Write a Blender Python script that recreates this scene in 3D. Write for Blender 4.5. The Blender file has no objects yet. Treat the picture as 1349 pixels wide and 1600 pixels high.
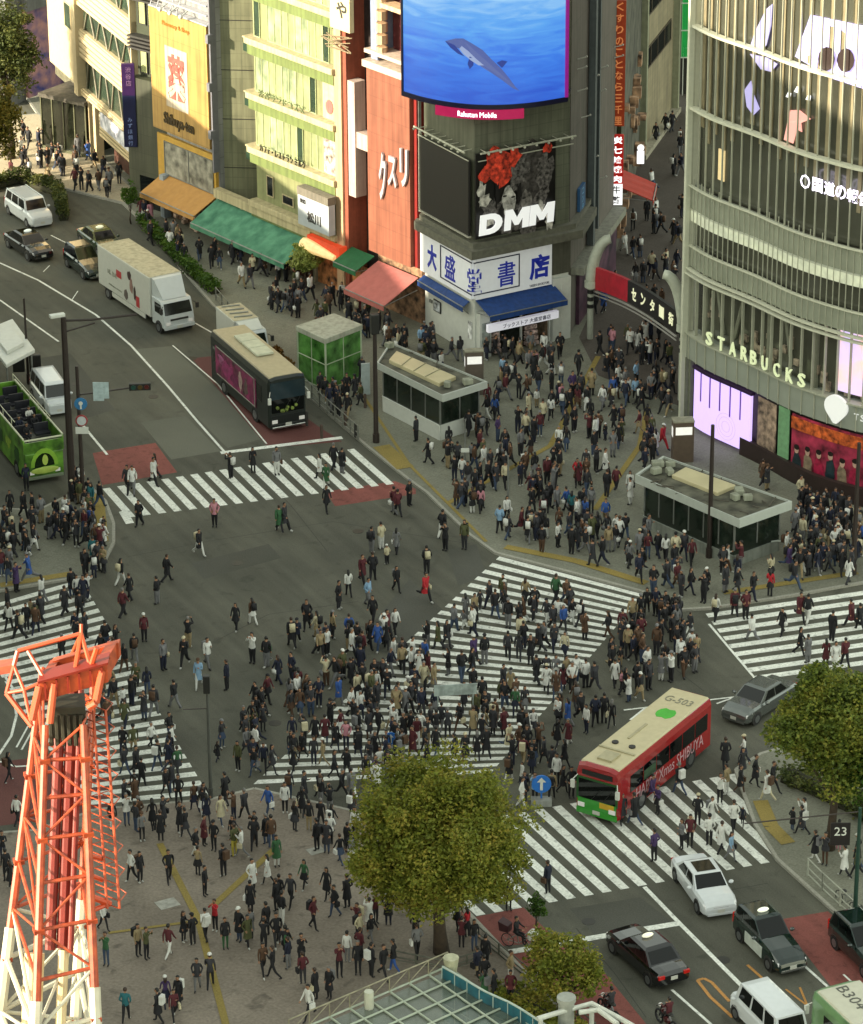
import bpy, bmesh, math, random
from mathutils import Vector, Matrix, Quaternion, noise as mnoise
random.seed(7)
D = bpy.data
SC = bpy.context.scene
COL = SC.collection
R = math.radians
# ---------------------------------------------------------------- camera
FPX, CW, CH, CAMZ, PITCH = 5500.0, 1349.0, 1600.0, 83.5, R(24.0)
ROLL = math.atan(75 / 12350)
FWD = Vector((0, math.cos(PITCH), -math.sin(PITCH)))
_r = Vector((1, 0, 0)); _u = _r.cross(FWD)
RT = _r * math.cos(ROLL) - _u * math.sin(ROLL)
UP = _u * math.cos(ROLL) + _r * math.sin(ROLL)
CAMP = Vector((0, 0, CAMZ))
cam_d = D.cameras.new('Camera'); cam = D.objects.new('Camera', cam_d); COL.objects.link(cam)
cam.matrix_world = Matrix.Translation(CAMP) @ Matrix((RT, UP, -FWD)).transposed().to_4x4()
cam_d.sensor_fit = 'VERTICAL'; cam_d.sensor_height = 24.0; cam_d.lens = FPX / CH * 24.0
cam_d.clip_start = 1.0; cam_d.clip_end = 3000
SC.camera = cam
# ---------------------------------------------------------------- light
SUN_DIR = Vector((-0.93, -0.37, 0)).normalized(); SUN_EL = R(19)
W = D.worlds.new('World'); SC.world = W; W.use_nodes = True
nt = W.node_tree; nt.nodes.clear()
sky = nt.nodes.new('ShaderNodeTexSky'); sky.sky_type = 'NISHITA'; sky.sun_disc = False
sky.sun_elevation = SUN_EL; sky.sun_rotation = math.atan2(SUN_DIR.x, SUN_DIR.y) % (2 * math.pi)
hsv = nt.nodes.new('ShaderNodeHueSaturation'); hsv.inputs['Saturation'].default_value = 0.35
tint = nt.nodes.new('ShaderNodeMix'); tint.data_type = 'RGBA'; tint.blend_type = 'MULTIPLY'
tint.inputs[0].default_value = 1.0; tint.inputs[7].default_value = (1.0, 0.99, 0.76, 1)
bg = nt.nodes.new('ShaderNodeBackground'); bg.inputs[1].default_value = 0.15
out = nt.nodes.new('ShaderNodeOutputWorld')
nt.links.new(sky.outputs[0], hsv.inputs['Color']); nt.links.new(hsv.outputs[0], tint.inputs[6])
nt.links.new(tint.outputs[2], bg.inputs[0]); nt.links.new(bg.outputs[0], out.inputs[0])
sl = D.lights.new('Sun', 'SUN'); so = D.objects.new('Sun', sl); COL.objects.link(so)
sl.energy = 3.0; sl.angle = R(0.6); sl.color = (1.0, 0.86, 0.65)
sv = SUN_DIR * math.cos(SUN_EL) + Vector((0, 0, math.sin(SUN_EL)))
so.rotation_euler = sv.to_track_quat('Z', 'Y').to_euler()
SC.view_settings.view_transform = 'Standard'; SC.view_settings.look = 'None'
SC.view_settings.exposure = 1.98; SC.view_settings.gamma = 1.0
# ---------------------------------------------------------------- projection helpers
def ray(px, py): return FWD + RT * ((px - CW / 2) / FPX) - UP * ((py - CH / 2) / FPX)
def G(px, py, z=0.0):
    d = ray(px, py); return CAMP + d * ((z - CAMZ) / d.z)
def proj(p):
    d = Vector(p) - CAMP; w = d.dot(FWD)
    return CW / 2 + FPX * d.dot(RT) / w, CH / 2 - FPX * d.dot(UP) / w
def ZAT(x, y, py):
    k = (CH / 2 - py) / FPX
    a = Vector((x, y, 0)) - CAMP; c = UP - FWD * k
    return -a.dot(c) / c.z
def P2(px, py, z=0): g = G(px, py, z); return Vector((g.x, g.y))
class Wall:
    def __init__(s, A, B):
        s.A = Vector(A[:2]); s.B = Vector(B[:2]); s.u = (s.B - s.A).normalized(); s.L = (s.B - s.A).length
        n = Vector((-s.u.y, s.u.x))
        if n.dot(-s.A) < 0: n = -n
        s.n = n
    def P(s, u, v, d=0.0):
        q = s.A + s.u * u + s.n * d; return Vector((q.x, q.y, v))
    def uv(s, px, py, d=0.0):
        r = ray(px, py); n = s.n; a = s.A + n * d
        t = n.dot(a) / n.dot(r.xy); q = CAMP + r * t
        return (q.xy - a).dot(s.u), q.z
class CWall:
    def __init__(s, pts, sub=10):
        P = [Vector(p[:2]) for p in pts]; Q = []
        for i in range(len(P) - 1):
            a = P[max(i - 1, 0)]; b = P[i]; c = P[i + 1]; d = P[min(i + 2, len(P) - 1)]
            for k in range(sub):
                t = k / sub
                Q.append(0.5 * ((2 * b) + (c - a) * t + (2 * a - 5 * b + 4 * c - d) * t * t + (3 * b - a - 3 * c + d) * t ** 3))
        Q.append(P[-1]); s.Q = Q; s.S = [0.0]
        for i in range(1, len(Q)): s.S.append(s.S[-1] + (Q[i] - Q[i - 1]).length)
        s.L = s.S[-1]
    def at(s, u):
        i = 0
        while i < len(s.S) - 2 and s.S[i + 1] < u: i += 1
        a, b = s.Q[i], s.Q[i + 1]; t = (u - s.S[i]) / (s.S[i + 1] - s.S[i])
        d = (b - a).normalized(); n = Vector((-d.y, d.x))
        if n.dot(-a) < 0: n = -n
        return a + (b - a) * t, d, n
    def P(s, u, v, d=0.0):
        q, t, n = s.at(u); q = q + n * d; return Vector((q.x, q.y, v))
    def uv(s, px, py, d=0.0):
        best = None
        for i in range(401):
            u = s.L * i / 400; q = s.P(u, 0, d); z = ZAT(q.x, q.y, py); x = proj((q.x, q.y, z))[0]
            if best is None or abs(x - px) < best[0]: best = (abs(x - px), u, z)
        return best[1], best[2]
# ---------------------------------------------------------------- materials
def lin(c):
    if isinstance(c, str):
        c = c.lstrip('#'); c = [int(c[i:i + 2], 16) / 255 for i in (0, 2, 4)]
        c = [v / 12.92 if v <= 0.04045 else ((v + 0.055) / 1.055) ** 2.4 for v in c]
    return (c[0], c[1], c[2], 1)
MATS = {}
def mat(name, col, rough=0.7, metal=0.0, var=0.12, scale=3.0, emit=None, es=1.0, bump=0.0, spec=0.5, col2=None, coat=0.0, detail=4):
    if name in MATS: return MATS[name]
    m = D.materials.new(name); m.use_nodes = True; t = m.node_tree; b = t.nodes['Principled BSDF']
    c = lin(col); b.inputs['Base Color'].default_value = c
    b.inputs['Roughness'].default_value = rough; b.inputs['Metallic'].default_value = metal
    b.inputs['Specular IOR Level'].default_value = spec; b.inputs['Coat Weight'].default_value = coat
    if var > 0 or col2 or bump > 0:
        tc = t.nodes.new('ShaderNodeTexCoord'); nz = t.nodes.new('ShaderNodeTexNoise')
        nz.inputs['Scale'].default_value = scale; nz.inputs['Detail'].default_value = detail
        t.links.new(tc.outputs['Object'], nz.inputs['Vector'])
        if var > 0 or col2:
            rp = t.nodes.new('ShaderNodeValToRGB'); rp.color_ramp.elements[0].position = .3; rp.color_ramp.elements[1].position = .7
            c2 = lin(col2) if col2 else c
            rp.color_ramp.elements[0].color = tuple(v * (1 - var) for v in c[:3]) + (1,)
            rp.color_ramp.elements[1].color = tuple(min(1, v * (1 + var)) for v in c2[:3]) + (1,)
            t.links.new(nz.outputs[0], rp.inputs[0]); t.links.new(rp.outputs[0], b.inputs['Base Color'])
        if bump > 0:
            bp = t.nodes.new('ShaderNodeBump'); bp.inputs['Strength'].default_value = bump; bp.inputs['Distance'].default_value = .05
            t.links.new(nz.outputs[0], bp.inputs['Height']); t.links.new(bp.outputs[0], b.inputs['Normal'])
    if .6 <= rough <= .72 and var > 0:
        mp = t.nodes.new('ShaderNodeMapping'); mp.inputs['Scale'].default_value = (2.2, 2.2, .12); ns = t.nodes.new('ShaderNodeTexNoise'); ns.inputs['Scale'].default_value = 1.6; ns.inputs['Detail'].default_value = 5
        t.links.new(tc.outputs['Object'], mp.inputs[0]); t.links.new(mp.outputs[0], ns.inputs[0]); mrs = t.nodes.new('ShaderNodeMapRange'); mrs.inputs[1].default_value = .35; mrs.inputs[2].default_value = .6; mrs.inputs[3].default_value = .74; mrs.inputs[4].default_value = 1.03
        t.links.new(ns.outputs[0], mrs.inputs[0]); mxs = t.nodes.new('ShaderNodeMix'); mxs.data_type = 'RGBA'; mxs.blend_type = 'MULTIPLY'; mxs.inputs[0].default_value = 1; t.links.new(rp.outputs[0], mxs.inputs[6]); t.links.new(mrs.outputs[0], mxs.inputs[7]); t.links.new(mxs.outputs[2], b.inputs['Base Color'])
    if emit is not None:
        b.inputs['Emission Color'].default_value = lin(emit); b.inputs['Emission Strength'].default_value = es
    MATS[name] = m; return m
def gmat(name, cols, scale, tile=None, s3=1.1, t3=(.60, .74), lanes=None, rough=0.85, grid=None, spots=0.0, s2=0.12, cracks=False):
    """ground: broad patches + fine grain (+ paving joints)"""
    m = D.materials.new(name); m.use_nodes = True; t = m.node_tree; N = t.nodes; Lk = t.links; b = N['Principled BSDF']
    b.inputs['Roughness'].default_value = rough; b.inputs['Specular IOR Level'].default_value = .3
    tc = N.new('ShaderNodeTexCoord')
    n1 = N.new('ShaderNodeTexNoise'); n1.inputs['Scale'].default_value = s2; n1.inputs['Detail'].default_value = 6; n1.inputs['Roughness'].default_value = .6
    n2 = N.new('ShaderNodeTexNoise'); n2.inputs['Scale'].default_value = scale; n2.inputs['Detail'].default_value = 5
    Lk.new(tc.outputs['Object'], n1.inputs['Vector']); Lk.new(tc.outputs['Object'], n2.inputs['Vector'])
    r1 = N.new('ShaderNodeValToRGB'); e = r1.color_ramp.elements
    e[0].position = .35; e[0].color = lin(cols[0]); e[1].position = .65; e[1].color = lin(cols[1])
    Lk.new(n1.outputs[0], r1.inputs[0])
    mr = N.new('ShaderNodeMapRange'); mr.inputs[1].default_value = .3; mr.inputs[2].default_value = .7; mr.inputs[3].default_value = .82; mr.inputs[4].default_value = 1.18
    Lk.new(n2.outputs[0], mr.inputs[0])
    mx = N.new('ShaderNodeMix'); mx.data_type = 'RGBA'; mx.blend_type = 'MULTIPLY'; mx.inputs[0].default_value = 1
    Lk.new(r1.outputs[0], mx.inputs[6]); Lk.new(mr.outputs[0], mx.inputs[7]); last = mx.outputs[2]
    n3 = N.new('ShaderNodeTexNoise'); n3.inputs['Scale'].default_value = s3; n3.inputs['Detail'].default_value = 3; n3.inputs['Distortion'].default_value = .6
    Lk.new(tc.outputs['Object'], n3.inputs['Vector'])
    m3 = N.new('ShaderNodeMapRange'); m3.inputs[1].default_value = t3[0]; m3.inputs[2].default_value = t3[1]; m3.inputs[3].default_value = 1; m3.inputs[4].default_value = 1 - spots
    Lk.new(n3.outputs[0], m3.inputs[0])
    mx3 = N.new('ShaderNodeMix'); mx3.data_type = 'RGBA'; mx3.blend_type = 'MULTIPLY'; mx3.inputs[0].default_value = 1
    Lk.new(last, mx3.inputs[6]); Lk.new(m3.outputs[0], mx3.inputs[7]); last = mx3.outputs[2]
    if lanes is not None:
        mpl = N.new('ShaderNodeMapping'); mpl.vector_type = 'TEXTURE'; mpl.inputs['Rotation'].default_value = (0, 0, lanes); mpl.inputs['Scale'].default_value = (14, .75, 1); nl = N.new('ShaderNodeTexNoise'); nl.inputs['Scale'].default_value = 1; nl.inputs['Detail'].default_value = 4
        Lk.new(tc.outputs['Object'], mpl.inputs[0]); Lk.new(mpl.outputs[0], nl.inputs[0]); ml = N.new('ShaderNodeMapRange'); ml.inputs[1].default_value = .32; ml.inputs[2].default_value = .68; ml.inputs[3].default_value = .84; ml.inputs[4].default_value = 1.12; Lk.new(nl.outputs[0], ml.inputs[0])
        mxl = N.new('ShaderNodeMix'); mxl.data_type = 'RGBA'; mxl.blend_type = 'MULTIPLY'; mxl.inputs[0].default_value = 1; Lk.new(last, mxl.inputs[6]); Lk.new(ml.outputs[0], mxl.inputs[7]); last = mxl.outputs[2]
    if cracks:
        vo = N.new('ShaderNodeTexVoronoi'); vo.feature = 'DISTANCE_TO_EDGE'; vo.inputs['Scale'].default_value = .11
        dn = N.new('ShaderNodeTexNoise'); dn.inputs['Scale'].default_value = .35; Lk.new(tc.outputs['Object'], dn.inputs['Vector'])
        va = N.new('ShaderNodeMix'); va.data_type = 'RGBA'; va.blend_type = 'ADD'; va.inputs[0].default_value = 1
        Lk.new(tc.outputs['Object'], va.inputs[6]); Lk.new(dn.outputs['Color'], va.inputs[7]); Lk.new(va.outputs[2], vo.inputs['Vector'])
        m4 = N.new('ShaderNodeMapRange'); m4.inputs[1].default_value = 0; m4.inputs[2].default_value = .012; m4.inputs[3].default_value = .72; m4.inputs[4].default_value = 1
        Lk.new(vo.outputs['Distance'], m4.inputs[0])
        mx4 = N.new('ShaderNodeMix'); mx4.data_type = 'RGBA'; mx4.blend_type = 'MULTIPLY'; mx4.inputs[0].default_value = 1
        Lk.new(last, mx4.inputs[6]); Lk.new(m4.outputs[0], mx4.inputs[7]); last = mx4.outputs[2]
    if grid:
        bt = N.new('ShaderNodeTexBrick'); bt.inputs['Scale'].default_value = 1.0; bt.inputs['Brick Width'].default_value = grid[0]; bt.inputs['Row Height'].default_value = grid[1]
        bt.inputs['Mortar Size'].default_value = .02; bt.offset = 0.5
        bt.inputs['Color1'].default_value = (1, 1, 1, 1); bt.inputs['Color2'].default_value = (.94, .94, .94, 1); bt.inputs['Mortar'].default_value = (.84, .84, .84, 1)
        mp = N.new('ShaderNodeMapping'); mp.inputs['Rotation'].default_value = (0, 0, R(38)); Lk.new(tc.outputs['Object'], mp.inputs[0]); Lk.new(mp.outputs[0], bt.inputs['Vector'])
        mx2 = N.new('ShaderNodeMix'); mx2.data_type = 'RGBA'; mx2.blend_type = 'MULTIPLY'; mx2.inputs[0].default_value = 1
        Lk.new(last, mx2.inputs[6]); Lk.new(bt.outputs[0], mx2.inputs[7]); last = mx2.outputs[2]
    Lk.new(last, b.inputs['Base Color'])
    bp = N.new('ShaderNodeBump'); bp.inputs['Strength'].default_value = .25; bp.inputs['Distance'].default_value = .02
    Lk.new(n2.outputs[0], bp.inputs['Height']); Lk.new(bp.outputs[0], b.inputs['Normal'])
    MATS[name] = m; return m
def tilemat(name, col, u, w, h, mortar=.6, rough=.5, var=.08, size=.03, spec=.5):
    """wall panels in a grid; u = horizontal direction of the wall"""
    m = D.materials.new(name); m.use_nodes = True; t = m.node_tree; N = t.nodes; Lk = t.links; b = N['Principled BSDF']
    b.inputs['Roughness'].default_value = rough; b.inputs['Specular IOR Level'].default_value = spec
    tc = N.new('ShaderNodeTexCoord'); sp = N.new('ShaderNodeSeparateXYZ'); Lk.new(tc.outputs['Object'], sp.inputs[0])
    dt = N.new('ShaderNodeVectorMath'); dt.operation = 'DOT_PRODUCT'; dt.inputs[1].default_value = (u[0], u[1], 0); Lk.new(tc.outputs['Object'], dt.inputs[0])
    cb = N.new('ShaderNodeCombineXYZ'); Lk.new(dt.outputs['Value'], cb.inputs[0]); Lk.new(sp.outputs[2], cb.inputs[1])
    bt = N.new('ShaderNodeTexBrick'); bt.offset = 0; bt.inputs['Scale'].default_value = 1; bt.inputs['Brick Width'].default_value = w; bt.inputs['Row Height'].default_value = h
    bt.inputs['Mortar Size'].default_value = size; c = lin(col)
    bt.inputs['Color1'].default_value = tuple(v * (1 - var) for v in c[:3]) + (1,); bt.inputs['Color2'].default_value = tuple(v * (1 + var) for v in c[:3]) + (1,)
    bt.inputs['Mortar'].default_value = tuple(v * mortar for v in c[:3]) + (1,)
    Lk.new(cb.outputs[0], bt.inputs['Vector'])
    nz = N.new('ShaderNodeTexNoise'); nz.inputs['Scale'].default_value = .9; nz.inputs['Detail'].default_value = 5; Lk.new(tc.outputs['Object'], nz.inputs['Vector'])
    mr = N.new('ShaderNodeMapRange'); mr.inputs[1].default_value = .3; mr.inputs[2].default_value = .7; mr.inputs[3].default_value = .88; mr.inputs[4].default_value = 1.1; Lk.new(nz.outputs[0], mr.inputs[0])
    mx = N.new('ShaderNodeMix'); mx.data_type = 'RGBA'; mx.blend_type = 'MULTIPLY'; mx.inputs[0].default_value = 1
    Lk.new(bt.outputs[0], mx.inputs[6]); Lk.new(mr.outputs[0], mx.inputs[7])
    mp = N.new('ShaderNodeMapping'); mp.inputs['Scale'].default_value = (2.2, 2.2, .12); ns = N.new('ShaderNodeTexNoise'); ns.inputs['Scale'].default_value = 1.6; ns.inputs['Detail'].default_value = 5
    Lk.new(tc.outputs['Object'], mp.inputs[0]); Lk.new(mp.outputs[0], ns.inputs[0]); mrs = N.new('ShaderNodeMapRange'); mrs.inputs[1].default_value = .35; mrs.inputs[2].default_value = .6; mrs.inputs[3].default_value = .72; mrs.inputs[4].default_value = 1.03
    Lk.new(ns.outputs[0], mrs.inputs[0]); mxs = N.new('ShaderNodeMix'); mxs.data_type = 'RGBA'; mxs.blend_type = 'MULTIPLY'; mxs.inputs[0].default_value = 1; Lk.new(mx.outputs[2], mxs.inputs[6]); Lk.new(mrs.outputs[0], mxs.inputs[7]); Lk.new(mxs.outputs[2], b.inputs['Base Color'])
    MATS[name] = m; return m
# ---------------------------------------------------------------- object helpers
def thing(name, label, cat, loc=(0, 0, 0), rz=0.0, group=None):
    o = D.objects.new(name, None); COL.objects.link(o); o.location = loc; o.rotation_euler = (0, 0, rz); o.empty_display_size = .3
    o['label'] = label; o['category'] = cat
    if group: o['group'] = group
    return o
def tag(o, label, cat, group=None):
    o['label'] = label; o['category'] = cat
    if group: o['group'] = group
    return o
def wmat(o):
    m = Matrix.Translation(o.location) @ o.rotation_euler.to_matrix().to_4x4()
    return (wmat(o.parent) @ m) if o.parent else m
class MB:
    def __init__(s): s.v = []; s.f = []; s.m = []
    def face(s, pts, mi=0):
        i = len(s.v); s.v += [tuple(p) for p in pts]; s.f.append(tuple(range(i, i + len(pts)))); s.m.append(mi); return s
    def hexa(s, c, mi=0):
        i = len(s.v); s.v += [tuple(p) for p in c]
        for f in ((0, 3, 2, 1), (4, 5, 6, 7), (0, 1, 5, 4), (1, 2, 6, 5), (2, 3, 7, 6), (3, 0, 4, 7)):
            s.f.append(tuple(i + k for k in f)); s.m.append(mi)
        return s
    def box(s, c, d, rz=0.0, mi=0):
        x, y, z = d[0] / 2, d[1] / 2, d[2] / 2; co, si = math.cos(rz), math.sin(rz)
        pts = [(c[0] + a * x * co - b_ * y * si, c[1] + a * x * si + b_ * y * co, c[2] + k * z) for k in (-1, 1) for a, b_ in ((-1, -1), (1, -1), (1, 1), (-1, 1))]
        return s.hexa(pts, mi)
    def wbox(s, W, u0, u1, v0, v1, d0, d1, mi=0, n=1):
        for i in range(n):
            a = u0 + (u1 - u0) * i / n; b = u0 + (u1 - u0) * (i + 1) / n
            s.hexa([W.P(a, v0, d1), W.P(b, v0, d1), W.P(b, v0, d0), W.P(a, v0, d0), W.P(a, v1, d1), W.P(b, v1, d1), W.P(b, v1, d0), W.P(a, v1, d0)], mi)
        return s
    def prism(s, poly, z0, z1, mi=0):
        n = len(poly); i = len(s.v)
        a = sum(poly[k][0] * poly[(k + 1) % n][1] - poly[(k + 1) % n][0] * poly[k][1] for k in range(n))
        if a < 0: poly = list(reversed(poly))
        s.v += [(p[0], p[1], z0) for p in poly] + [(p[0], p[1], z1) for p in poly]
        s.f.append(tuple(i + k for k in reversed(range(n)))); s.m.append(mi)
        s.f.append(tuple(i + n + k for k in range(n))); s.m.append(mi)
        for k in range(n):
            j = (k + 1) % n; s.f.append((i + k, i + j, i + n + j, i + n + k)); s.m.append(mi)
        return s
    def rings(s, rs, mi=0, cap=True, closed=True):
        n = len(rs[0]); i = len(s.v)
        for r in rs: s.v += [tuple(p) for p in r]
        for a in range(len(rs) - 1):
            for k in range(n if closed else n - 1):
                j = (k + 1) % n; s.f.append((i + a * n + k, i + a * n + j, i + (a + 1) * n + j, i + (a + 1) * n + k)); s.m.append(mi)
        if cap:
            s.f.append(tuple(i + k for k in reversed(range(n)))); s.m.append(mi)
            s.f.append(tuple(i + (len(rs) - 1) * n + k for k in range(n))); s.m.append(mi)
        return s
    def tube(s, p0, p1, r0, r1=None, n=8, mi=0):
        p0 = Vector(p0); p1 = Vector(p1); r1 = r0 if r1 is None else r1
        d = (p1 - p0)
        if d.length < 1e-6: return s
        q = d.to_track_quat('Z', 'Y'); rs = []
        for p, r in ((p0, r0), (p1, r1)):
            rs.append([p + q @ Vector((r * math.cos(2 * math.pi * k / n), r * math.sin(2 * math.pi * k / n), 0)) for k in range(n)])
        return s.rings(rs, mi)
    def path(s, pts, rad, n=8, mi=0):
        pts = [Vector(p) for p in pts]; rs = []
        for i, p in enumerate(pts):
            d = (pts[min(i + 1, len(pts) - 1)] - pts[max(i - 1, 0)]).normalized()
            a = d.cross(Vector((0.31, 0.52, 0.79))).normalized(); b = d.cross(a); r = rad[i] if isinstance(rad, (list, tuple)) else rad
            rs.append([p + (a * math.cos(2 * math.pi * k / n) + b * math.sin(2 * math.pi * k / n)) * r for k in range(n)])
        return s.rings(rs, mi)
    def ball(s, c, r, n=8, m=5, mi=0):
        c = Vector(c); r = Vector(r) if hasattr(r, '__len__') else Vector((r, r, r)); rs = []
        for i in range(m + 1):
            t = math.pi * (0.02 + .96 * i / m); rs.append([c + Vector((r.x * math.sin(t) * math.cos(2 * math.pi * k / n), r.y * math.sin(t) * math.sin(2 * math.pi * k / n), -r.z * math.cos(t))) for k in range(n)])
        return s.rings(rs, mi)
    def build(s, name, mats, parent=None, local=False, smooth=False, bevel=0):
        me = D.meshes.new(name)
        V = s.v
        if parent is not None and not local:
            inv = wmat(parent).inverted(); V = [inv @ Vector(p) for p in V]
        me.from_pydata([tuple(p) for p in V], [], s.f)
        if not isinstance(mats, (list, tuple)): mats = [mats]
        for m_ in mats: me.materials.append(m_)
        me.polygons.foreach_set('material_index', s.m)
        bm = bmesh.new(); bm.from_mesh(me); bmesh.ops.recalc_face_normals(bm, faces=bm.faces)
        if bevel: bmesh.ops.bevel(bm, geom=[e for e in bm.edges if e.calc_face_angle(0) > .6], offset=bevel, segments=2, profile=.6, affect='EDGES', clamp_overlap=True)
        bm.to_mesh(me); bm.free()
        if smooth: me.polygons.foreach_set('use_smooth', [True] * len(me.polygons))
        me.update()
        o = D.objects.new(name, me); COL.objects.link(o)
        if parent is not None: o.parent = parent
        return o
def copy_tree(o, parent=None, over=None):
    c = o.copy(); COL.objects.link(c); c.parent = parent
    for ch in KIDS.get(o.name, []) or [x for x in o.children]: copy_tree(ch, c)
    return c
KIDS = {}
TXT = {}
def text(name, s, fn, w, h, m, parent, ex=.05, keep=True, bold=0.0):
    """lettering as mesh: fn(x, y, z) -> world point; fitted to w x h, centred"""
    key = (s, bold)
    if key not in TXT:
        cu = D.curves.new('txt', 'FONT'); cu.body = s; cu.size = 1; cu.extrude = .5; cu.offset = bold; cu.resolution_u = 2; cu.align_x = 'LEFT'
        ob = D.objects.new('txt', cu); COL.objects.link(ob); dg = bpy.context.evaluated_depsgraph_get()
        me = D.meshes.new_from_object(ob.evaluated_get(dg)); D.objects.remove(ob); D.curves.remove(cu)
        V = [v.co.copy() for v in me.vertices]; F = [tuple(p.vertices) for p in me.polygons]; D.meshes.remove(me)
        TXT[key] = (V, F)
    V, F = TXT[key]
    if not V: return None
    x0 = min(v.x for v in V); x1 = max(v.x for v in V); y0 = min(v.y for v in V); y1 = max(v.y for v in V)
    sx = w / max(x1 - x0, .01); sy = h / max(y1 - y0, .01)
    if keep: sx = sy = min(sx, sy)
    b = MB(); b.v = [tuple(fn((v.x - (x0 + x1) / 2) * sx, (v.y - (y0 + y1) / 2) * sy, v.z * ex)) for v in V]; b.f = list(F); b.m = [0] * len(F)
    o = b.build(name, m, parent); return o
def wtext(name, s, W, u, v, w, h, m, parent, d=.08, ex=.05, keep=True, bold=0.0, flip=False):
    q0 = proj(W.P(u, v)); q1 = proj(W.P(u + .5, v)); sg = 1 if q1[0] > q0[0] else -1
    return text(name, s, lambda x, y, z: W.P(u + sg * x, v + y, d + z), w, h, m, parent, ex, keep, bold)
def struct(o): o['kind'] = 'structure'; return o
def pz(q, z): return Vector((q.x, q.y, z))
# ---------------------------------------------------------------- ground
M_asph = gmat('asphalt', ['#4b4b43', '#5b5a50'], 14, spots=.26, s2=.13, lanes=R(-62))
M_asph2 = gmat('asphalt_patch', ['#66665c', '#5c5c53'], 14)
M_pave = gmat('paving', ['#6e6e62', '#7d7d70'], 9, grid=(.6, .6), spots=.2)
M_plaza = gmat('plaza_paving', ['#746b61', '#877d72'], 7, grid=(1.8, 1.8), spots=.42, s2=.2)
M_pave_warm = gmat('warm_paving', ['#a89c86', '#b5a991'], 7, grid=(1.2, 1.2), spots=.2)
M_white = gmat('road_paint', ['#cfd1ca', '#e2e3dc'], 9, spots=.42, s2=.6, s3=3.6, t3=(.54, .70))
M_red = gmat('red_asphalt', ['#8a5049', '#774540'], 14, spots=.3, s3=2.4, t3=(.52, .7), lanes=R(-62))
M_dred = gmat('dark_red_asphalt', ['#5e3a38', '#66403c'], 14, spots=.15)
M_yel = gmat('tactile_yellow', ['#80713f', '#8f7d44'], 12, spots=.25)
M_kerb = gmat('kerb_stone', ['#8d8b82', '#9a988e'], 10)
M_orange_paint = gmat('orange_paint', ['#b0804a', '#a8793f'], 10)
gb = MB(); gb.face([(-400, -60, 0), (400, -60, 0), (400, 900, 0), (-400, 900, 0)])
struct(gb.build('ground', M_asph))
FI = [0]
def flat(name, px, z, m):
    FI[0] += 1; z = z + FI[0] * .00012
    b = MB(); b.face([pz(P2(*p), z) for p in px]); return struct(b.build(name, m))
ZI = [0]
def strip(b, px, w, z=.008):
    pts = [P2(*p) for p in px]
    for i in range(len(pts) - 1):
        d = (pts[i + 1] - pts[i]).normalized(); n = Vector((-d.y, d.x)) * w / 2
        ZI[0] += 1; z_ = z; z = z + (ZI[0] % 40) * .0004
        b.face([pz(pts[i] - n, z), pz(pts[i + 1] - n, z), pz(pts[i + 1] + n, z), pz(pts[i] + n, z)]); z = z_
# lighter asphalt patches
flat('road_patch', [(205, 545), (355, 540), (460, 690), (470, 685), (355, 715), (290, 640)], .004, M_asph2) if False else None
flat('road_patch', [(207, 546), (268, 541), (420, 683), (356, 700), (345, 690)], .004, M_asph2)
flat('road_patch', [(220, 660), (290, 650), (345, 705), (268, 718)], .004, M_asph2)
for px, m in (([(145, 708), (243, 692), (277, 738), (160, 758)], M_red),
              ([(508, 768), (618, 752), (650, 764), (650, 772), (524, 791)], M_red),
              ([(300, 560), (345, 555), (500, 668), (535, 690), (420, 700)], M_dred),
              ([(742, 1433), (818, 1418), (872, 1470), (770, 1480)], M_red),
              ([(796, 1492), (905, 1472), (1010, 1600), (900, 1640)], M_red),
              ([(1218, 1437), (1294, 1424), (1400, 1520), (1420, 1600), (1355, 1600), (1296, 1538)], M_red),
              ([(-80, 1200), (168, 1170), (168, 1270), (-80, 1300)], M_dred)):
    flat('red_lane', px, .004, m)
# seams and repairs in the asphalt
M_seam = mat('asphalt_seam', '#3a3934', .9); M_rep = gmat('asphalt_repair', ['#45453e', '#50504a'], 14)
for px in ([(300, 880), (420, 850), (440, 872), (318, 905)], [(560, 1000), (640, 905), (700, 960), (640, 1040)], [(700, 860), (745, 850), (760, 900), (716, 915)], [(890, 1420), (1000, 1402), (1050, 1440), (930, 1462)], [(60, 560), (110, 552), (180, 640), (130, 655)]): flat('road_repair', px, .003, M_rep)
sm = MB()
for px in ([(408, 742), (455, 790), (512, 862)], [(200, 870), (330, 845), (520, 815), (735, 850)], [(340, 1000), (420, 960), (560, 940)], [(1090, 1400), (1200, 1380)], [(900, 1450), (960, 1520), (1010, 1590)], [(0, 560), (90, 600)], [(1010, 1010), (1100, 1080)]): strip(sm, px, .05, .0015)
struct(sm.build('road_seam', M_seam))
# markings
mk = MB()
strip(mk, [(-60, 375), (0, 411), (60, 438), (150, 492), (205, 540), (262, 603), (310, 660), (356, 712)], .16)
strip(mk, [(-60, 445), (0, 469), (92, 534)], .14)
strip(mk, [(130, 665), (168, 711)], .16)
strip(mk, [(345, 708), (535, 684)], .42)
strip(mk, [(270, 540), (340, 600), (417, 694)], .10)
strip(mk, [(305, 505), (335, 522)], .12)
strip(mk, [(80, 368), (120, 388)], .10)
for a in ((68, 425, 78, 415), (112, 470, 122, 455)): strip(mk, [a[:2], a[2:]], .07)
strip(mk, [(1007, 1386), (1062, 1443), (1180, 1562), (1260, 1645)], .22)
strip(mk, [(796, 1488), (1062, 1443)], .42)
strip(mk, [(1050, 1547), (1110, 1600), (1150, 1640)], .14)
strip(mk, [(1253, 1506), (1300, 1548)], .14)
strip(mk, [(1318, 1523), (1380, 1580)], .1)
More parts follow.
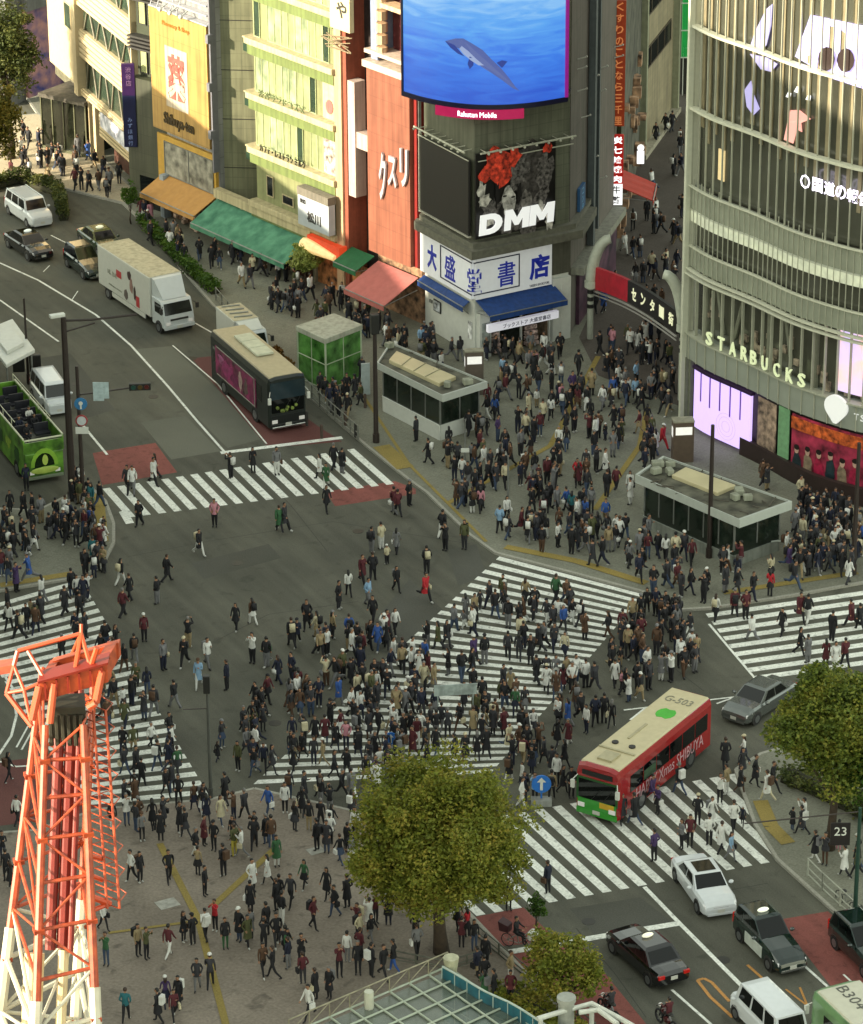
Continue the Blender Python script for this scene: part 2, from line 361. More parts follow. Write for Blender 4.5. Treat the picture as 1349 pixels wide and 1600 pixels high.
strip(mk, [(975, 1110), (1160, 1088)], .12); strip(mk, [(1120, 1100), (1175, 1080)], .12); strip(mk, [(985, 1125), (1010, 1105)], .12)
strip(mk, [(1108, 975), (1180, 1060), (1190, 1064)], .14)
strip(mk, [(-30, 1215), (0, 1177), (18, 1150), (26, 1118), (20, 1075), (-10, 1030)], .14)
strip(mk, [(0, 1190), (25, 1198), (60, 1196)], .14); strip(mk, [(26, 1168), (44, 1135)], .1); strip(mk, [(34, 1172), (52, 1139)], .1)
strip(mk, [(1040, 246), (1060, 234)], .3); strip(mk, [(1056, 250), (1066, 238)], .3)
def crosswalk(n0, n1, f0, f1, n, skip=()):
    a0, a1, b0, b1 = P2(*n0), P2(*n1), P2(*f0), P2(*f1)
    for i in range(n):
        t0 = (i - .25) / (n - 1); t1 = (i + .25) / (n - 1)
        mk.face([pz(a0.lerp(a1, t0), .008), pz(a0.lerp(a1, t1), .008), pz(b0.lerp(b1, t1), .008), pz(b0.lerp(b1, t0), .008)])
crosswalk((166, 763), (548, 702), (206, 808), (610, 757), 18)
mk.face([pz(P2(*p), .0072) for p in ((186, 800), (198, 797), (210, 817), (197, 819))])
crosswalk((778, 872), (400, 1222), (1004, 931), (770, 1205), 31)
crosswalk((-60, 962), (140, 1268), (128, 908), (332, 1252), 28)
crosswalk((1105, 962), (1178, 1060), (1430, 915), (1530, 1010), 9)
crosswalk((752, 1430), (1277, 1334), (617, 1306), (1142, 1210), 20)
struct(mk.build('road_markings', M_white))
ob = MB(); strip(ob, [(1145, 1590), (1110, 1558), (1090, 1532), (1100, 1529), (1112, 1535), (1140, 1565)], .16)
strip(ob, [(1168, 1508), (1195, 1532)], .14); strip(ob, [(1228, 1546), (1262, 1572), (1250, 1543)], .1)
struct(ob.build('lane_marking', M_orange_paint))
# pavements (raised, with kerbs)
PV = {}
def pavement(name, px, m, h=.13, kerb=True):
    poly = [P2(*p) for p in px]; PV.setdefault('polys', []).append(poly)
    b = MB(); b.prism(poly, -.05, h); struct(b.build(name, m))
    if kerb:
        n = len(poly); k = MB()
        c = sum(poly, Vector((0, 0))) / n
        for i in range(n):
            p, q = poly[i], poly[(i + 1) % n]; d = (q - p)
            if d.length < .01: continue
            d.normalize(); nn = Vector((-d.y, d.x))
            k.hexa([pz(p + nn * .09, -.04), pz(q + nn * .09, -.04), pz(q - nn * .09, -.04), pz(p - nn * .09, -.04), pz(p + nn * .09, h + .006), pz(q + nn * .09, h + .006), pz(q - nn * .09, h + .006), pz(p - nn * .09, h + .006)])
        struct(k.build('kerb', M_kerb))
NWp = [(215, 340), (333, 478), (470, 610), (575, 700), (640, 752), (668, 772), (735, 838), (775, 866), (880, 893), (1003, 926), (1060, 955), (1112, 952), (1240, 932), (1349, 912), (1500, 890), (1700, 500), (1500, -200), (-200, -200), (60, 180), (140, 270)]
pavement('pavement', NWp, M_pave)
# the alley behind is level grey stone; sunlit plaza at the back left
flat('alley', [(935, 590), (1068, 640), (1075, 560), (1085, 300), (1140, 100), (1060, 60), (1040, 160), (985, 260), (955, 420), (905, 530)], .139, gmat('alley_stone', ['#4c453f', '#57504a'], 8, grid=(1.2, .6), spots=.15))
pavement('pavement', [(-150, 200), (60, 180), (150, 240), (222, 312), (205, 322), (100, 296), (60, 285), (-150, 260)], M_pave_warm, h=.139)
pavement('pavement', [(-150, 790), (60, 800), (110, 775), (140, 762), (165, 785), (178, 820), (178, 850), (160, 885), (130, 903), (0, 925), (-150, 950)], M_pave)
pavement('plaza', [(-200, 1318), (60, 1300), (150, 1268), (330, 1252), (398, 1235), (560, 1272), (640, 1320), (735, 1432), (800, 1500), (930, 1640), (1000, 1760), (-300, 1760)], M_plaza)
pavement('pavement', [(1150, 1205), (1160, 1235), (1180, 1290), (1215, 1345), (1290, 1413), (1400, 1515), (1560, 1650), (1700, 1300), (1480, 1120), (1300, 1150), (1190, 1180)], M_pave)
yl = MB()
def ystrip(px, w, z=.145): strip(yl, px, w, z)
ystrip([(250, 1322), (310, 1440), (352, 1600), (362, 1650)], .34); ystrip([(432, 1328), (335, 1418)], .34); ystrip([(170, 1462), (310, 1443)], .2)
ystrip([(596, 700), (634, 735)], 1.1); ystrip([(700, 790), (860, 700), (935, 560)], .35)
ystrip([(790, 858), (900, 880), (1010, 915)], .6); ystrip([(1130, 930), (1340, 898)], .5)
ystrip([(1012, 640), (1000, 700), (930, 800)], .35); ystrip([(560, 610), (640, 730), (760, 850)], .2)
ystrip([(1188, 1255), (1205, 1295), (1232, 1322)], .75); ystrip([(150, 775), (158, 850)], .9); ystrip([(0, 918), (110, 900)], .6)
struct(yl.build('tactile_paving', M_yel))
mc = MB()
for x_, y_ in ((370, 880), (560, 830), (240, 620), (120, 600), (700, 1010), (430, 1130), (920, 1440), (1130, 1500), (1060, 1150), (300, 560)): q = P2(x_, y_); mc.tube((q.x, q.y, .001), (q.x, q.y, .012), .33, n=18)
struct(mc.build('manhole_cover', mat('cover_iron', '#34332f', .5, .4)))
mh = MB()
for c in ((262, 1416, .5), (494, 1333, .4), (690, 1398, .35), (610, 715, .3)): 
    q = P2(c[0], c[1]); mh.box((q.x, q.y, .142), (c[2] * 2, c[2] * 1.6, .012), .5)
struct(mh.build('paving_lid', mat('lid_steel', '#9b9a92', .6)))
# ---------------------------------------------------------------- building helpers
M_dark = mat('dark_trim', '#2c2b29', .6)
M_steel = mat('steel_grey', '#7d7f7c', .45, .5)
M_whitep = mat('white_panel', '#c4c6c0', .5, var=.05)
M_cream = mat('cream_render', '#b3a98c', .7, var=.06)
M_glass = mat('dark_glass', '#15191a', .12, var=.25, scale=.6, spec=.7)
M_glass2 = mat('green_glass', '#2c3a2e', .15, var=.4, scale=.8, spec=.6)
M_int = mat('shop_interior', '#4a3a30', .8, var=.7, scale=2.2, col2='#8a6a50')
def body(W, u0, u1, dep, z0, z1, m, parent, name='wall', d=0.0):
    b = MB(); b.wbox(W, u0, u1, z0, z1, d - dep, d); return b.build(name, m, parent)
def window(W, u0, u1, v0, v1, parent, gm, fm, mull=1, d=0.0, fr=.07, name='window', proud=.06):
    b = MB()
    b.wbox(W, u0, u1, v0, v0 + fr, d, d + proud); b.wbox(W, u0, u1, v1 - fr, v1, d, d + proud)
    b.wbox(W, u0, u0 + fr, v0 + fr, v1 - fr, d, d + proud); b.wbox(W, u1 - fr, u1, v0 + fr, v1 - fr, d, d + proud)
    for i in range(1, mull):
        c = u0 + (u1 - u0) * i / mull; b.wbox(W, c - fr / 2, c + fr / 2, v0 + fr, v1 - fr, d, d + proud)
    w = b.build(name, fm, parent)
    g = MB(); g.wbox(W, u0 + fr, u1 - fr, v0 + fr, v1 - fr, d - .1, d + .02); g.build('pane', gm, w)
    return w
def wthing(name, label, cat, W, u, v, group=None): return thing(name, label, cat, W.P(u, v), 0, group)
def uvbox(W, px0, py0, px1, py1, d=0.0):
    a = W.uv(px0, py0, d); b = W.uv(px1, py1, d); return min(a[0], b[0]), max(a[0], b[0]), min(a[1], b[1]), max(a[1], b[1])
BY = lambda x: 330 + (x - 250) * .4458            # base line of the shop row, in photo rows
WL = Wall(P2(250, 330), P2(665, 515))
def UL(px, py=None): return WL.uv(px, BY(px) if py is None else py)[0]
def VL(px, py): return ZAT(*WL.P(UL(px), 0)[:2], py)
def vz(W, u, py, d=0.0): q = W.P(u, 0, d); return ZAT(q.x, q.y, py)
# ---- white sunlit building on the left
WW = Wall(P2(143, 247), P2(219, 318))
wb = thing('office_or_shade_block', 'cream office building with ribbed spandrels and diagonal braces behind its windows', 'building', WW.P(3, 0))
def VW(px, py): u = WW.uv(px, 250 + (px - 143) * .93)[0]; return vz(WW, u, py)
ue = WW.L
M_wwall = mat('warm_wall', '#b8a683', .75, var=.05)
body(WW, -9.5, ue, 6, 3.9, 36, mat('brace_backing', '#5d5a48', .7, var=.3), wb, d=-.35)
body(WW, 2.0, ue, 8, 0, 4.1, mat('shop_back', '#4a2c20', .8, var=.5), wb, 'ground_floor', d=-1.2)
v1a, v1b = VW(200, 144), VW(200, 101); st = VW(200, 101) - VW(200, 37) if False else (VW(217, 76) - VW(200, 144))
st = abs(st); sh = v1b - v1a
for k in range(-1, 6):
    va = v1a + k * st
    if k == -1: va, hh = v1a - st + .9, .55
    else: hh = sh
    b = MB(); n = 5 if k >= 0 else 2
    for i in range(n): b.wbox(WW, -1.6, ue, va + hh * i / n, va + hh * (i + .72) / n, -.3, .12)
    b.wbox(WW, -1.6, ue, va, va + hh, -.34, .02)
    b.build('spandrel', M_wwall, wb)
    gl = MB(); gl.wbox(WW, -1.2, ue - .2, va + hh, va + st, -.33, -.28); gl.build('window_band', M_glass2, wb)
    br = MB(); uu = -1.0; s = 1
    while uu < ue - 1.2:
        rr_ = .07
        p, q = (WW.P(uu, va + hh, -.2), WW.P(uu + 1.1, va + st, -.2)) if s > 0 else (WW.P(uu, va + st, -.2), WW.P(uu + 1.1, va + hh, -.2))
        br.tube(p, q, rr_, n=6); uu += 1.5; s = -s
    br.build('brace', mat('brace_grey', '#7d7866', .6), wb)
b = MB(); b.wbox(WW, -2.4, -1.5, 4, 36, -.5, .35); b.wbox(WW, ue - .25, ue, 4, 36, -.3, .2); b.build('pilaster', M_wwall, wb)
b = MB(); b.wbox(WW, -9.5, -2.4, 5.0, 36, -.5, .05, n=1); b.build('side_wall', M_wwall, wb)
for k in range(5):
    w_ = window(WW, -4.9, -3.3, 9 + k * 3.6, 11 + k * 3.6, wb, M_glass2, M_wwall, d=.06)
for uu, w_, h_ in ((-.3, .55, 4.6), (1.2, .55, 4.6), (ue - .4, .4, 4.3)): b = MB(); b.wbox(WW, uu, uu + w_, 0, h_, -.5, .1); b.build('column', M_wwall, wb)
b = MB()
for i in range(6): b.wbox(WW, 3.0, ue - .1, 2.7 + i * .3, 2.9 + i * .3, -.4, .2)
b.build('shop_fascia', M_wwall, wb)
sg = wthing('wall_sign', 'white and blue panel sign low on the cream office building', 'sign', WW, 5, 4)
b = MB(); b.wbox(WW, 3.6, ue - .6, 3.6, 4.7, .2, .3); b.build('panel', mat('blue_white_sign', '#8f97b5', .5, var=.5, scale=1.5, col2='#d0d0d8'), sg)
# navy vertical sign
q = P2(209, 322); WS = Wall(q - Vector((.36, 0)), q + Vector((.45, 0)))
va, vb = ZAT(q.x, q.y, 228), ZAT(q.x, q.y, 98)
sg = thing('vertical_sign', 'tall navy and purple vertical sign on the corner of the cream office building', 'sign', WS.P(.2, va))
b = MB(); b.wbox(WS, -.1, .85, va, va + (vb - va) * .62, 0, .3); b.build('panel', mat('navy_sign', '#15193f', .4), sg, bevel=.03)
b = MB(); b.wbox(WS, -.1, .85, va + (vb - va) * .62, vb, 0, .3); b.build('upper_panel', mat('purple_sign', '#351a4c', .4), sg, bevel=.03)
M_letw = mat('white_lettering', '#cfd0d0', .4, var=0)
for i, ch in enumerate('みずほ銀行'): wtext('lettering', ch, WS, .38, va + (vb - va) * (.33 - i * .07), .32, .32, mat('pale_blue_lettering', '#7f8fc0', .4, var=0), sg, .31)
for i, ch in enumerate('渋谷店'): wtext('lettering', ch, WS, .4, va + (vb - va) * (.93 - i * .08), .4, .4, mat('mauve_lettering', '#8a6a90', .4, var=0), sg, .31)
b = MB(); b.wbox(WS, .3, .42, va + .2, va + .35, -1.2, 0); b.wbox(WS, .3, .42, vb - .3, vb - .15, -1.2, 0); b.build('bracket', M_steel, sg)
# ---- dark tiled block
WD = Wall(P2(214, 322), P2(262, 336))
db = thing('tiled_building', 'narrow dark grey tiled building with green lit windows above', 'building', WD.P(1, 0))
vt = vz(WD, 1.2, 125)
body(WD, -.6, WD.L + 1, 10, 0, vt, tilemat('dark_tile', '#3d4032', WD.u, .9, 1.4, .75), db, 'lower_wall')
body(WD, -.6, WD.L + 1, 10, vt, 36, mat('dark_green_wall', '#343a2a', .8), db, 'wall', d=-.8)
for k in range(4):
    b = MB(); z = vt + 3.3 + k * 3.6
    for i in range(4): b.wbox(WD, -.3, WD.L + .5, z - 1.2 + i * .28, z - 1.06 + i * .28, -.75, 0)
    b.build('balcony_rail', M_dark, db)
    for u0 in (.2, 1.15):
        window(WD, u0, u0 + .75, z - 3.1, z - 1.3, db, mat('pale_green_blind', '#9aa070', .4, var=.25, scale=1.2), M_dark, d=-.75)
b = MB(); b.wbox(WD, .5, WD.L, 0, 2.5, -.3, .05); b.build('entrance', M_glass, db)
# ---- yellow billboard building
yb = thing('yellow_sign_building', 'slim building behind the big yellow billboard beside the green striped block', 'building', WL.P(2, 0))
uA, uB = UL(255), UL(347)
body(WL, uA - .6, uB, 12, 0, 36, tilemat('grey_panel', '#8a8a8c', WL.u, 1.2, 1.2, .7), yb)
b = MB(); u0, u1, va, vb = UL(276), UL(340), VL(310, 285), VL(310, 222)
b.wbox(WL, uA, uB - .15, VL(300, 300), va + 2.7, 0, .25); b.build('window_surround', mat('gold_frame', '#b08a38', .5), yb)
window(WL, uA + .9, uB - .4, VL(300, 292) + .35, va + 2.3, yb, mat('display_window', '#55554f', .3, var=.6, scale=1.4, col2='#8a877c'), M_steel, 2, d=.27)
for x in (.0,):
    b = MB(); b.wbox(WL, uB - .12, uB + .04, 5, 36, 0, .5)
    for k in range(7): b.wbox(WL, uB - .2, uB + .12, 7.5 + k * 3.45, 8.1 + k * 3.45, .3, .75)
    b.build('pipe', mat('grey_pipe', '#6a6a72', .5), yb)
b = MB()
for k in range(5):
    b.wbox(WL, uA, uB - .2, VL(300, 38) + .7 + k * .7, VL(300, 38) + .78 + k * .7, .05, .6)
    b.tube(WL.P(uA + k * .8, VL(300, 38) + .5, .5), WL.P(uA + k * .8 + 1.2, VL(300, 38) + 3.5, .2), .04)
b.build('sign_scaffold', mat('pale_steel', '#a5a6ac', .4), yb)
sg = wthing('billboard', 'tall yellow pharmacy billboard with a red kanji on a white panel', 'billboard', WL, (uA + uB) / 2, 9)
vt, vbm = VL(300, 24), VL(308, 217)
b = MB(); b.wbox(WL, uA, uB - .35, vbm, vt, .3, .55); b.build('board', tilemat('yellow_board', '#a5834a', WL.u, 1.0, 2.3, .8, .5, .03), sg)
um = (uA + uB) / 2 - .35
b = MB(); b.wbox(WL, um - 1.45, um + 1.25, vbm + 2.0, vt - 2.4, .56, .59); b.build('white_panel', tilemat('white_board', '#b5a796', WL.u, .9, 1.6, .9, .5, .02), sg)
wtext('kanji', '薬', WL, um - .1, (vbm + vt) / 2 - .1, 2.1, 3.3, mat('coral_lettering', '#b05048', .5, var=.2), sg, .6, .06, keep=False, bold=.03)
wtext('script_lettering', 'Shibuya-ten', WL, um, vbm + .95, 3.7, 1.1, mat('brown_lettering', '#3a2c10', .5), sg, .6, .06, keep=False, bold=.02)
wtext('small_lettering', 'Pharmacy & Shop', WL, um, vt - .85, 3.3, .42, mat('ochre_lettering', '#a06818', .5), sg, .6, .03, keep=False)
for x_ in (-1.2, 0, 1.3):
    b = MB(); b.tube(WL.P(um + x_, vt + .6, .4), WL.P(um + x_ + .2, vt + .4, 1.1), .05); b.ball(WL.P(um + x_ + .2, vt + .35, 1.15), .17); b.build('spotlight', M_whitep, sg)
# ---- beige panel block
WB_ = Wall(P2(345, 371), P2(412, 373))
bb = thing('beige_panel_building', 'blank beige panelled block between the yellow billboard and the green building', 'building', WB_.P(1, 0))
body(WB_, 0, WB_.L + .3, 8, 0, 36, tilemat('beige_tile', '#77785f', WB_.u, .85, .9, .82, .6, .05), bb)
b = MB()
for k in range(8): b.wbox(WB_, 0, WB_.L - .15, 5.2 + k * 3.55, 5.25 + k * 3.55, 0, .03)
b.wbox(WB_, WB_.L - .12, WB_.L + .05, 4.5, 36, -.1, .04); b.build('joint', M_dark, bb)
# ---- green building
gb_ = thing('green_building', 'pale green shop building with cream sills, curtains and lettering over each storey', 'building', WL.P(8, 0))
uG0, uG1 = UL(405), UL(537)
body(WL, uG0, uG1, 10, 0, 36, mat('lime_wall', '#7c8058', .7, var=.08), gb_)
vc = [VL(407, 235)]; stg = (VL(407, 65) - VL(407, 235)) / 2
M_sill = mat('cream_sill', '#b0a482', .6, var=.05); M_gband = mat('green_band', '#65733f', .6, var=.08)
M_cur = mat('green_curtain', '#6f8060', .6, var=.35, scale=1.1, col2='#929c78'); M_cur2 = mat('white_curtain', '#868f66', .6, var=.2, scale=1.5)
for k in range(-1, 7):
    z = vc[0] + k * stg
    b = MB(); b.wbox(WL, uG0 - .1, uG1 + .1, z, z + .42, 0, .75); b.build('sill', M_sill, gb_, bevel=.04)
    b = MB(); b.wbox(WL, uG0, uG1, z - .75, z, 0, .55); b.build('green_band', M_gband, gb_)
    if k >= 0:
        b = MB(); b.wbox(WL, uG0 - 1.0, uG0 - .12, z - .85, z + .1, -.9, .15)
        b.build('balcony_box', mat('deep_green', '#0c2c1a', .5), gb_); b = MB(); b.wbox(WL, uG0 - 1.02, uG0 - .1, z + .1, z + .2, -.92, .2); b.build('balcony_top', M_sill, gb_)
    nw = 6; ww = (uG1 - uG0 - .4) / nw
    if k == -1:
        window(WL, uG0 + 1.2, uG0 + 2.0, z + .9, z + 2.4, gb_, M_glass, M_sill, 1, d=.02)
        window(WL, uG0 + 3.0, uG0 + 4.3, z + .8, z + 1.5, gb_, M_glass, M_sill, 1, d=.02); continue
    for i in range(nw):
        dk = (i * 7 + k * 3) % 5 == 1
        window(WL, uG0 + .2 + i * ww, uG0 + .2 + (i + (0.45 if dk else 1)) * ww, z + .42, z + stg - .78, gb_, M_glass2 if dk else (M_cur if (i + k) % 2 else M_cur2), mat('pale_frame', '#9aa37a', .5), 2 if not dk else 1, d=.02, fr=.05)
for k, s, cm in ((1, '渋谷ランドコスメ', '#5f6a48'), (0, 'カフェ・レストラン ミルク', '#26281c')):
    b_ = wthing('letter_sign', 'row of %s katakana letters standing on the sill of the green building' % ('olive' if k else 'small dark'), 'sign', WL, uG0 + 2, vc[0] + k * stg + .45)
    wtext('lettering', s, WL, (uG0 + uG1) / 2 - 1.0, vc[0] + k * stg + .62, 5.2, .55, mat('olive_lettering' if k else 'dark_lettering', cm, .6, var=0), b_, .6, .08, keep=False)
# round pink mark and blotchy graphic panels at the right of the green building
sg = wthing('poster', 'pale poster panel with a pink disc on the right of the green building', 'poster', WL, uG1 - 1, vc[0] + stg + 1.2)
b = MB(); b.wbox(WL, uG1 - 1.75, uG1 - .25, vc[0] + stg + .5, vc[0] + 2 * stg - .8, .1, .14); b.build('panel', mat('pale_poster', '#b0ab88', .6), sg)
b = MB(); b.rings([[WL.P(uG1 - 1.0 + .42 * math.cos(t * .5236), vc[0] + stg + 1.35 + .5 * math.sin(t * .5236), dd) for t in range(12)] for dd in (.14, .18)]); b.build('disc', mat('pink_disc', '#b5605a', .6), sg)
sg = wthing('poster', 'pale panel with dark and pink swirls on the right of the green building', 'poster', WL, uG1 - 1, vc[0] + 1.2)
b = MB(); b.wbox(WL, uG1 - 1.75, uG1 - .15, vc[0] + .5, vc[0] + stg - .8, .1, .14); b.build('panel', mat('swirl_poster', '#5d5a48', .6, var=.6, scale=2.4, col2='#c0a8a0'), sg)
# small white sign 松川
sg = wthing('box_sign', 'white box sign with black brushed kanji under the green building corner', 'sign', WL, UL(515), VL(515, 330))
u0, u1, va, vb = UL(493), UL(541), VL(515, 352), VL(515, 305)
b = MB(); b.wbox(WL, u0, u1, va, vb, .8, 1.35); b.build('box', mat('pale_sign', '#a3aab0', .5, var=.05), sg, bevel=.03)
b = MB(); b.wbox(WL, u0, u1, vb, vb + .55, .7, 1.4); b.build('hood', mat('grey_hood', '#6f6a5e', .7), sg)
wtext('kanji', '松川', WL, (u0 + u1) / 2 + .1, va + (vb - va) * .38, 1.5, 1.0, M_dark, sg, 1.36, .05, bold=.02)
wtext('small_lettering', '炭焼', WL, u0 + .6, va + (vb - va) * .82, .9, .32, M_dark, sg, 1.36, .05, bold=.02)
# ---- cream/orange pillar and narrow building
nb = thing('narrow_building', 'narrow building with an orange pillar and white frame beside the green block', 'building', WL.P(UL(560), 0))
uN0, uN1 = uG1, UL(587)
body(WL, uN0, uN1, 8, 0, 36, mat('dark_recess', '#332a28', .8, var=.3), nb, d=-1.2)
b = MB(); b.wbox(WL, uN0 + .0, uN0 + .75, 0, 36, -1.2, .5); b.build('cream_pillar', mat('peach_render', '#bb9c7c', .6, var=.05), nb)
b = MB(); b.wbox(WL, uN0 + .75, uN0 + 1.15, 0, 36, -1.2, .35); b.build('red_pillar', mat('rust_pillar', '#8e4a36', .6), nb)
b = MB(); za, zb = VL(565, 308), VL(565, 128); zm = VL(565, 205)
b.wbox(WL, uN0 + 1.2, uN0 + 1.95, za, zb, -.6, .3); b.wbox(WL, uN0 + 1.95, uN1, zm - 1.1, zm, -.6, .2); b.build('white_frame', mat('pink_white_render', '#b8a59a', .6, var=.05), nb)
for k in range(4): window(WL, uN0 + 2.05, uN1 - .1, za + k * 2.6 - 1, za + k * 2.6 + .6, nb, M_glass, M_dark, 1, d=-1.18)
b = MB()
for k in range(7):
    a = random.uniform(0, 1.6); b.tube(WL.P(uN0 - 1.0 + a, VL(550, 65) + random.uniform(-.5, .7), .8), WL.P(uN0 + 1.6 + a * .5, VL(550, 65) + random.uniform(-.6, .6), .5), .04)
b.build('aerial', mat('rusty_pipe', '#7a6a50', .7), nb)
sg = wthing('vertical_sign', 'big cream sign with black brush kana above the orange pillar', 'sign', WL, uN0 + .6, VL(560, 40))
b = MB(); b.wbox(WL, uN0 + .2, uN0 + 2.35, VL(560, 45), 36, .55, .9); b.build('board', mat('cream_board', '#c2b690', .5, var=.04), sg)
wtext('kana', 'ひ', WL, uN0 + .95, VL(560, 45) + 3.1, 1.5, 2.0, M_dark, sg, .91, .05, keep=False, bold=.02)
wtext('kana', 'や', WL, uN0 + 1.5, VL(560, 45) + 1.4, 1.1, 1.3, M_dark, sg, .91, .05, bold=.02)
# sunlit scaffolding / columns above red block
# ---- red panelled building
rb = thing('red_building', 'red panelled drugstore front beside the bookshop corner', 'building', WL.P(UL(620), 0))
uR0, uR1 = UL(587), UL(652)
zr0, zr1 = VL(620, 402), VL(620, 112)
M_redt = tilemat('red_panel', '#87523f', WL.u, .85, 1.25, .82, .5, .05)
b = MB(); b.wbox(WL, uR0, uR1, zr0, zr1, -6, .5); b.build('wall', M_redt, rb)
body(WL, uR0, uR1 + .2, 8, 0, zr0, M_int, rb, 'shop_front', d=-.3)
b = MB(); b.wbox(WL, uR1, uR1 + .35, zr0, zr1 + 4, -6, .2); b.build('side_strip', mat('crimson_side', '#7c1c18', .5), rb)
b = MB(); b.wbox(WL, uR0 - .1, uR1 + .3, zr1, zr1 + .45, -2, .8); b.wbox(WL, uR0 - .1, uR1 + .3, zr1 + .9, zr1 + 1.15, -2, .6); b.build('cornice', mat('pale_cornice', '#c2b0a0', .6, var=.05), rb)
body(WL, uR0 + 1.2, uR1 + .3, 7, zr1 + .45, 36, mat('maroon_wall', '#5a2428', .6), rb, 'upper_wall', d=-.8)
b = MB(); b.wbox(WL, uR0 + .25, uR0 + .95, zr1 + .5, 36, -1, .3); b.build('grey_column', mat('blue_grey_col', '#77809a', .5), rb)
b = MB()
for k in range(16): b.tube(WL.P(uR0 + 1.3, zr1 + .9 + k * .8, .2), WL.P(uR0 + 1.3, zr1 + 1.5 + k * .8, .2), .38, n=8)
b.wbox(WL, uR0 + 1.1, uR1 + .2, zr1 + 4.2, zr1 + 4.5, -.5, .5); b.wbox(WL, uR0 + 1.1, uR1 + .2, zr1 + 8.2, zr1 + 8.5, -.5, .5)
b.build('spiral_column', mat('peach_column', '#c4a684', .6, var=.1), rb)
sg = wthing('letter_sign', 'tall silver katakana letters on the red panelled front', 'sign', WL, UL(615), VL(615, 300))
for ch, px, py, w, h in (('ク', 601, 275, .75, 3.3), ('ス', 616, 268, .9, 2.1), ('リ', 634, 262, .8, 2.6)):
    u, v = WL.uv(px, py, .5); wtext('katakana', ch, WL, u, v, w, h, mat('silver_letter', '#b8b8be', .3, .3, var=0), sg, .62, .15, keep=False, bold=.03)
# ---------------------------------------------------------------- awnings over the shops
def awning(px0, px1, v, drop, out, m, label, W=WL, d0=0.1, stripes=None, U=None):
    u0, u1 = (UL(px0), UL(px1)) if U is None else U
    t = wthing('awning', label, 'awning', W, (u0 + u1) / 2, v - drop)
    b = MB(); n = max(2, int((u1 - u0) / 1.0))
    for i in range(n):
        a = u0 + (u1 - u0) * i / n; c = u0 + (u1 - u0) * (i + 1) / n
        mdl = (a + c) / 2
        for x0, x1, s0, s1 in ((a, mdl, 0, .05), (mdl, c, .05, 0)):
            b.hexa([W.P(x0, v - .06, d0), W.P(x1, v - .06, d0), W.P(x1, v - drop - .06 - s1, out), W.P(x0, v - drop - .06 - s0, out), W.P(x0, v, d0), W.P(x1, v, d0), W.P(x1, v - drop - s1, out), W.P(x0, v - drop - s0, out)])
    b.build('canopy', m, t)
    b = MB(); b.wbox(W, u0, u1, v - drop - .35, v - drop - .05, out - .02, out + .02); b.build('valance', m, t)
    b = MB(); b.tube(W.P(u0, v - drop, out), W.P(u1, v - drop, out), .04)
    for x in (u0 + .1, u1 - .1): b.tube(W.P(x, v - .9, d0), W.P(x, v - drop - .1, out), .03)
    b.build('frame', M_steel, t); return t
za = VL(300, 288)
awning(262, 346, VL(300, 284), 1.1, 2.3, mat('orange_canvas', '#ac7f45', .8, var=.08), 'orange awning below the yellow billboard')
vg = VL(420, 337)
awning(348, 494, vg, 1.4, 2.7, mat('green_canvas', '#2c6650', .8, var=.15, scale=1.2, col2='#4c8066'), 'long green awning below the pale green building')
b = MB(); b.wbox(WL, UL(347), UL(497), vg + .02, vg + .65, .02, .6); struct_ = b.build('awning_fascia', M_sill); tag(struct_, 'cream fascia strip running above the long green awning', 'fascia')
awning(553, 588, VL(570, 392), .7, 1.7, mat('green_canvas_small', '#1c5a35', .8), 'small green awning left of the pink awning')
awning(594, 656, VL(625, 420), 1.3, 3.0, mat('pink_canvas', '#a8605a', .8, var=.08), 'salmon pink awning below the red panelled front')
# red snack stall front with round lit lamp
st_ = wthing('snack_shop', 'red snack shop front with a cream rounded canopy between the green awnings', 'shop', WL, UL(525), 0)
b = MB(); p0, p1 = WL.P(UL(500), VL(510, 378), 1.3), WL.P(UL(545), VL(530, 392), 1.1)
b.path([p0, p0.lerp(p1, .3), p0.lerp(p1, .7), p1], [.45, .42, .3, .2]); b.build('canopy', mat('cream_canopy', '#d9c49a', .5, emit='#ffcf80', es=.15), st_)
b = MB(); b.wbox(WL, UL(500), UL(550), 2.6, 3.7, .2, 1.0); b.build('sign_band', mat('red_band', '#94261a', .5, emit='#ff5a2a', es=.12, var=.3), st_)
b = MB(); b.wbox(WL, UL(500), UL(585), 0, 2.6, .05, .15); b.build('interior', mat('warm_interior', '#5a3320', .7, var=.8, scale=1.6, col2='#c08050'), st_)
# shop fronts beneath the awnings : shelves, posts, goods
sf = wthing('goods_shop', 'open shop front stacked with goods under the orange awning', 'shop', WL, UL(300), 0)
b = MB(); b.wbox(WL, UL(265), UL(345), 0, 3.2, .05, .12); b.build('interior', M_int, sf)
b = MB()
for k in range(26):
    u = random.uniform(UL(280), UL(346)); z = random.choice([.2, .6, 1.0, 1.4, 1.8])
    b.wbox(WL, u, u + random.uniform(.2, .5), z, z + .3, .2, random.uniform(.5, 1.0))
b.build('goods', mat('mixed_goods', '#7a3038', .7, var=.8, scale=3, col2='#b8a090'), sf)
b = MB(); b.wbox(WL, UL(266), UL(272), 0, 3.3, .2, .8); b.build('pillar', mat('pale_pillar', '#8f98a0', .6), sf)
sf = wthing('street_shop', 'brick based shop front under the long green awning', 'shop', WL, UL(420), 0)
b = MB(); b.wbox(WL, UL(347), UL(497), .75, 3.2, .05, .12); b.build('interior', mat('shop_glazing', '#4c4a3c', .35, var=.7, scale=1.4, col2='#9a8a66'), sf)
b = MB(); b.wbox(WL, UL(347), UL(497), 0, .75, .05, .35); b.build('brick_base', mat('brick_base', '#4d2d24', .8, var=.2), sf)
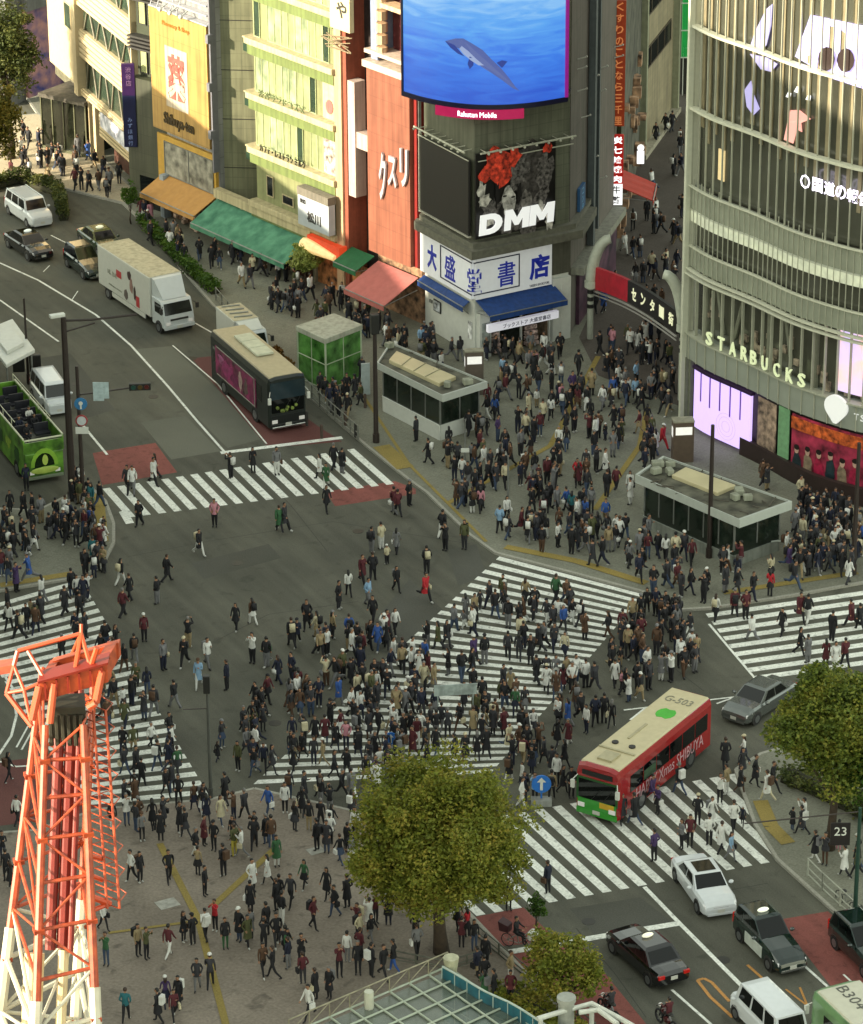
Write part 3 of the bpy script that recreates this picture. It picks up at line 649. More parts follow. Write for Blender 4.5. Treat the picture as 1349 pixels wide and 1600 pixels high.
for px in (347, 385, 423, 461, 497): b = MB(); b.wbox(WL, UL(px), UL(px) + .18, 0, 3.4, .1, .4); b.build('post', mat('pale_post', '#8f8b78', .6), sf)
b = MB(); b.wbox(WL, UL(390), UL(418), .5, 1.5, .4, .5); b.build('menu_board', mat('orange_menu', '#b06a3a', .6, var=.4), sf)
# ---------------------------------------------------------------- bookshop corner (left face, front face, alley side)
cL, cC, cR = P2(665, 513), P2(742, 560), P2(887, 528)
cR2 = P2(957, 423); 
WDL, WDR, WDA = Wall(cL, cC), Wall(cC, cR), Wall(cR, cR2)
bk = thing('bookshop_building', 'grey corner building with giant video screen above a bookshop', 'building', pz(cC, 0))
bdir = Vector((.25, 1)).normalized()
poly = [cL, cC, cR, cR + Vector((1.5, 6)), cL + Vector((1.5, 9))]
zt = lambda py: ZAT(cC.x, cC.y, py)
M_gpan = tilemat('grey_green_panel', '#66695a', WDR.u, .95, .75, .78, .45, .06)
b = MB(); b.prism(poly, 0, zt(398)); b.build('lower_wall', M_whitep, bk)
z1 = zt(398); zp = zt(245)
b = MB(); b.prism(poly, z1 + .9, 36); b.build('wall', M_gpan, bk)
b = MB(); o = [cL + Vector((-.7, -.5)), cC + Vector((-.2, -1.1)), cR + Vector((.9, -.5)), cR + Vector((2.0, 4)), cL + Vector((1, 6))]; b.prism(o, z1, z1 + .55); b.prism([p * .5 + q * .5 for p, q in zip(o, poly)], z1 + .55, z1 + .9); b.build('ledge', mat('ledge_concrete', '#5c5b50', .8, var=.2), bk)
# lit rods above posters
b = MB(); zr = zt(238)
for Wx in (WDL, WDR):
    b.tube(Wx.P(0, zr + .1, .75), Wx.P(Wx.L, zr + .1, .75), .07); b.tube(Wx.P(0, zr - .5, .45), Wx.P(Wx.L, zr - .5, .45), .04)
    for k in range(8):
        u = (k + .5) * Wx.L / 8; b.tube(Wx.P(u, zr + .1, .0), Wx.P(u, zr + .1, 1.0), .03); b.ball(Wx.P(u, zr + .08, 1.0), .09, 6, 4)
b.build('light_rail', mat('pale_rail', '#a7a797', .5), bk)
pl = wthing('billboard', 'blank black billboard on the left face of the bookshop corner', 'billboard', WDL, 1, z1 + 1.2)
b = MB(); b.wbox(WDL, .15, WDL.L - .1, z1 + 1.3, zr - .5, .25, .4); b.build('board', mat('black_board', '#1f1d1b', .5, var=.1), pl)
b = MB()
for c in ((.1, .16, z1 + 1.2, zr - .4), ): b.wbox(WDL, c[0], c[1], c[2], c[3], .25, .5)
b.wbox(WDL, .1, WDL.L, z1 + 1.2, z1 + 1.28, .25, .5); b.build('frame', mat('pale_frame2', '#9a988c', .5), pl)
b = MB(); b.wbox(WDL, -.25, -.18, z1 + 1, zr + 3, .1, .3); b.build('conduit', M_steel, bk)
pr = wthing('billboard', 'black portrait billboard with red headwear and big white letters DMM', 'billboard', WDR, 2, z1 + 1.2)
uS, uE, v0, v1 = -.15, WDR.uv(862, 380)[0], z1 + 1.15, zr - .02
b = MB(); b.wbox(WDR, uS, uE, v0, v1, .25, .4); b.build('board', mat('black_poster', '#121110', .4, var=.4, scale=1.2), pr)
M_dl = mat('floodlit_glow_lettering', '#e4e4e4', .4, var=0, emit='#ffffff', es=.12)  # faint emission stands in for front light on the letters
def gl_(pts, u0, w, inner=None):
    b = MB(); f = lambda p, d: WDR.P(u0 + (p[0] + p[1] * .06) * w, v0 + .28 + p[1] * 1.35, d)
    if inner: 
        for d in (.56, .62): b.rings([[f(p, d) for p in pts], [f(p, d) for p in inner]], cap=False)
        b.rings([[f(p, d) for p in pts] for d in (.56, .62)], cap=False)
    else: b.rings([[f(p, d) for p in pts] for d in (.56, .62)])
    b.build('letter', M_dl, pr)
Mp = [(0, 0), (0, 1), (.3, 1), (.5, .55), (.7, 1), (1, 1), (1, 0), (.74, 0), (.74, .55), (.58, .2), (.42, .2), (.26, .55), (.26, 0)]
aD = [(.45 + .5 * math.cos(a), .5 + .5 * math.sin(a)) for a in [math.pi / 2 - k * math.pi / 8 for k in range(9)]]; iD = [(.42 + .24 * math.cos(a), .5 + .24 * math.sin(a)) for a in [math.pi / 2 - k * math.pi / 8 for k in range(9)]]
lw = (uE - uS - .35) / 3
gl_([(0, 1)] + aD + [(0, 0)], uS + .12, lw * .95, [(.28, .74)] + iD + [(.28, .26)]); gl_(Mp, uS + .12 + lw, lw * .98); gl_(Mp, uS + .14 + lw * 2, lw * .98)
def blob(Wx, name, cu, cv, ru, rv, d, m, parent, n=18, rag=.15, th=.02, seed=1):
    rr = random.Random(seed); pts = []
    for k in range(n):
        a = 2 * math.pi * k / n; q = 1 + rr.uniform(-rag, rag); pts.append((cu + ru * q * math.cos(a), cv + rv * q * math.sin(a)))
    b = MB(); b.rings([[Wx.P(p[0], p[1], dd) for p in pts] for dd in (d, d + th)]); return b.build(name, m, parent)
hu = (uS + uE) / 2; hv = v0 + (v1 - v0) * .62
M_grayskin = mat('grey_portrait', '#4c4a48', .5, var=.8, scale=2.2, col2='#a8a5a0')
blob(WDR, 'dark_hair', hu + 1.0, hv + .4, 1.1, 2.1, .41, mat('poster_hair', '#1e1c1b', .5, var=.6, scale=3, col2='#403c3a'), pr, seed=3)
def pb_(nm, px, py, rx, ry, d, m, seed, rag=.2, n=18, th=.004): u, v = WDR.uv(px + 7, py + 3, .42); return blob(WDR, nm, u, v, rx / 25.5, ry / 23.5, d, m, pr, n, rag, th, seed)
M_lk = mat('poster_locks', '#0c0b0b', .5, var=.9, scale=5, col2='#565250'); M_pl = mat('poster_pale', '#98948c', .5, var=.6, scale=3, col2='#b8b4ac'); M_rd = mat('poster_red', '#3a0a06', .5, var=.9, scale=3.4, col2='#c83a26')
for k_, (x_, y_, a_, c_) in enumerate(((828, 300, 22, 55), (810, 338, 34, 26), (765, 330, 22, 22), (842, 262, 16, 30), (800, 262, 22, 26), (790, 345, 26, 14))): pb_('portrait_locks', x_, y_, a_, c_, .42 + k_ * .005, M_lk, 20 + k_, .4, 24)
for k_, (x_, y_, a_, c_) in enumerate(((745, 296, 7, 20), (752, 310, 12, 8), (850, 342, 8, 18), (838, 322, 7, 12), (758, 342, 9, 7))): pb_('pale_streak', x_, y_, a_, c_, .46 + k_ * .004, M_pl, 40 + k_, .45, 16)
pb_('portrait_face', 787, 312, 13, 25, .485, M_grayskin, 2, .1); pb_('portrait_face', 815, 312, 10, 20, .482, mat('grey_shadow', '#2c2a29', .5, var=.7, scale=3, col2='#6a6662'), 6, .12)
pb_('red_headwear', 772, 256, 27, 30, .50, M_rd, 4, .22, 20); pb_('red_headwear', 750, 270, 12, 12, .505, M_rd, 14, .25, 12); pb_('red_headwear', 848, 226, 9, 10, .50, M_rd, 9, .3, 10); pb_('red_headwear', 796, 240, 12, 14, .507, M_rd, 15, .3, 12)
for x_, y_, a_, c_ in ((781, 303, 4, 1.6), (794, 304, 4, 1.6), (811, 306, 3.5, 1.4), (787, 327, 5, 2)): pb_('portrait_eye', x_, y_, a_, c_, .51, M_dark, 5, .1, 8)
for k_, (x_, y_, a_, c_) in enumerate(((776, 330, 5, 14), (797, 335, 6, 12), (769, 300, 4, 18), (803, 296, 5, 14))): pb_('dark_lock', x_, y_, a_, c_, .515 + k_ * .003, mat('lock_dark', '#141212', .5), 60 + k_, .4, 14)
# bookshop sign
M_sw = mat('sign_white', '#c6c9cc', .5, var=.04, emit='#ffffff', es=.04); M_sb = mat('sign_blue', '#1c2c8a', .45, var=.1, emit='#2030c0', es=.03); M_snavy = mat('sign_navy', '#101434', .5)
sg = thing('shop_sign', 'white wraparound bookshop sign with blue kanji on the corner', 'sign', pz(cC, zt(460)))
sa, sb = zt(466), zt(402)
b = MB(); b.wbox(WDL, 0, WDL.L + .1, sa, sb, .02, .35); b.wbox(WDR, -.12, WDR.uv(858, 420)[0], sa, sb, .02, .35); b.build('board', M_sw, sg)
uEnd = WDR.uv(858, 420)[0]; hh = (sb - sa); ce = .36 * math.tan(math.acos(WDL.n.dot(WDR.n)) / 2)
for ch, Wx, u, w in (('大', WDL, WDL.uv(683, 425)[0], 1.15), ('盛', WDL, WDL.uv(711, 430)[0], 1.3), ('堂', WDR, 0, 1.3), ('書', WDR, WDR.uv(787, 425)[0], 1.3), ('店', WDR, uEnd - .95, 1.5)):
    wtext('kanji', ch, Wx, u, sa + hh * .5, w, hh * .6, M_sb, sg, .36, .06, keep=False, bold=(.03 if ch in '大店' else .008)) if ch != '堂' else text('kanji', ch, lambda x, y, z: (WDL.P(WDL.L + ce + x, sa + hh * .46 + y, .36 + z) if x < 0 else WDR.P(x - ce, sa + hh * .46 + y, .36 + z)), w, hh * .6, M_sb, sg, .06, False, .008)
wtext('small_lettering', 'TAISEIDO BOOKSTORE', WDR, uEnd - .95, sa + .18, 1.5, .16, M_snavy, sg, .36, .02, keep=False)
fr_ = MB(); a, c = sa + hh * .12, sa + hh * .9; ul = WDL.uv(697, 430)[0]; ur = WDR.uv(806, 425)[0]
for z in (a, c): fr_.wbox(WDL, ul, WDL.L + .3, z, z + .07, .36, .4); fr_.wbox(WDR, -.3, ur, z, z + .07, .36, .4)
fr_.wbox(WDL, ul - .07, ul, a, c + .07, .36, .4); fr_.wbox(WDR, ur, ur + .07, a, c + .07, .36, .4); fr_.build('border', M_snavy, sg)
# awnings blue
M_bl = mat('blue_canvas', '#123a78', .7, var=.1)
awning(0, 0, zt(474), .3, .6, M_bl, 'small blue awning on the left face of the bookshop', WDL, U=(.05, WDL.L - .5))
awning(0, 0, zt(468), .55, 1.9, M_bl, 'wide blue awning over the bookshop entrance', WDR, U=(.0, uEnd + .25))
sg = wthing('strip_sign', 'glowing white strip sign with black letters below the blue awning', 'sign', WDR, 2, zt(510))
zs = zt(511); b = MB(); b.wbox(WDR, .2, uEnd - .1, zs, zs + .5, 1.1, 1.4); b.build('box', mat('lit_sign', '#d8d8e0', .4, emit='#f4f0ff', es=.08, var=0), sg)
wtext('lettering', 'ブックストア 大盛堂書店', WDR, uEnd * .55, zs + .25, 3.6, .3, M_snavy, sg, 1.41, .02, keep=False)
# left white wall
b = MB(); b.wbox(WDL, .7, 1.0, 2.1, 2.3, .02, .12); b.wbox(WDL, .3, 2.5, 3.3, 3.38, .02, .1); b.build('wall_trim', M_steel, bk)
sg = wthing('poster', 'small black and white picture poster on the white bookshop wall', 'poster', WDL, 1.5, 1.8)
b = MB(); b.wbox(WDL, 1.2, 2.1, 1.7, 2.5, .02, .08); b.build('frame', M_dark, sg); b = MB(); b.wbox(WDL, 1.27, 2.03, 1.77, 2.43, .08, .1); b.build('picture', mat('grey_picture', '#33363a', .5, var=.9, scale=3, col2='#a0a4a8'), sg)
sg = wthing('poster', 'narrow white poster with black figure near the bookshop corner', 'poster', WDL, 2.7, 1.6)
b = MB(); b.wbox(WDL, WDL.L - .75, WDL.L - .3, 1.2, 2.4, .02, .06); b.build('picture', mat('bw_picture', '#55585a', .5, var=1, scale=2.4, col2='#d0d0d0'), sg)
# storefront
ent = wthing('shop_entrance', 'bookshop entrance with dark door, magazine racks and posters', 'shop entrance', WDR, 2.5, 0)
b = MB(); b.wbox(WDR, 1.0, uEnd - .1, .02, 3.0, .02, .06); b.build('glazing', mat('store_glass', '#20201c', .2, var=.7, scale=1.3, col2='#5a4a3c'), ent)
b = MB(); b.wbox(WDR, 1.75, 3.3, 0, 2.6, .07, .12); b.build('door', mat('door_glass', '#0e1413', .15, var=.3), ent)
for u in (1.0, 1.65, 3.35, uEnd - .1): b = MB(); b.wbox(WDR, u, u + .12, 0, 3.2, .05, .2); b.build('mullion', M_whitep, ent)
for u in (1.15, 3.6):
    b = MB()
    for k in range(4): b.wbox(WDR, u, u + .5 if u < 2 else u + .9, .3 + k * .35, .55 + k * .35, .2, .6 - k * .08)
    b.build('magazine_rack', mat('magazines', '#6a4a40', .6, var=.9, scale=5, col2='#c0a8a0'), ent)
b = MB(); b.wbox(WDR, .1, .95, 0, 3.2, .02, .5); b.build('corner_pier', M_whitep, ent)
b = MB(); b.wbox(WDR, .25, .85, 1.1, 2.5, .5, .54); b.build('notice', mat('notice_grey', '#8d9490', .5, var=.4, scale=3), ent)
b = MB(); b.wbox(WDR, uEnd + .1, WDR.L, 0, zt(455) - .2, -.1, .35); b.wbox(WDR, uEnd + .1, uEnd + .16, 0, 4, .35, .4); b.wbox(WDR, (uEnd + WDR.L) / 2, (uEnd + WDR.L) / 2 + .05, 0, 4, .35, .38); b.build('white_pier', M_whitep, bk)
b = MB(); b.wbox(WDR, uEnd, WDR.L + .1, zt(455), z1, -.1, .1); b.build('dark_pier', mat('grey_brown', '#4a4a3f', .7), bk)
# giant curved screen
zsc = 17.3
cp = [P2(634, 140, zsc), P2(668, 150, zsc), P2(705, 157, zsc), P2(745, 161, zsc), P2(790, 161, zsc), P2(835, 157, zsc), P2(883, 149, zsc)]
WC = CWall(cp, 6)
sc = thing('video_screen', 'giant curved video screen showing a dolphin in blue water', 'screen', WC.P(WC.L / 2, zsc))
def cpanel(Wx, u0, u1, v0, v1, d0, d1, n=36):
    b = MB(); b.wbox(Wx, u0, u1, v0, v1, d0, d1, n=n); return b
m = D.materials.new('sea_picture'); m.use_nodes = True; t = m.node_tree; N = t.nodes; Lk = t.links; pb = N['Principled BSDF']
pb.inputs['Base Color'].default_value = (.01, .01, .015, 1); pb.inputs['Roughness'].default_value = .5
tc = N.new('ShaderNodeTexCoord'); mp = N.new('ShaderNodeMapping'); mp.inputs['Scale'].default_value = (.22, .22, 1.3); Lk.new(tc.outputs['Object'], mp.inputs[0])
nz = N.new('ShaderNodeTexNoise'); nz.inputs['Scale'].default_value = 1.4; nz.inputs['Detail'].default_value = 6; nz.inputs['Distortion'].default_value = 1.2; Lk.new(mp.outputs[0], nz.inputs[0])
sp = N.new('ShaderNodeSeparateXYZ'); Lk.new(tc.outputs['Object'], sp.inputs[0])
ad = N.new('ShaderNodeMath'); ad.operation = 'MULTIPLY_ADD'; ad.inputs[1].default_value = .085; Lk.new(sp.outputs[2], ad.inputs[0]); 
ml = N.new('ShaderNodeMath'); ml.operation = 'MULTIPLY'; ml.inputs[1].default_value = .55; Lk.new(nz.outputs[0], ml.inputs[0]); Lk.new(ml.outputs[0], ad.inputs[2])
rp = N.new('ShaderNodeValToRGB'); e = rp.color_ramp.elements; e[0].position = .22; e[0].color = lin('#2a58c8'); e[1].position = 1.0; e[1].color = lin('#a8d4f0')
e2 = e.new(.5); e2.color = lin('#3a7ae0'); e3 = e.new(.72); e3.color = lin('#5aa2ea'); Lk.new(ad.outputs[0], rp.inputs[0])
Lk.new(rp.outputs[0], pb.inputs['Emission Color']); pb.inputs['Emission Strength'].default_value = .27; MATS['sea'] = m
cpanel(WC, .15, WC.L - .15, zsc, zsc + 13, .1, .3).build('picture', m, sc)
mf = mat('magenta_frame', '#5a1450', .4, emit='#b020a0', es=.12)
b = cpanel(WC, 0, WC.L, zsc - .3, zsc, -.2, .38); b.wbox(WC, 0, .15, zsc, zsc + 13, -.2, .38); b.build('frame', mat('navy_frame', '#0c0c2c', .4), sc)
b = MB(); b.wbox(WC, WC.L - .2, WC.L, zsc, zsc + 13, .1, .42); b.build('edge_glow', mf, sc)
b = MB(); ring = [WC.P(WC.L * i / 20, zsc - .3, .3) for i in range(21)]; back = [pz(cL + Vector((0, 2)), zsc - .3), pz(cR + Vector((0, 2)), zsc - .3)]
b.prism([(p.x, p.y) for p in ring] + [(cR.x + .2, cR.y + 1), (cL.x, cL.y + 1)], zsc - .35, zsc - .3); b.prism([(WC.P(WC.L * i / 20, 0, .05).x, WC.P(WC.L * i / 20, 0, .05).y) for i in range(21)] + [(cR.x + .2, cR.y + 3), (cL.x, cL.y + 3)], zsc - .29, zsc + 13.4)
b.build('casing', mat('screen_casing', '#2a2730', .6), sc)
# dolphin on the screen picture : two tones, built from outline points on the screen
def shape(Wx, name, px, d, m, parent, th=.015):
    pts = [Wx.uv(x, y, d) for x, y in px]; b = MB(); b.rings([[Wx.P(u, v, dd) for u, v in pts] for dd in (d, d + th)]); return b.build(name, m, parent)
M_dol = mat('dolphin_tone', '#060810', .5, emit='#5a6aa8', es=.24, var=0); M_dol2 = mat('dolphin_back', '#060810', .5, emit='#2c4296', es=.24, var=0); M_dol3 = mat('dolphin_belly', '#060810', .5, emit='#98a8cc', es=.27, var=0)
shape(WC, 'dolphin_back', [(696, 64), (712, 60), (724, 60), (738, 68), (754, 78), (768, 92), (784, 108), (796, 122), (806, 136), (812, 142), (802, 138), (786, 126), (768, 114), (752, 104), (742, 94), (730, 82), (718, 76), (706, 72)], .50, M_dol, sc)
shape(WC, 'dolphin_fin', [(776, 98), (784, 94), (793, 96), (788, 102), (784, 106)], .53, M_dol2, sc)
shape(WC, 'dolphin_flipper', [(734, 88), (741, 92), (740, 102), (734, 108), (731, 100)], .53, M_dol2, sc)
shape(WC, 'dolphin_belly', [(722, 72), (732, 80), (744, 92), (756, 102), (748, 102), (736, 94), (724, 84), (718, 76)], .54, M_dol3, sc)
shape(WC, 'dolphin_beak', [(696, 64), (710, 70), (720, 82), (726, 88), (716, 84), (704, 74)], .53, M_dol2, sc)
sg = wthing('screen_sign', 'magenta strip sign below the giant curved video screen', 'sign', WC, WC.L / 2, zsc - .9)
uu0, uu1 = WC.uv(686, 157)[0], WC.uv(816, 157)[0]
cpanel(WC, uu0, uu1, zsc - .95, zsc - .32, .0, .4, 14).build('box', mat('magenta_box', '#7a1038', .4, emit='#d01860', es=.12), sg)
wtext('lettering', 'Rakuten Mobile', WC, (WC.uv(747, 157)[0]), zsc - .64, 2.3, .34, mat('lit_lettering', '#e0d0d8', .4, emit='#ffffff', es=.6, var=0), sg, .42, .02, keep=False)
# ---- alley side wall of the corner block
ab = thing('alley_building', 'plain grey brown wall running back along the alley with purple shopfront base', 'building', pz(cR, 0))
b = MB(); b.prism([cR + Vector((.05, .05)), cR2, cR2 + Vector((-4, 3)), cR + Vector((-5.4, 6.5))], 0, 36); b.build('wall', tilemat('taupe_wall', '#56504a', WDA.u, 3.2, 3.5, .85, .7, .04, .04), ab)
hb = 4.2
b = MB(); b.wbox(WDA, 2.2, WDA.L, 0, hb, .02, .25); b.build('shopfront', mat('purple_front', '#262048', .4, var=.8, scale=1.1, col2='#4a3040'), ab)
b = MB(); b.wbox(WDA, .6, WDA.L, hb, hb + .5, .0, .9); b.build('canopy_ledge', mat('grey_ledge', '#7b7b70', .7), ab)
b = MB()
for k in range(14):
    u, z = random.uniform(.4, WDA.L - .5), random.uniform(7, 26); b.tube(WDA.P(u, z, .05), WDA.P(u + .2, z + .15, .6), .04); b.ball(WDA.P(u + .2, z + .17, .6), .08, 6, 4)
b.build('wall_bracket', mat('bracket_pale', '#a0a098', .5), ab)
b = MB(); b.wbox(WDA, 5.0, 5.5, hb + .5, 36, .05, .5); b.wbox(WDA, 7.0, 7.25, hb + 1, 36, .05, .35); b.build('duct', mat('blue_grey_duct', '#4b5356', .6), ab)
q = WDA.uv(905, 322); sg = wthing('vertical_sign', 'blue vertical sign with pale kana on the grey alley wall', 'sign', WDA, q[0], q[1])
a_, c_ = WDA.uv(905, 356)[1], WDA.uv(905, 290)[1]
b = MB(); b.wbox(WDA, q[0] - .75, q[0] + .75, a_, c_, .05, .25); b.build('board', mat('mid_blue', '#23507c', .5), sg)
for i, ch in enumerate('コンタクト'): wtext('kana', ch, WDA, q[0], c_ - .35 - i * (c_ - a_ - .3) / 5, .9, .42, mat('sky_lettering', '#6fa0c8', .5, var=0), sg, .26, .02)
# tall red vertical signs hanging over the alley
def hang(px, py0, py1, base, w, m, label, chars, lm, cat='sign', off=0, fs=.62):
    q = P2(*base); Wx = Wall(q - Vector((w / 2, .05)), q + Vector((w / 2, -.05))); z0, z1_ = ZAT(q.x, q.y, py1), ZAT(q.x, q.y, py0)
    t = thing('vertical_sign', label, cat, Wx.P(w / 2, z0)); b = MB(); b.wbox(Wx, 0, w, z0, z1_, -.15, .15); b.build('board', m, t, bevel=.02)
    b = MB(); b.wbox(Wx, -1.2, 0, z0 + .3, z0 + .4, -.05, .05); b.wbox(Wx, -1.2, 0, z1_ - .4, z1_ - .3, -.05, .05); b.build('bracket', M_steel, t)
    n = len(chars)
    for i, ch in enumerate(chars): wtext('character', ch, Wx, w / 2, z1_ - (i + .5) * (z1_ - z0) / n, w * fs, (z1_ - z0) / n * .72, lm, t, .16, .03, keep=False, bold=.015)
    return t
bq = (962, 418)
hang(0, 0, 196, bq, .85, mat('rust_sign', '#7c2c12', .4, var=.15, emit='#b03a10', es=.05), 'tall rust red vertical sign with orange kana over the alley', 'くすりのことなら三千里', mat('orange_lettering', '#c08058', .4, emit='#e08040', es=.1, var=0))
hang(0, 210, 286, (961, 419), .9, mat('red_sign', '#8e1410', .4, emit='#c01008', es=.1), 'bright red vertical sign with white characters in the middle of the alley signs', '炭七輪焼肉', mat('glow_lettering', '#e8dcdc', .4, emit='#ffffff', es=.4, var=0), fs=.8)
hang(0, 287, 319, (961, 420), .85, mat('white_sign', '#d8d8d4', .4, emit='#ffffff', es=.25, var=0), 'white vertical sign with black kanji at the bottom of the alley signs', '牛繁', M_dark, fs=.6)
b = MB(); q = P2(950, 418)
for k in range(5): b.box((q.x, q.y, 7 + k * 3.4), (.22, .5, 2.2))
tag(b.build('sign_column', mat('pale_lit', '#b0b0ac', .5)), 'stack of narrow pale sign boxes left of the tall rust red sign', 'sign')
# dark fronts deeper in the alley, red awning
fb = thing('alley_shop_building', 'dark narrow shop building behind the hanging red signs', 'building', pz(P2(968, 405), 0))
WF = Wall(P2(957, 422), P2(999, 250)); 
body(WF, .3, WF.L, 4, 0, 36, mat('dark_alley_wall', '#2c2a25', .8, var=.5, scale=.8, col2='#4a4a40'), fb)
for k in range(30):
    u, z = random.uniform(1, WF.L - 1), random.uniform(.5, 9); b = MB(); b.wbox(WF, u, u + random.uniform(.4, 1.2), z, z + random.uniform(.3, .9), .02, random.uniform(.2, .7)); b.build('shop_goods', mat('alley_clutter', '#4a2a24', .6, var=.9, scale=1.5, col2='#9a7a60'), fb)
b = MB(); b.wbox(WF, 2.0, 3.4, 9, 36, .02, .3); b.build('green_strip', mat('dark_green_strip', '#26361c', .6), fb)
awning(0, 0, 5.6, 1.0, 2.6, mat('red_canvas', '#a02c1c', .8), 'red awning at the foot of the alley shops', WF, U=(1.6, 5.2))
sg = wthing('cow_sign', 'small white and dark lantern sign hung deep in the alley', 'sign', WF, 9, 5); b = MB(); b.box(WF.P(8.5, 5.4, 1.2), (.5, .2, .9)); b.ball(WF.P(8.5, 6.1, 1.2), (.25, .15, .25)); b.build('lamp_box', mat('lit_white', '#d0d0cc', .4, emit='#ffffff', es=.3), sg)
# tan building
WT = Wall(P2(997, 250), P2(1050, 177))
tb = thing('tan_building', 'tan stone clad building with slanting rows of dark windows beyond the alley', 'building', WT.P(3, 0))
M_tan = tilemat('tan_stone', '#8c8268', WT.u, 1.6, .55, .88, .7, .07)
body(WT, 0, WT.L, 8, 0, 36, M_tan, tb)
b = MB(); b.wbox(WT, -.3, WT.L + .2, 0, .5, .02, .7); b.build('plinth', mat('pale_plinth', '#a09a88', .6), tb)
for k in range(5):
    window(WT, 1.2, WT.L - 1.2, 6.3 + k * 4.1, 8.0 + k * 4.1, tb, M_glass, mat('brown_frame', '#4a4030', .6), 4, d=.02, fr=.1)
b = MB(); b.wbox(WT, -.2, .2, 0, 36, 0, .6); b.wbox(WT, WT.L - .2, WT.L + .3, 0, 36, 0, .5); b.build('edge_pier', mat('pale_pier', '#8a8c74', .6), tb)
q0 = P2(1061, 150); WGs = Wall(q0, q0 + Vector((3, .2)))
eb = thing('background_building', 'dark building with a green lit sign closing off the back street', 'building', WGs.P(1, 0))
body(WGs, .1, 8, 6, 0, 36, mat('back_dark', '#2c2a26', .8, var=.3), eb)
b = MB(); b.wbox(WGs, .1, 1.35, vz(WGs, .5, 88), 36, .05, .4); b.build('green_panel', mat('green_lit', '#0c6a30', .5, emit='#10a040', es=.12), eb)
b = MB()
for z in range(6): b.wbox(WGs, .0, 1.5, vz(WGs, .5, 88) + z * 2.2, vz(WGs, .5, 88) + z * 2.2 + .08, .4, .5)
b.wbox(WGs, .2, .26, .1, 4, .3, .4); b.wbox(WGs, 1.0, 1.06, .1, 4, .3, .4); b.wbox(WGs, .2, 1.06, 4, 4.1, .3, .4); b.build('shop_frame', M_whitep, eb)
# ---------------------------------------------------------------- glass building on the right
Q = [P2(1074, 557, 4.5), P2(1110, 580, 4.5), P2(1175, 609, 4.5), P2(1235, 639, 4.5), P2(1295, 661, 4.5), P2(1349, 676, 4.5)]
Q.append(Q[-1] + (Q[-1] - Q[-2]) * 1.6 + Vector((.4, .6))); Q.append(Q[-1] + Vector((3.2, -1.6)))
WQ = CWall(Q, 8)
qb = thing('glass_building', 'curved glass building with pale fins, coffee shop lettering and big screens', 'building', WQ.P(WQ.L / 2, 0))
QV = lambda py: vz(WQ, 0.1, py)
NQ = 44
def qring(u0, u1, v0, v1, d0, d1, b=None, n=None):
    b = b or MB(); b.wbox(WQ, u0, u1, v0, v1, d0, d1, n=n or max(1, int((u1 - u0) * 2))); return b
fas0, fas1, b2a, b2b, wn1, st1, b1a, b1b = [QV(y) for y in (557, 519, 413, 383, 344, 328, 324, 289)]
s1, s2 = QV(167), QV(39)
core = [(WQ.P(WQ.L * i / 30, 0, -.9).x, WQ.P(WQ.L * i / 30, 0, -.9).y) for i in range(31)]
back = [(core[-1][0] + 4, core[-1][1] + 18), (core[0][0] + 4, core[0][1] + 18)]
b = MB(); b.prism(core + back, fas1, 36); b.build('inner_wall', mat('dim_interior', '#3c3a30', .7, var=.5, scale=.5, col2='#55524a'), qb)
b = MB(); b.prism([(WQ.P(WQ.L * i / 30, 0, -.25).x, WQ.P(WQ.L * i / 30, 0, -.25).y) for i in range(31)] + back, .0, fas0); b.build('ground_floor', mat('ground_floor_dark', '#2a211f', .6, var=.4), qb)
M_pgl = mat('pale_green_glass', '#84887a', .2, var=.15, scale=.9); M_fin = mat('pale_fin', '#9fa090', .35, var=.06); M_rail = mat('pale_rail2', '#b8b9a8', .4, var=.05)
M_fas = mat('fascia_panel', '#8b9086', .45, var=.1, scale=.6)
qring(0, WQ.L, fas0, fas1, -.9, .12).build('fascia', M_fas, qb)
b = MB()
for k in range(40):
    u = k * .98 + .4
    if u < WQ.L: b.wbox(WQ, u, u + .05, fas0, fas1, .12, .2)
b.wbox(WQ, 0, WQ.L, fas1, fas1 + .1, -.3, .3, n=30); b.build('fascia_joint', M_fin, qb)
for nm, a, c in (('glass_band', b2a, b2b), ('glass_band', b1a, b1b)): qring(0, WQ.L, a, c, -.2, .1).build(nm, M_pgl, qb)
for z0_, z1_, d0_, d1_ in [(b2a - .25, b2a - .12, .05, .3), (b2a - .5, b2a - .4, .1, .4), (b1b, b1b + .08, .1, .3), (b2b, b2b + .1, 0, .2)] + [(z - .08, z + .08, -.1, .35) for z in (s1, s2, s2 + (s2 - s1))]: qring(0, WQ.L, z0_, z1_, d0_, d1_).build('slab_edge', M_rail, qb)
qring(0, WQ.L, wn1, st1, -.3, .05).build('bright_strip', mat('bright_strip', '#b3b5a0', .5, var=.3, scale=1.5, emit='#e8f0d0', es=.08), qb)
gl = qring(0, WQ.L, fas1 + .1, b2a - .1, -.75, -.7); qring(0, WQ.L, b2b, wn1, -.4, -.35, gl); qring(0, WQ.L, b1b, 36, -.5, -.45, gl)
gl.build('glazing', mat('facade_glass', '#42433a', .16, var=.3, scale=.3, spec=.9), qb)
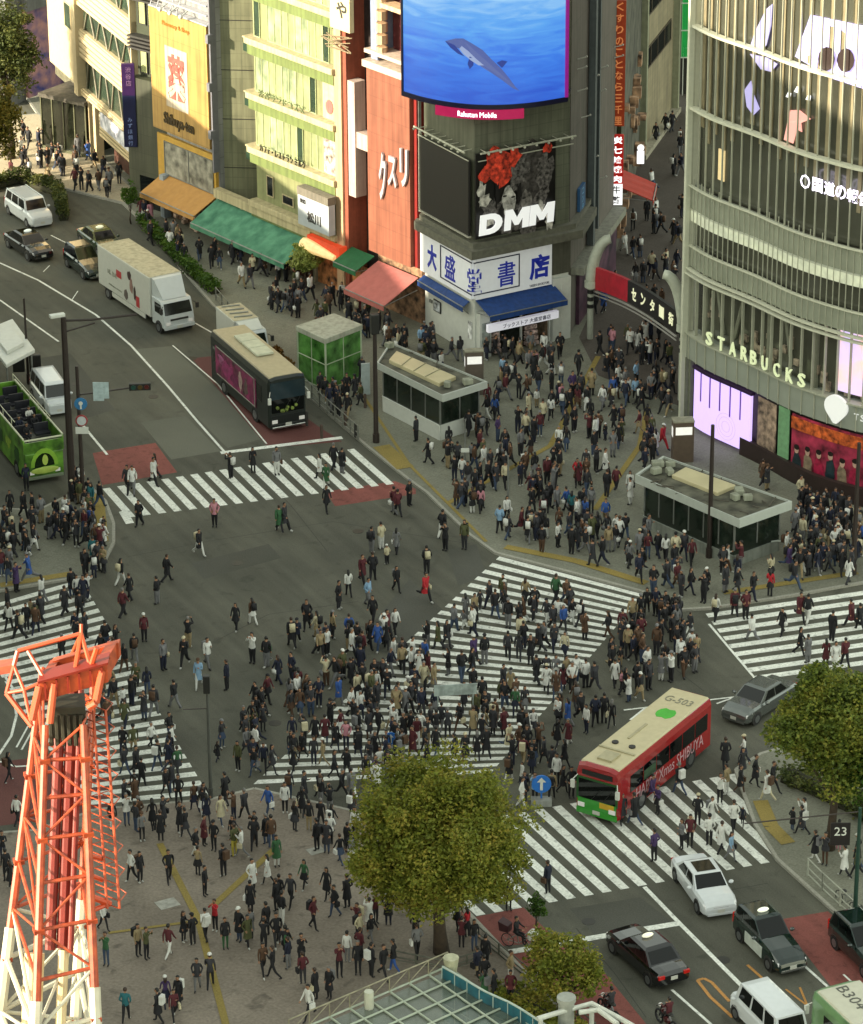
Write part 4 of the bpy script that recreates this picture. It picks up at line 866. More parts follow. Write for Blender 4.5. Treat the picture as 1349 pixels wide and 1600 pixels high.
# vertical curtains behind the glass (upper storeys) and fins in front
b = MB(); bl = MB(); k = 0; u = .15
while u < WQ.L - .3:
    z0 = b1b if u > 8 else QV(250); w = .32 if k % 3 else .42
    b.wbox(WQ, u + .12, u + .12 + w * .8, (s1 - 1.2 if u < 4 else s1 + 1.5 - .25 * u) - (.8 if k % 2 else 0), 36, -.45, -.36); u += .82; k += 1
b.build('curtain', mat('cream_curtain', '#7c735a', .8, var=.2, scale=1), qb)
b = MB()
for k in range(50):
    u = .1 + k * .82
    if u > WQ.L: break
    b.wbox(WQ, u, u + .045, b1b - .3, 36, .02, .13)
b.build('fin', M_fin, qb)
b = MB()
for k in range(60):
    u = .1 + k * .45
    if u > WQ.L: break
    b.wbox(WQ, u, u + .03, b2a - .3, b1b + (.5 if k % 2 else 0), .1, .16)
    if k % 2 == 0: b.wbox(WQ, u, u + .06, fas1, b2a, -.1, .1)
b.build('mullion', M_fin, qb)
b = MB()
for k, u in enumerate((3.2, 4.2, 9.5)): b.tube(WQ.P(u, fas1 + .8, -.6), WQ.P(u + .9 * (1 if k % 2 else -1), b2a - .3, -.6), .14, n=6)
for u in (1.2, 7.3, 11.5): b.tube(WQ.P(u, fas1, -.65), WQ.P(u, b2a, -.65), .22)
b.build('inner_column', mat('inner_column', '#77796a', .6), qb)
b = MB(); rq = random.Random(3)
for k in range(46):
    u = rq.uniform(.8, WQ.L - 1); z = fas1 + rq.uniform(0, 2.2); b = MB(); b.wbox(WQ, u, u + rq.uniform(.2, .5), z, z + rq.uniform(.3, .8), -.7, -.55); b.build('cafe_fitting', mat('cafe_things', '#4a3830', .6, var=.9, scale=2.5, col2='#8c8070'), qb)
sgl = wthing('letter_sign', 'illuminated white coffee shop letters standing on the curved fascia', 'sign', WQ, 5, fas1)
M_glow = mat('lit_letters', '#b4bc9c', .4, emit='#e4eeb8', es=.14, var=0)
ps = [(1107, 532), (1126, 541), (1144, 551), (1162, 561), (1176, 568), (1194, 577), (1212, 584), (1233, 588), (1252, 596)]
for ch, (px, py) in zip('STARBUCKS', ps):
    u, v = WQ.uv(px, py - 4, .3); 
    b_ = wtext('letter', ch, WQ, u, fas1 + .58, .56, .85, M_glow, sgl, .25, .1, keep=False, bold=.012)
# screens and displays
def qpoly(name, px, d, m, parent, th=.05): return shape(WQ, name, px, d, m, parent, th)
u0 = WQ.uv(1089, 600)[0]; u1 = WQ.uv(1177, 640)[0]
scr = wthing('video_screen', 'lavender lit screen with dark violet vertical bars at street level', 'screen', WQ, (u0 + u1) / 2, 1)
va, vb_ = vz(WQ, u0, 664), vz(WQ, u0, 574)
qring(u0, u1, va, vb_, .02, .2).build('picture', mat('lavender_screen', '#8a80a8', .4, emit='#c4aaf0', es=.36, var=0), scr)
qring(u0 - .1, u1 + .15, vb_, vb_ + .18, .0, .3).build('frame', mat('violet_frame', '#2a1438', .5), scr)
M_vb = mat('violet_bar', '#20103a', .4, emit='#4a2080', es=.3, var=0)
for i in range(5):
    uu = u0 + (u1 - u0) * (.14 + .17 * i); b = MB(); b.wbox(WQ, uu, uu + .09, vb_ - (vb_ - va) * (.5 + .03 * (i % 2)), vb_, .2, .23); b.build('bar', M_vb, scr)
b = MB(); cu, cv = u0 + (u1 - u0) * .6, va + (vb_ - va) * .28
for rr in (.35, .62, .85):
    for k in range(20):
        a = 2 * math.pi * k / 20; c = 2 * math.pi * (k + 1) / 20; b.tube(WQ.P(cu + rr * math.cos(a), cv + rr * math.sin(a), .22), WQ.P(cu + rr * math.cos(c), cv + rr * math.sin(c), .22), .012, n=4)
b.build('circle_pattern', mat('mauve_line', '#7a6a98', .5, emit='#a890d0', es=.3, var=0), scr)
def poster(px0, px1, va, vb, m, label, d=.05, name='poster', cat='poster'):
    u0 = WQ.uv(px0, 700)[0]; u1 = WQ.uv(px1, 700)[0]; t = wthing(name, label, cat, WQ, (u0 + u1) / 2, va); qring(u0, u1, va, vb, .0, d).build('panel', m, t); return t, u0, u1
M_p1 = mat('collage_poster', '#2a1626', .6, var=.9, scale=2.2, col2='#8f7a6a'); M_p2 = mat('crimson_poster', '#3a1020', .5, var=.9, scale=1.1, col2='#8c2840')
poster(1183, 1212, 0.6, fas0 - .2, M_p1, 'tall dark collage poster of fashion figures right of the lavender screen')
t, u0, u1 = poster(1216, 1233, .6, fas0 - .1, mat('mint_panel', '#6f9a72', .5, var=.2), 'narrow mint green panel between the poster walls')
t, u0, u1 = poster(1237, 1420, .5, fas0 - .2, M_p2, 'long crimson poster wall with faces of several people', cat='poster')
b = MB(); b.wbox(WQ, u0, u1, fas0 - 1.1, fas0 - .35, .05, .12, n=12); b.build('orange_lettering_band', mat('orange_band', '#8c3a1c', .5, var=.6, scale=3, col2='#c05a2a'), t)
rq = random.Random(5)
for k in range(8):
    uu = u0 + .5 + k * .85; vv = rq.uniform(1.3, 2.3)
    blob(WQ, 'poster_figure', uu, vv - .7, .34, .8, .06, mat('poster_fig%s' % 'abc'[k % 3], ['#1a2a30', '#7a6a58', '#8c1838'][k % 3], .5, var=.5, scale=3), t, seed=k)
    blob(WQ, 'poster_face', uu, vv + .25, .17, .25, .09, mat('poster_skin', '#b09080', .5, var=.15), t, 12, .05, seed=k + 50)
    blob(WQ, 'poster_hair', uu, vv + .42, .2, .16, .1, mat('poster_hair2', '#18100e', .5), t, 12, .1, seed=k + 80)
sg = wthing('poster', 'lit pink and peach picture panel on the upper right of the curved glass front', 'poster', WQ, WQ.uv(1325, 600)[0], fas1 + .6)
u0 = WQ.uv(1300, 560)[0]; u1 = WQ.uv(1420, 560)[0]
va, vb_ = vz(WQ, u0, 612), vz(WQ, u0, 518)
ms = mat('peach_screen', '#9a8088', .4, emit='#d8b0c8', es=.34, var=0)
nt_ = ms.node_tree; tc = nt_.nodes.new('ShaderNodeTexCoord'); nz = nt_.nodes.new('ShaderNodeTexNoise'); nz.inputs['Scale'].default_value = .7; rp = nt_.nodes.new('ShaderNodeValToRGB'); rp.color_ramp.elements[0].position = .4; rp.color_ramp.elements[1].position = .6
rp.color_ramp.elements[0].color = lin('#c8b8e8'); rp.color_ramp.elements[1].color = lin('#eebfae'); nt_.links.new(tc.outputs['Object'], nz.inputs[0]); nt_.links.new(nz.outputs[0], rp.inputs[0]); nt_.links.new(rp.outputs[0], nt_.nodes['Principled BSDF'].inputs['Emission Color'])
qring(u0, u1, va, vb_, -.6, -.5).build('panel', ms, sg)
sg = wthing('bubble_sign', 'round white sign shaped like a speech bubble on the curved fascia', 'sign', WQ, WQ.uv(1306, 640)[0], fas0 + .2)
cu, cv = WQ.uv(1306, 636, .3); pts = [(cu + .78 * math.cos(R(a)), cv + .02 + .72 * math.sin(R(a))) for a in range(-40, 221, 15)] + [(cu - .1, cv - 1.0), (cu + .12, cv - 1.0)]
b = MB(); b.rings([[WQ.P(u, v, dd) for u, v in pts] for dd in (.2, .4)]); b.build('bubble', mat('bubble_white', '#c4c6be', .4, emit='#ffffff', es=.12, var=0), sg)
sg = wthing('letter_sign', 'small pale letters on the fascia right of the speech bubble sign', 'sign', WQ, WQ.uv(1345, 655)[0], fas0 + .6)
u, v = WQ.uv(1338, 652, .2); 
for i, ch in enumerate('TSUTAYA'): wtext('letter', ch, WQ, u + i * .42, v, .3, .4, mat('pale_letters', '#b8bcb4', .4, emit='#ffffff', es=.1, var=0), sg, .15, .05, keep=False)
# screen on the upper glass: lavender picture, two dark heads, white characters, pale and pink figure
big = wthing('video_screen', 'see through picture screen with lavender field and two dark heads high on the glass', 'screen', WQ, 9, 17)
M_lv = mat('lavender_glow', '#8080a0', .4, emit='#c0b0f0', es=.34, var=0)
qpoly('picture', [(1267, 23), (1349, 40), (1349, 138), (1300, 122), (1243, 88)], -.3, M_lv, big)
qpoly('picture', [(1349, 40), (1420, 56), (1420, 160), (1349, 138)], -.3, M_lv, big)
for cx_, cy_ in ((1292, 92), (1322, 94)): qpoly('dark_head', [(cx_ + 13 * math.cos(R(a)), cy_ + 19 * math.sin(R(a))) for a in range(0, 360, 30)], -.24, mat('head_picture', '#1c0f0c', .5, emit='#3a2018', es=.15, var=0), big)
fgs = wthing('video_screen', 'faint pale blue and pink figures shown on the upper glass', 'screen', WQ, 6, 15)
M_f1 = mat('figure_glow', '#707088', .4, emit='#a8a0d0', es=.28, var=0); M_f2 = mat('pink_glow', '#80605c', .4, emit='#e09888', es=.4, var=0)
qpoly('pale_figure', [(1198, 14), (1208, 6), (1206, 40), (1198, 70), (1188, 84), (1172, 76), (1182, 46)], -.3, M_f1, fgs)
qpoly('pale_figure', [(1172, 84), (1200, 90), (1216, 100), (1206, 112), (1190, 108)], -.3, M_f1, fgs)
qpoly('pale_figure', [(1174, 126), (1178, 146), (1188, 170), (1178, 180), (1168, 166), (1164, 140)], -.3, M_f1, fgs)
qpoly('pink_figure', [(1236, 172), (1250, 172), (1268, 186), (1252, 192), (1254, 206), (1246, 202), (1240, 224), (1226, 218), (1232, 190)], -.3, M_f2, fgs)
for p_ in ((1246, 140), (1264, 152), (1233, 148)): qpoly('petal', [(p_[0] + a, p_[1] + c) for a, c in ((-4, 3), (0, -5), (4, -2), (2, 5))], -.28, mat('petal_glow', '#909080', .4, emit='#ffffff', es=.35, var=0), fgs)
sg = wthing('screen_text', 'white lit characters running across the dark upper glass', 'sign', WQ, 9, 12)
for i, ch in enumerate('〇国道の報告書'):
    u, v = WQ.uv(1258 + i * 18.5, 284 + i * 5.6, .4); wtext('character', ch, WQ, u, v, .74, .82, mat('white_led', '#d8d0e8', .4, emit='#efe4ff', es=.7, var=0), sg, .36, .02, keep=False, bold=.02)
b = MB(); u, v = WQ.uv(1119, 258); b.wbox(WQ, u - .25, u + .35, v - 1, v + .9, -.4, -.32); b.build('lit_notice', mat('cream_lit', '#c0a878', .5, emit='#f0d8a0', es=.15), qb)
b = MB(); b.wbox(WQ, -.12, .12, 0, 36, -.3, .45); b.build('edge_mullion', M_rail, qb)
b = MB(); b.wbox(WQ, 0, .5, 0, fas0, -.2, .02); b.wbox(WQ, .12, .24, 0, fas0, .02, .2); b.build('corner_pier', mat('olive_pier', '#6f7262', .5, var=.1), qb)
# hoarding and ledge in front
hw = [P2(1158, 712), P2(1200, 733), P2(1255, 764), P2(1310, 784), P2(1400, 806)]
WH = CWall(hw, 4); b = MB(); b.wbox(WH, 0, WH.L, .13, 1.25, -.15, .15, n=20); tag(b.build('low_wall', mat('brown_wall', '#2c1f1d', .5, var=.2)), 'dark brown low curved wall in front of the crimson poster wall', 'wall')
hw = [P2(1255, 742), P2(1300, 758), P2(1349, 768), P2(1420, 780)]
WH2 = CWall(hw, 4); b = MB(); b.wbox(WH2, 0, WH2.L, .13, 1.0, -.1, .1, n=16); b.wbox(WH2, 0, WH2.L, 1.0, 1.06, -.2, .2, n=16); tag(b.build('planter_rail', mat('pale_green_rail', '#70786a', .6)), 'pale rail close to the crimson poster wall', 'railing')
# ---------------------------------------------------------------- arch gate of the shopping alley
M_tube = mat('arch_tube', '#b4b8aa', .4, var=.08); M_bk = mat('black_band', '#151515', .5)
def gate_post(px, py, pyt, lean, label):
    q = P2(px, py); z0 = ZAT(q.x, q.y, pyt[0]); z1 = ZAT(q.x, q.y, pyt[1]); t = thing('gate_post', label, 'gate post', pz(q, 0), 0, 'posts of the alley gate')
    b = MB(); b.tube(pz(q, .1), pz(q, z0), .2, .2, 12); b.build('pole', mat('post_grey', '#9a9d92', .5), t)
    for k in range(3): b = MB(); b.tube(pz(q, z0 - .35 - k * .5), pz(q, z0 - .62 - k * .5), .225, n=12); b.build('band', M_bk, t)
    b = MB(); H_ = z1 - z0; pts = [Vector((q.x + lean * (1 - math.cos(a * math.pi / 2 / 8)) * 1.25, q.y, z0 - .1 + H_ * math.sin(a * math.pi / 2 / 8))) for a in range(9)]
    b.path(pts, [.36, .37, .38, .38, .37, .36, .35, .33, .3], 12); o = b.build('curved_tube', M_tube, t, smooth=True)
    b = MB(); b.tube(pz(q, z0 - .2), pz(q, z0 + .25), .41, n=14); b.build('collar', M_tube, t)
    return q, z0, z1
qa, za0, za1 = gate_post(922, 532, (444, 371), 1, 'curved grey tube post with black bands at the bookshop side of the alley')
qc, zc0, zc1 = gate_post(1064, 628, (512, 426), -1, 'curved grey tube post with black bands beside the glass building')
for i, ch in enumerate('センター街'): text('lettering', ch, lambda x, y, z, i=i: Vector((qa.x - .02 + x + .18 * i * i * .35, qa.y - .42 - z, za0 + .75 + i * .48 + y)), .32, .32, M_dark, None, .02) if False else None
WA = Wall(qa + Vector((.3, 0)), qc + Vector((-.3, 0)))
gt = wthing('arch_sign', 'arched alley banner, red at left, black with pale letters at right', 'sign', WA, WA.L / 2, 3.5)
def arch(u): t_ = u / WA.L; return za0 - .3 + .35 * math.sin(math.pi * t_) + (zc0 - .4 - za0 + .3) * t_
for nm, f0, f1, m, h in (('red_panel', .0, .42, mat('red_banner', '#8a1222', .5, var=.3, scale=1.5, emit='#a01020', es=.06), 1.5), ('black_panel', .42, 1.0, mat('black_banner', '#1a1716', .5, var=.4), 1.5)):
    b = MB()
    for i in range(10):
        a = WA.L * (f0 + (f1 - f0) * i / 10); c = WA.L * (f0 + (f1 - f0) * (i + 1) / 10)
        b.hexa([WA.P(a, arch(a), .12), WA.P(c, arch(c), .12), WA.P(c, arch(c), -.12), WA.P(a, arch(a), -.12), WA.P(a, arch(a) + h, .12), WA.P(c, arch(c) + h, .12), WA.P(c, arch(c) + h, -.12), WA.P(a, arch(a) + h, -.12)])
    b.build(nm, m, gt)
b = MB(); pts = [WA.P(WA.L * i / 14, arch(WA.L * i / 14) - .18, .1) for i in range(15)]; b.path(pts, .07, 6); b.path([p + Vector((0, 0, -.25)) for p in pts], .05, 6); b.build('arch_beam', mat('beam_pale', '#8c8a86', .5), gt)
for i, ch in enumerate('センター街'): u = WA.L * (.5 + i * .11); wtext('lettering', ch, WA, u, arch(u) + .75, .62, .8, mat('cream_letters', '#c8c8b0', .4, emit='#f0f0c0', es=.15, var=0), gt, .14, .03, keep=False, bold=.02)
# ---------------------------------------------------------------- subway entrance shelters
def rect4(a, b_, c, d_, z): return [P2(*p, z) for p in (a, b_, c, d_)]
M_roof = mat('shelter_roof', '#3d3d33', .8, var=.4, scale=1.2, col2='#57564a'); M_fp = mat('fascia_pale', '#a7aca6', .5, var=.06); M_sky = mat('skylight', '#b8ae8c', .4, var=.12, scale=.6)
M_gw = mat('green_shelter_glass', '#1a221c', .12, var=.5, scale=.7, spec=.8)
def shelter(label, c4, zr, zf, base4, panel, kind):
    L_, Bk, Rt, Ft = c4; t = thing('subway_entrance', label, 'subway entrance', pz(sum(c4, Vector((0, 0))) / 4, 0))
    ctr = sum(c4, Vector((0, 0))) / 4
    ins = lambda f: [ctr + (p - ctr) * f for p in c4]
    b = MB(); b.prism(ins(.99), zr - zf, zr - .12); b.build('roof', M_roof, t)
    b = MB(); a = c4; i_ = ins(.965)
    for k in range(4): k2 = (k + 1) % 4; b.hexa([pz(a[k], zr - zf - .02), pz(a[k2], zr - zf - .02), pz(i_[k2], zr - zf - .02), pz(i_[k], zr - zf - .02), pz(a[k], zr), pz(a[k2], zr), pz(i_[k2], zr), pz(i_[k], zr)])
    b.build('fascia', M_fp, t)
    bb_ = [ctr + (p - ctr) * .86 for p in c4]
    for k in range(4):
        if k == 1 and kind == 1: continue
        p, q_ = bb_[k], bb_[(k + 1) % 4]; d = q_ - p; n_ = max(2, int(d.length / 1.2)); Wk = Wall(p, q_)
        if k == 2 and kind == 1: pass
        b = MB(); lw_ = 1.05 if kind else .75; b.wbox(Wk, 0, Wk.L, 0, lw_, -.08, .08); b.wbox(Wk, 0, Wk.L, lw_, lw_ + .07, -.11, .11); b.build('low_wall', M_whitep if kind else mat('low_wall_grey', '#80847c', .6), t)
        b = MB(); b.wbox(Wk, 0, Wk.L, lw_ + .07, zr - zf, -.015, .015); b.build('glass', M_gw, t)
        for i in range(n_ + 1): u = Wk.L * i / n_; b = MB(); b.wbox(Wk, u - .04, u + .04, 1.12, zr - zf, -.05, .05); b.build('post', M_steel, t)
    return t, ctr
k1 = [P2(589, 566, 3.3), P2(610, 534, 3.3), P2(762, 596, 3.3), P2(692, 618, 3.3)]
t1, c1 = shelter('flat roofed subway entrance with cream skylight in front of the bookshop', k1, 3.3, .42, None, None, 1)
def lerp4(c4, s, t_): return (c4[0].lerp(c4[3], s)).lerp(c4[1].lerp(c4[2], s), t_)   # s along the long side, t_ across
b = MB(); b.prism([lerp4(k1, .12, .25), lerp4(k1, .12, .7), lerp4(k1, .80, .7), lerp4(k1, .80, .25)], 3.1, 3.42); b.build('skylight', M_sky, t1, bevel=.06)
b = MB()
for s in (.3, .46, .62): b.tube(pz(lerp4(k1, s, .25), 3.44), pz(lerp4(k1, s, .7), 3.44), .03, n=5)
b.build('skylight_rib', mat('rib_grey', '#8d8a70', .6), t1)
def clutter(t, c4, z, n, seed, spots):
    rr = random.Random(seed)
    for s, w in spots:
        q = lerp4(c4, s, w); b = MB(); b.box((q.x, q.y, z + .2), (rr.uniform(.35, .7), rr.uniform(.3, .5), .35), rr.uniform(0, 3)); b.build('roof_unit', mat('unit_pale', '#8d9080', .6, var=.1), t, bevel=.04)
    for k in range(n // 2):
        q = lerp4(c4, rr.uniform(.04, .96), rr.uniform(.06, .94)); a = rr.uniform(0, 6.28); l = rr.uniform(.3, 1.2)
        b = MB(); b.tube((q.x, q.y, z + .06), (q.x + l * math.cos(a), q.y + l * math.sin(a), z + rr.uniform(.03, .2)), rr.uniform(.02, .05), n=5); b.build('roof_cable', mat('cable_dark', '#4a463c', .8), t)
clutter(t1, k1, 3.2, 26, 1, [(.02, .8), (.86, .35), (.93, .7)])
tag(MB().box(pz(P2(667, 676), 1.15), (.26, .2, 2.2), .5).build('yellow_pillar_sign', mat('pale_yellow', '#b3b56a', .5, emit='#ffff90', es=.08)), 'slim pale yellow pillar sign at the front corner of the flat roofed entrance', 'sign')
k2 = [P2(993, 741, 3.3), P2(1036, 712, 3.3), P2(1238, 783, 3.3), P2(1156, 812, 3.3)]
t2, c2 = shelter('larger subway entrance with cluttered roof beside the glass building', k2, 3.3, .5, None, None, 0)
b = MB(); b.prism([lerp4(k2, .22, .42), lerp4(k2, .22, .85), lerp4(k2, .62, .85), lerp4(k2, .62, .42)], 3.1, 3.4); b.build('skylight', M_sky, t2, bevel=.06)
clutter(t2, k2, 3.2, 60, 2, [(.05, .6), (.12, .75), (.18, .5), (.1, .35), (.74, .5), (.7, .7), (.8, .62)])
b = MB(); q = lerp4(k2, 1.08, .6); b.path([(q.x + .9 * math.cos(a * .4), q.y + 1.2 * math.sin(a * .4), 1.0) for a in range(-2, 6)], .05, 6); b.build('curved_rail', M_fp, t2)
# green glazed lift shelter
g4 = [P2(462, 509, 3.7), P2(522, 489, 3.7), P2(567, 507, 3.7), P2(508, 530, 3.7)]; cg = sum(g4, Vector((0, 0))) / 4
tg = thing('glass_shelter', 'tall green glazed shelter with pale flat roof beside the kerb railing', 'shelter', pz(cg, 0))
b = MB(); b.prism(g4, 3.35, 3.7); b.build('roof', mat('pale_roof', '#a0a294', .6, var=.1), tg, bevel=.04)
gi = [cg + (p - cg) * .94 for p in g4]
for k in range(4):
    Wk = Wall(gi[k], gi[(k + 1) % 4]); b = MB(); b.wbox(Wk, .05, Wk.L - .05, .15, 3.35, -.01, .01); b.build('glass', mat('lime_glass', '#2f6a28', .1, var=.7, scale=1.1, col2='#4d7a3c', spec=.8), tg)
b = MB()
for k in range(4):
    p = gi[k]; b.box((p.x, p.y, 1.7), (.12, .12, 3.35)); q = gi[(k + 1) % 4]; m_ = (p + q) / 2; b.box((m_.x, m_.y, 1.7), (.07, .07, 3.35))
    for z in (.2, 1.9): b.tube(pz(p, z), pz(q, z), .04, n=5)
b.build('frame', mat('pale_green_frame', '#9aa58c', .5), tg)
# pylons
def pylon(px, py, w, dd, h, rz, label, m):
    q = P2(px, py); t = thing('sign_pylon', label, 'sign', pz(q, .13), rz); b = MB(); b.box((0, 0, h / 2), (w, dd, h)); b.build('body', m, t, local=True, bevel=.03)
    b = MB(); b.box((0, 0, h + .03), (w * 1.03, dd * 1.05, .08)); b.build('cap', mat('pylon_cap', '#8d8a78', .6), t, local=True)
    b = MB(); b.box((-w * .5, -.0, h - .7), (.03, dd * .5, .6)); b.box((0, -dd * .5, h - .55), (w * .8, .03, .5)); b.build('lit_panel', mat('panel_lit', '#d0ccb8', .5, emit='#ffffff', es=.15), t, local=True)
pylon(741, 618, 1.15, .55, 2.9, .1, 'grey brown sign pylon behind the flat roofed subway entrance', mat('pylon_grey', '#5e544c', .5))
pylon(1066, 722, 1.25, .8, 2.6, .1, 'brown vending sized pylon at the corner of the glass building', mat('pylon_brown', '#55473c', .5))
# ---------------------------------------------------------------- poles, lamps, signals, signs
M_pole = mat('dark_pole', '#2a211e', .5); M_blk = mat('signal_black', '#151615', .5)
def pole(px, py, pyt, label, r=.11, m=None, name='pole', cat='pole', head=None):
    q = P2(px, py); z = ZAT(q.x, q.y, pyt); t = thing(name, label, cat, pz(q, 0))
    b = MB(); b.tube(pz(q, 0), pz(q, z), r * 1.15, r * .8, 10); b.tube(pz(q, .1), pz(q, .7), r * 1.5, n=10); b.build('shaft', m or M_pole, t); return q, z, t
def signal(t, c, rz=0.0, w=1.25, n=3):
    b = MB(); b.box(c, (w, .3, .42), rz); b.build('signal_head', M_blk, t, bevel=.04)
    ux = Vector((math.cos(rz), math.sin(rz), 0)); uy = Vector((math.sin(rz), -math.cos(rz), 0))
    for i, m in enumerate(((mat('green_lens', '#1a4038', .3)), mat('amber_lens', '#4a3a18', .3), mat('red_lens', '#4a1a18', .3))[:n]):
        p = Vector(c) + ux * ((i - (n - 1) / 2) * .38) + uy * .15; b = MB(); b.tube(p, p + uy * .04, .14, n=10); b.build('lens', m, t)
        b = MB(); b.tube(p, p + uy * .22 + Vector((0, 0, .03)), .17, n=10); 
q, z, t = pole(114, 784, 496, 'tall dark street lamp pole with long horizontal arm near the open top green bus', .2, name='street_lamp', cat='street lamp')
b = MB(); b.path([pz(q, z - .2), Vector((q.x + 1.6, q.y, z - .15)), Vector((q.x + 4.2, q.y + .3, z + .05))], .07, 7); b.path([pz(q, z - .9), Vector((q.x + 1.8, q.y, z - .35))], .05, 6); b.build('arm', M_pole, t)
b = MB(); b.box((q.x - .35, q.y, z + .12), (.9, .35, .2), .4); b.build('lamp_head', M_whitep, t, bevel=.05)
q, z, t = pole(131, 792, 572, 'dark signal pole carrying round blue and white traffic signs', .12, name='signal_pole', cat='traffic light')
zz = ZAT(q.x, q.y, 612)
b = MB(); b.tube(pz(q, zz - .2), Vector((q.x + 3.9, q.y, zz + .35)), .05, n=6); b.build('arm', M_pole, t)
signal(t, Vector((q.x + 3.6, q.y - .1, zz + .35)), .1)
b = MB(); b.box((q.x + 1.2, q.y - .12, zz + .05), (.62, .05, 1.15)); b.box((q.x + 1.66, q.y - .12, zz + .12), (.28, .05, 1.0)); b.build('white_sign', mat('pale_blue_sign', '#9fb0b4', .5, var=.2, scale=4), t)
def disc(t, c, r, m, nm='round_sign'):
    b = MB(); b.tube(Vector(c), Vector(c) + Vector((0, -.04, 0)), r, n=18); return b.build(nm, m, t)
zb_ = ZAT(q.x, q.y, 629); disc(t, (q.x + .15, q.y - .18, zb_), .38, mat('sign_mid_blue', '#2a6a9a', .5)); disc(t, (q.x + .15, q.y - .24, zb_ + .05), .12, M_whitep, 'arrow')
b = MB(); b.box((q.x + .15, q.y - .25, zb_ - .15), (.1, .03, .3)); b.build('arrow', M_whitep, t)
zb_ = ZAT(q.x, q.y, 655); disc(t, (q.x + .15, q.y - .18, zb_), .36, mat('sign_ring_red', '#8c3438', .5)); disc(t, (q.x + .15, q.y - .24, zb_), .27, mat('sign_pale', '#b0b4b8', .5), 'sign_face')
b = MB(); b.box((q.x + .15, q.y - .2, zb_ - .62), (.75, .04, .42)); b.build('plate', M_whitep, t)
q, z, t = pole(45, 600, 466, 'thin dark pole by the far edge of the left road with boxed signals', .08, name='signal_pole', cat='traffic light')
for dx in (-.55, .5): b = MB(); b.box((q.x + dx, q.y - .1, .13 + 1.35), (.75, .35, 1.15), .1); b.build('boxed_signal', M_blk, t, bevel=.05)
q, z, t = pole(588, 694, 492, 'dark signal pole at the corner of the upper zebra crossing', .14, name='signal_pole', cat='traffic light')
b = MB(); b.box((q.x, q.y - .05, z - .55), (.5, .45, 1.25), .3); b.build('signal_head', M_blk, t, bevel=.05)
q, z, t = pole(1108, 874, 664, 'dark slim pole in front of the larger subway entrance', .13)
q, z, t = pole(1333, 900, 692, 'dark slim pole near the right edge of the pavement', .13)
q, z, t = pole(330, 1250, 1058, 'slim grey pole with signal box standing among people at the plaza edge', .08, m=mat('worn_pole', '#4a4c48', .6), name='signal_pole', cat='traffic light')
b = MB(); b.box((q.x - .02, q.y - .05, z - .35), (.32, .3, .95)); b.build('signal_head', M_blk, t, bevel=.04)
b = MB(); b.tube(pz(q, z - 1.7), Vector((q.x - 1.2, q.y, z - 1.75)), .03, n=5); b.build('arm', M_pole, t)
q, z, t = pole(794, 800, 712, 'pale slim pole by the tactile path in the crowd', .06, m=M_steel)
q, z, t = pole(727, 742, 655, 'pale slim pole with small sign in front of the flat roofed entrance', .05, m=M_steel)
b = MB(); b.box((q.x, q.y - .06, z * .45), (.5, .06, .25)); b.build('small_sign', M_whitep, t)
# bracket lamp with banner on the right, lower signal poles
q, z, t = pole(1335, 1450, 1262, 'dark green pole with a black and pink banner on the right pavement', .1, m=mat('dark_green_pole', '#16352c', .5), name='banner_pole', cat='pole')
b = MB(); b.box((q.x - .85, q.y, z - 1.35), (.9, .06, 1.15)); b.build('banner', mat('black_pink_banner', '#171314', .5, var=.2), t)
for dx, ch in ((-.85, '23'),): text('lettering', ch, lambda x, y, z_: Vector((q.x + dx + x, q.y - .04 - z_, z - 1.2 + y)), .55, .45, M_whitep, t, .02)
b = MB(); b.tube(pz(q, z - .2), Vector((q.x - 5.2, q.y + .3, z - .95)), .035, n=5); b.build('arm', M_pole, t)
# white notice board by the shelter, police style box etc.
tag(MB().box(pz(P2(572, 622), 1.3), (.55, .12, 2.1), .2).build('notice_board', mat('pale_notice', '#a3aeb0', .5)), 'pale upright notice board left of the flat roofed entrance', 'sign')
# bollards
bl = None
for i, (px, py) in enumerate([(480, 668), (503, 688), (522, 652), (540, 668), (556, 686), (571, 640), (1214, 862), (1262, 880)]):
    qq = P2(px, py); t = thing('bollard', ['dark bollard at the kerb just right of the wrapped bus', 'dark bollard at the kerb nearest the upper zebra crossing', 'brown bollard beside the railing under the green shelter', 'brown bollard third from the green shelter', 'dark bollard left of the corner signal pole', 'dark thin bollard by the pale notice board', 'black bollard right of the larger subway entrance', 'black bollard on the yellow tactile strip at the right'][i], 'bollard', pz(qq, .13), 0, 'bollards along the kerb')
    b = MB(); b.tube((0, 0, 0), (0, 0, .85), .09, n=10); b.ball((0, 0, .85), .1, 8, 4); b.build('post', mat('bollard_brown', '#4a3c34', .6) if i % 2 else M_dark, t, local=True)
# railings
def railing(px, label, h=.95, step=1.3, m=None):
    pts = [P2(*p) for p in px]; t = thing('railing', label, 'railing', pz(pts[0], .13)); m = m or M_steel
    b = MB()
    for a, c in zip(pts, pts[1:]):
        n = max(1, round((c - a).length / step))
        for i in range(n + 1): p = a.lerp(c, i / n); pb_ = MB(); pb_.tube(pz(p, .1), pz(p, h + .13), .05, n=7); pb_.build('post', m, t)
        for z in (h + .1, h * .6, h * .25): b.tube(pz(a, z), pz(c, z), .035, n=6)
    b.build('rail', m, t)
railing([(464, 602), (500, 638), (560, 690)], 'grey kerb railing below the green glazed shelter', m=mat('rail_grey', '#6f7068', .5))
railing([(338, 472), (395, 538), (455, 596)], 'grey kerb railing between the truck and the wrapped bus', m=MATS['rail_grey'])
railing([(1262, 1372), (1285, 1395), (1340, 1445), (1400, 1500)], 'white posted railing along the right kerb above the red lane', m=mat('rail_white', '#9c9e92', .5))
